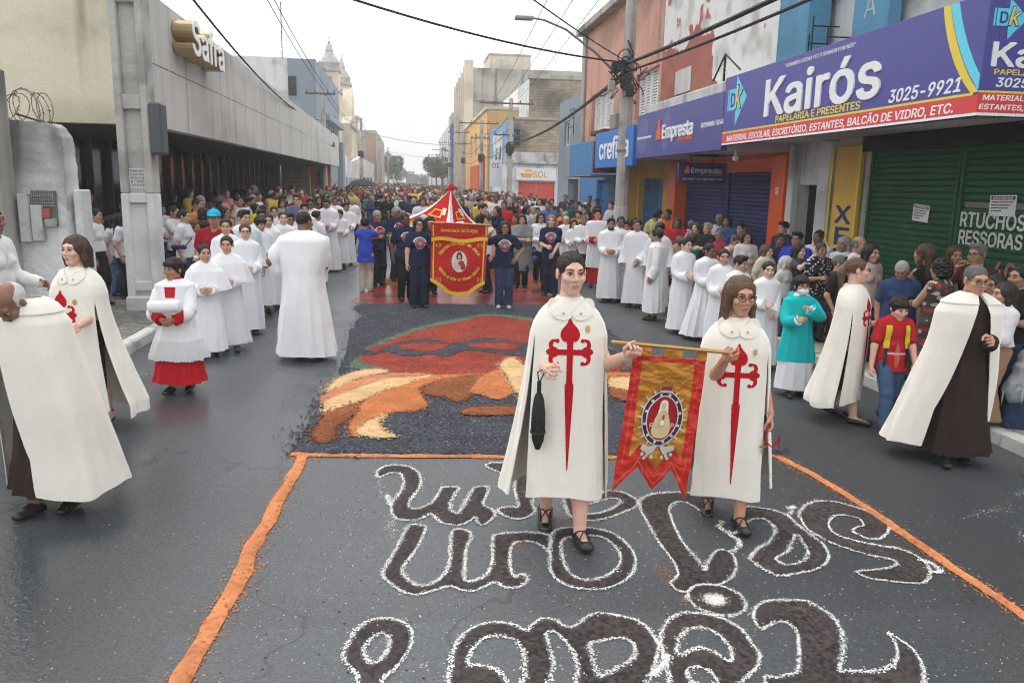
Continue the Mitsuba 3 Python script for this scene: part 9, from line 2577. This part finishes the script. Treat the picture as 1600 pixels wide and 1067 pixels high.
for x_, y_ in ((.80, 15.9), (1.46, 17.2), (.85, 18.2), (-.12, 17.1)):
  part(CN, 'pole', cyl((x_, y_, 0.0), (x_, y_, 1.28), .018, 8), GOLD)

# --- car on the left, umbrella, bundle under plastic
CR_ = thing('parked_car', 'dark parked car half hidden by the crowd before the bank', 'car')
side = Polygon(spline([(-2.05, .45), (-2.08, .85), (-1.2, 1.02), (-.55, 1.50), (.55, 1.55), (1.35, 1.10), (2.0, 1.0), (2.1, .55), (1.9, .32), (-1.9, .32)], 5))
cm = extrude(side, 1.66)
carM = mat4([-5.75, 30.6, .13], [.82, -.57, 0], [0, 0, 1], [-.57, -.82, 0])
cm.apply_translation([0, 0, -.83])
part(CR_, 'body', xf(cm, carM), paint((.010, .011, .013), .15, .6), 30)
gl = extrude(Polygon(spline([(-1.0, 1.06), (-.52, 1.42), (.5, 1.47), (1.12, 1.10)], 4)), 1.69)
gl.apply_translation([0, 0, -.845])
part(CR_, 'window', xf(gl, carM), 'dark_glass', 30)
for x in (-1.3, 1.3):
  for z in (-.72, .72):
    wm = trimesh.creation.cylinder(.32, .2, sections=18)
    wm.apply_translation([x, .32, z])
    w = part(CR_, 'wheel', xf(wm, carM), black)
k = thing('black_umbrella', 'open black umbrella above the crowd before the white gabled wall', 'umbrella')
part(k, 'canopy', lathe([(0, .35), (.25, .32), (.5, .22), (.75, .0), (.74, -.02), (.49, .19), (.0, .33)], 8, (-2.35, 42.0, 1.88)), paint((.03, .032, .036)), False)
part(k, 'shaft', cyl((-2.35, 42, 1.2), (-2.35, 42, 2.2), .012, 6), steel)
k = thing('plastic_cover', 'crumpled clear plastic sheet over a blue bundle at the right edge by the kerb', 'plastic sheet')
part(k, 'sheet', sdf([('c', V(5.66, 6.62, .30), V(5.70, 6.58, .62), .13, .10, (1.2, .8, 1)), ('c', V(5.80, 6.5, .2), V(5.84, 6.45, .5), .12, .12)], .012, .05, creases(.04, 9, 12)), bsdf('clear_plastic', (.30, .32, .34), .2, .6), 40)
part(k, 'bundle', sdf([('c', V(5.62, 6.6, .0), V(5.84, 6.45, .02), .10, .10), ('c', V(5.66, 6.6, .1), V(5.82, 6.45, .2), .12, .11)], .014, .03, creases(.05, 3)), cloth((.03, .045, .10)), True)

# ---------------------------------------------------------------- the crowd down the street
g = np.random.default_rng(77)
TP = []
for i in range(6):
  sex = 'fm'[i % 2]
  s = Pose(1.65, sex, (('down', 'down'), ('clasp', 'clasp'), ('hold', 'down'), ('cross', 'cross'), ('phone', 'down'), ('walk', 'hold'))[i], ('stand', 'walk', 'wide', 'stand', 'walk2', 'stand')[i], 0, (.3 * (i % 3 - 1), 0, 0), 1.0 + .12 * (i % 3))
  TP.append(dict(s=s, body=mikit.ply(s.skin(.028, .017, (.4, .4)), smooth=True), top=mikit.ply(garment(s, 'top', .024, i, sleeve=('short', 'short', 'long', 'short', 'short', 'long')[i]), smooth=True), trousers=mikit.ply(garment(s, 'trousers', .026, i), smooth=True),
        robe=mikit.ply(garment(s, 'robe', .024, i, sleeve='long', hem=.06, wide=.13), smooth=True)))
TOPS = [('white', (.58, .58, .60), 14), ('navy', (.020, .030, .08), 6), ('black', (.015, .015, .018), 4), ('red', (.42, .02, .025), 6), ('grey', (.20, .20, .21), 3), ('blue', (.05, .11, .35), 3), ('yellow', (.60, .45, .06), 3), ('green', (.02, .16, .08), 2), ('pink', (.50, .22, .25), 3), ('maroon', (.15, .015, .03), 2), ('beige', (.42, .33, .24), 3)]
HS = ('short', 'cropped', 'bob', 'long', 'tied', 'cropped', 'curly')
pw = np.array([t[2] for t in TOPS], float)
spots = []
for _ in range(26000):
  y = 21 + 26 * g.random() ** 1.25
  x = g.uniform(-6.6, 6.7)
  if x < -3.2 and (y > 48 or x < -6.3 or g.random() < .35) or 5.2 < x < 5.75 or (x > 5.75 and g.random() < .55) or -3.6 < x < -3.2:
    continue
  if y < 26 and -1.6 < x < 2.8 and not (y > 22.5 and x > .2) or -2.1 < x < -.3 and y < 30:
    continue
  if (x + 5.75) ** 2 / 4 + (y - 30.6) ** 2 / 5 < 1.1:
    continue
  r_ = .60 + .010 * (y - 20)
  if all((x - a) ** 2 + (y - b) ** 2 > r_ * r_ for a, b in spots) and all((x - a) ** 2 + (y - b) ** 2 > .2 for a, b in STOOD):
    spots.append((x, y))
  if len(spots) >= 205:
    break
fill = np.random.default_rng(21)
for side, n_, x0, x1, y0, y1 in ((1, 13, 5.65, 6.6, 8.4, 20.5), (-1, 9, -5.2, -3.7, 14.0, 22.0)):
  for _ in range(600):
    x, y = fill.uniform(x0, x1), fill.uniform(y0, y1)
    if n_ and all((x - a) ** 2 + (y - b) ** 2 > .17 for a, b in STOOD):
      n_ -= 1
      nm, c, _w = TOPS[fill.choice(len(TOPS), p=pw / pw.sum())]
      hs_, hc, sx = HS[fill.integers(7)], ('black', 'dark', 'brown', 'grey')[fill.integers(4)], 'fm'[fill.integers(2)]
      person(f'spectator in a {nm} top with {hc} {hs_} hair standing behind others on the {"right" if side > 0 else "left"} pavement', round(x, 2), round(y, 2), fill.uniform(1.42, 1.62), -side * fill.uniform(10, 90), sx, int(fill.integers(1, 4)), (hs_, hc),
        [('shirt', 'top', c), ('trousers', 'trousers', (.03, .035, .05))], arms=(('hold', 'cross', 'down', 'clasp')[fill.integers(4)],) * 2, z0=-.045 if side > 0 else .13, group=f'spectators behind others, {nm} {hc} {hs_} {side}', build=1.1, hs=.96)
for x, y in spots:
  tp = TP[g.integers(6)]
  nm, c, _ = TOPS[g.choice(len(TOPS), p=pw / pw.sum())]
  hs_ = HS[g.integers(len(HS))]
  hc = ('black', 'black', 'dark', 'brown', 'grey', 'light')[g.choice(6, p=[.4, .2, .18, .1, .08, .04])]
  zone = 'left pavement' if x < -3.4 else 'left side of the street' if x < -.6 else 'middle of the street' if x < 2.2 else 'right side of the street' if x < 5.4 else 'right pavement'
  h = float(np.clip(g.normal(1.63, .095), 1.35, 1.84))
  lab = f'distant person in a {nm} top, {hc} hair, in the crowd, {zone}'
  k = thing('person', lab, 'person', f'crowd in {nm} tops with {hc} hair, {zone}')
  yaw = g.normal(0, .5) if abs(x) < 3.3 or x < 5 else g.normal(-1.0, .4)
  if x < -3.3:
    yaw = g.normal(1.0, .5)
  z0 = .13 if x < -3.36 else -.045 if x > 5.4 else float(roadz(x))
  M = trans(x, y, z0) @ rotz(yaw) @ np.diag([h / 1.65 * g.uniform(.95, 1.15), h / 1.65, h / 1.65, 1])
  W = mtx(M)
  sk = int(g.choice(5, p=[.15, .3, .3, .17, .08]))
  scene[k + '__body'] = {**tp['body'], 'bsdf': {'type': 'ref', 'id': f'skin_{sk}'}, 'to_world': W}
  rob = nm == 'white' and abs(x - 1) > 2.6 and g.random() < .5 and -3.3 < x < 5.3
  scene[k + ('__alb' if rob else '__shirt')] = {**tp['robe' if rob else 'top'], 'bsdf': {'type': 'ref', 'id': cloth(c)}, 'to_world': W}
  if not rob:
    scene[k + '__trousers'] = {**tp['trousers'], 'bsdf': {'type': 'ref', 'id': cloth(((.02, .02, .025), (.035, .055, .11), (.05, .05, .055), (.25, .20, .14))[g.choice(4, p=[.4, .35, .15, .1])])}, 'to_world': W}
  hk = ('hairply', hs_, 'low')
  if hk not in CACHE:
    CACHE[hk] = mikit.ply(hair_mesh(hs_, .017), smooth=True)
  s = tp['s']
  Hm = np.eye(4)
  Hm[:3, :3], Hm[:3, 3] = s.headR * s.hs, s.headO
  scene[k + '__hair'] = {**CACHE[hk], 'bsdf': {'type': 'ref', 'id': 'hair_' + hc}, 'to_world': mtx(M @ Hm)}
# farther on the crowd reads as one mass
unit = [(ellipsoid((0, 0, 1.52), (.085, .10, .12), 1), 0), (ellipsoid((0, .03, 1.57), (.092, .10, .10), 1), 1), (tube([(0, 0, .75), (0, 0, 1.05), (0, 0, 1.25), (0, 0, 1.36), (0, 0, 1.46)], [.17, .17, .21, .18, .06], 8), 2), (tube([(-.27, 0, .8), (-.26, 0, 1.1), (-.19, 0, 1.34)], [.045, .055, .06], 6), 2),
    (tube([(.27, 0, .8), (.26, 0, 1.1), (.19, 0, 1.34)], [.045, .055, .06], 6), 2), (tube([(-.09, 0, 0), (-.09, 0, .8)], [.07, .10], 6), 3), (tube([(.09, 0, 0), (.09, 0, .8)], [.07, .10], 6), 3)]
uv_ = np.vstack([m.vertices for m, _ in unit])
ut = np.concatenate([np.full(len(m.vertices), t) for m, t in unit])
uf = join([m for m, _ in unit]).faces
vs, fs, cs = [], [], []
n = 0
for _ in range(1000):
  y = 44 + 150 * g.random() ** 1.5
  x = g.uniform(-4.9, 6.6)
  h = g.normal(1.0, .075)
  col = np.array([SKIN[g.integers(5)], HAIRC[('black', 'dark', 'brown', 'grey')[g.choice(4, p=[.55, .25, .12, .08])]], TOPS[g.choice(len(TOPS), p=pw / pw.sum())][1], ((.02, .02, .025), (.035, .055, .11), (.06, .06, .06))[g.integers(3)]])
  a = g.uniform(-.7, .7)
  v = uv_ * [h * 1.05, h, h]
  v = np.stack([v[:, 0] * math.cos(a) - v[:, 1] * math.sin(a), v[:, 0] * math.sin(a) + v[:, 1] * math.cos(a), v[:, 2]], 1) + [x, y, float(roadz(x))]
  vs.append(v), cs.append(col[ut]), fs.append(uf + n)
  n += len(v)
bsdf('crowd_colours', {'type': 'mesh_attribute', 'name': 'vertex_color'}, .8, .2)
k = newkey('distant_crowd')
labels[k] = {'label': 'dense crowd of people filling the far end of the street', 'category': 'crowd', 'kind': 'stuff'}
put(k, tm(np.vstack(vs), np.vstack(fs)), 'crowd_colours', True, color=np.vstack(cs))
# ---------------------------------------------------------------- the damp air of the street
scene['street_air'] = {'type': 'homogeneous', 'albedo': rgb((.95, .95, .95)), 'sigma_t': .0016}
scene['clear_boundary'] = {'type': 'null'}
scene['haze'] = {'type': 'cube', 'to_world': T().translate([0, 500, 8.4]).scale([1000, 1000, 10.2]), 'bsdf': {'type': 'ref', 'id': 'clear_boundary'}, 'interior': {'type': 'ref', 'id': 'street_air'}}
scene['camera']['medium'] = {'type': 'ref', 'id': 'street_air'}
labels['haze'] = {'kind': 'stuff', 'label': 'thin grey haze in the air of the street'}
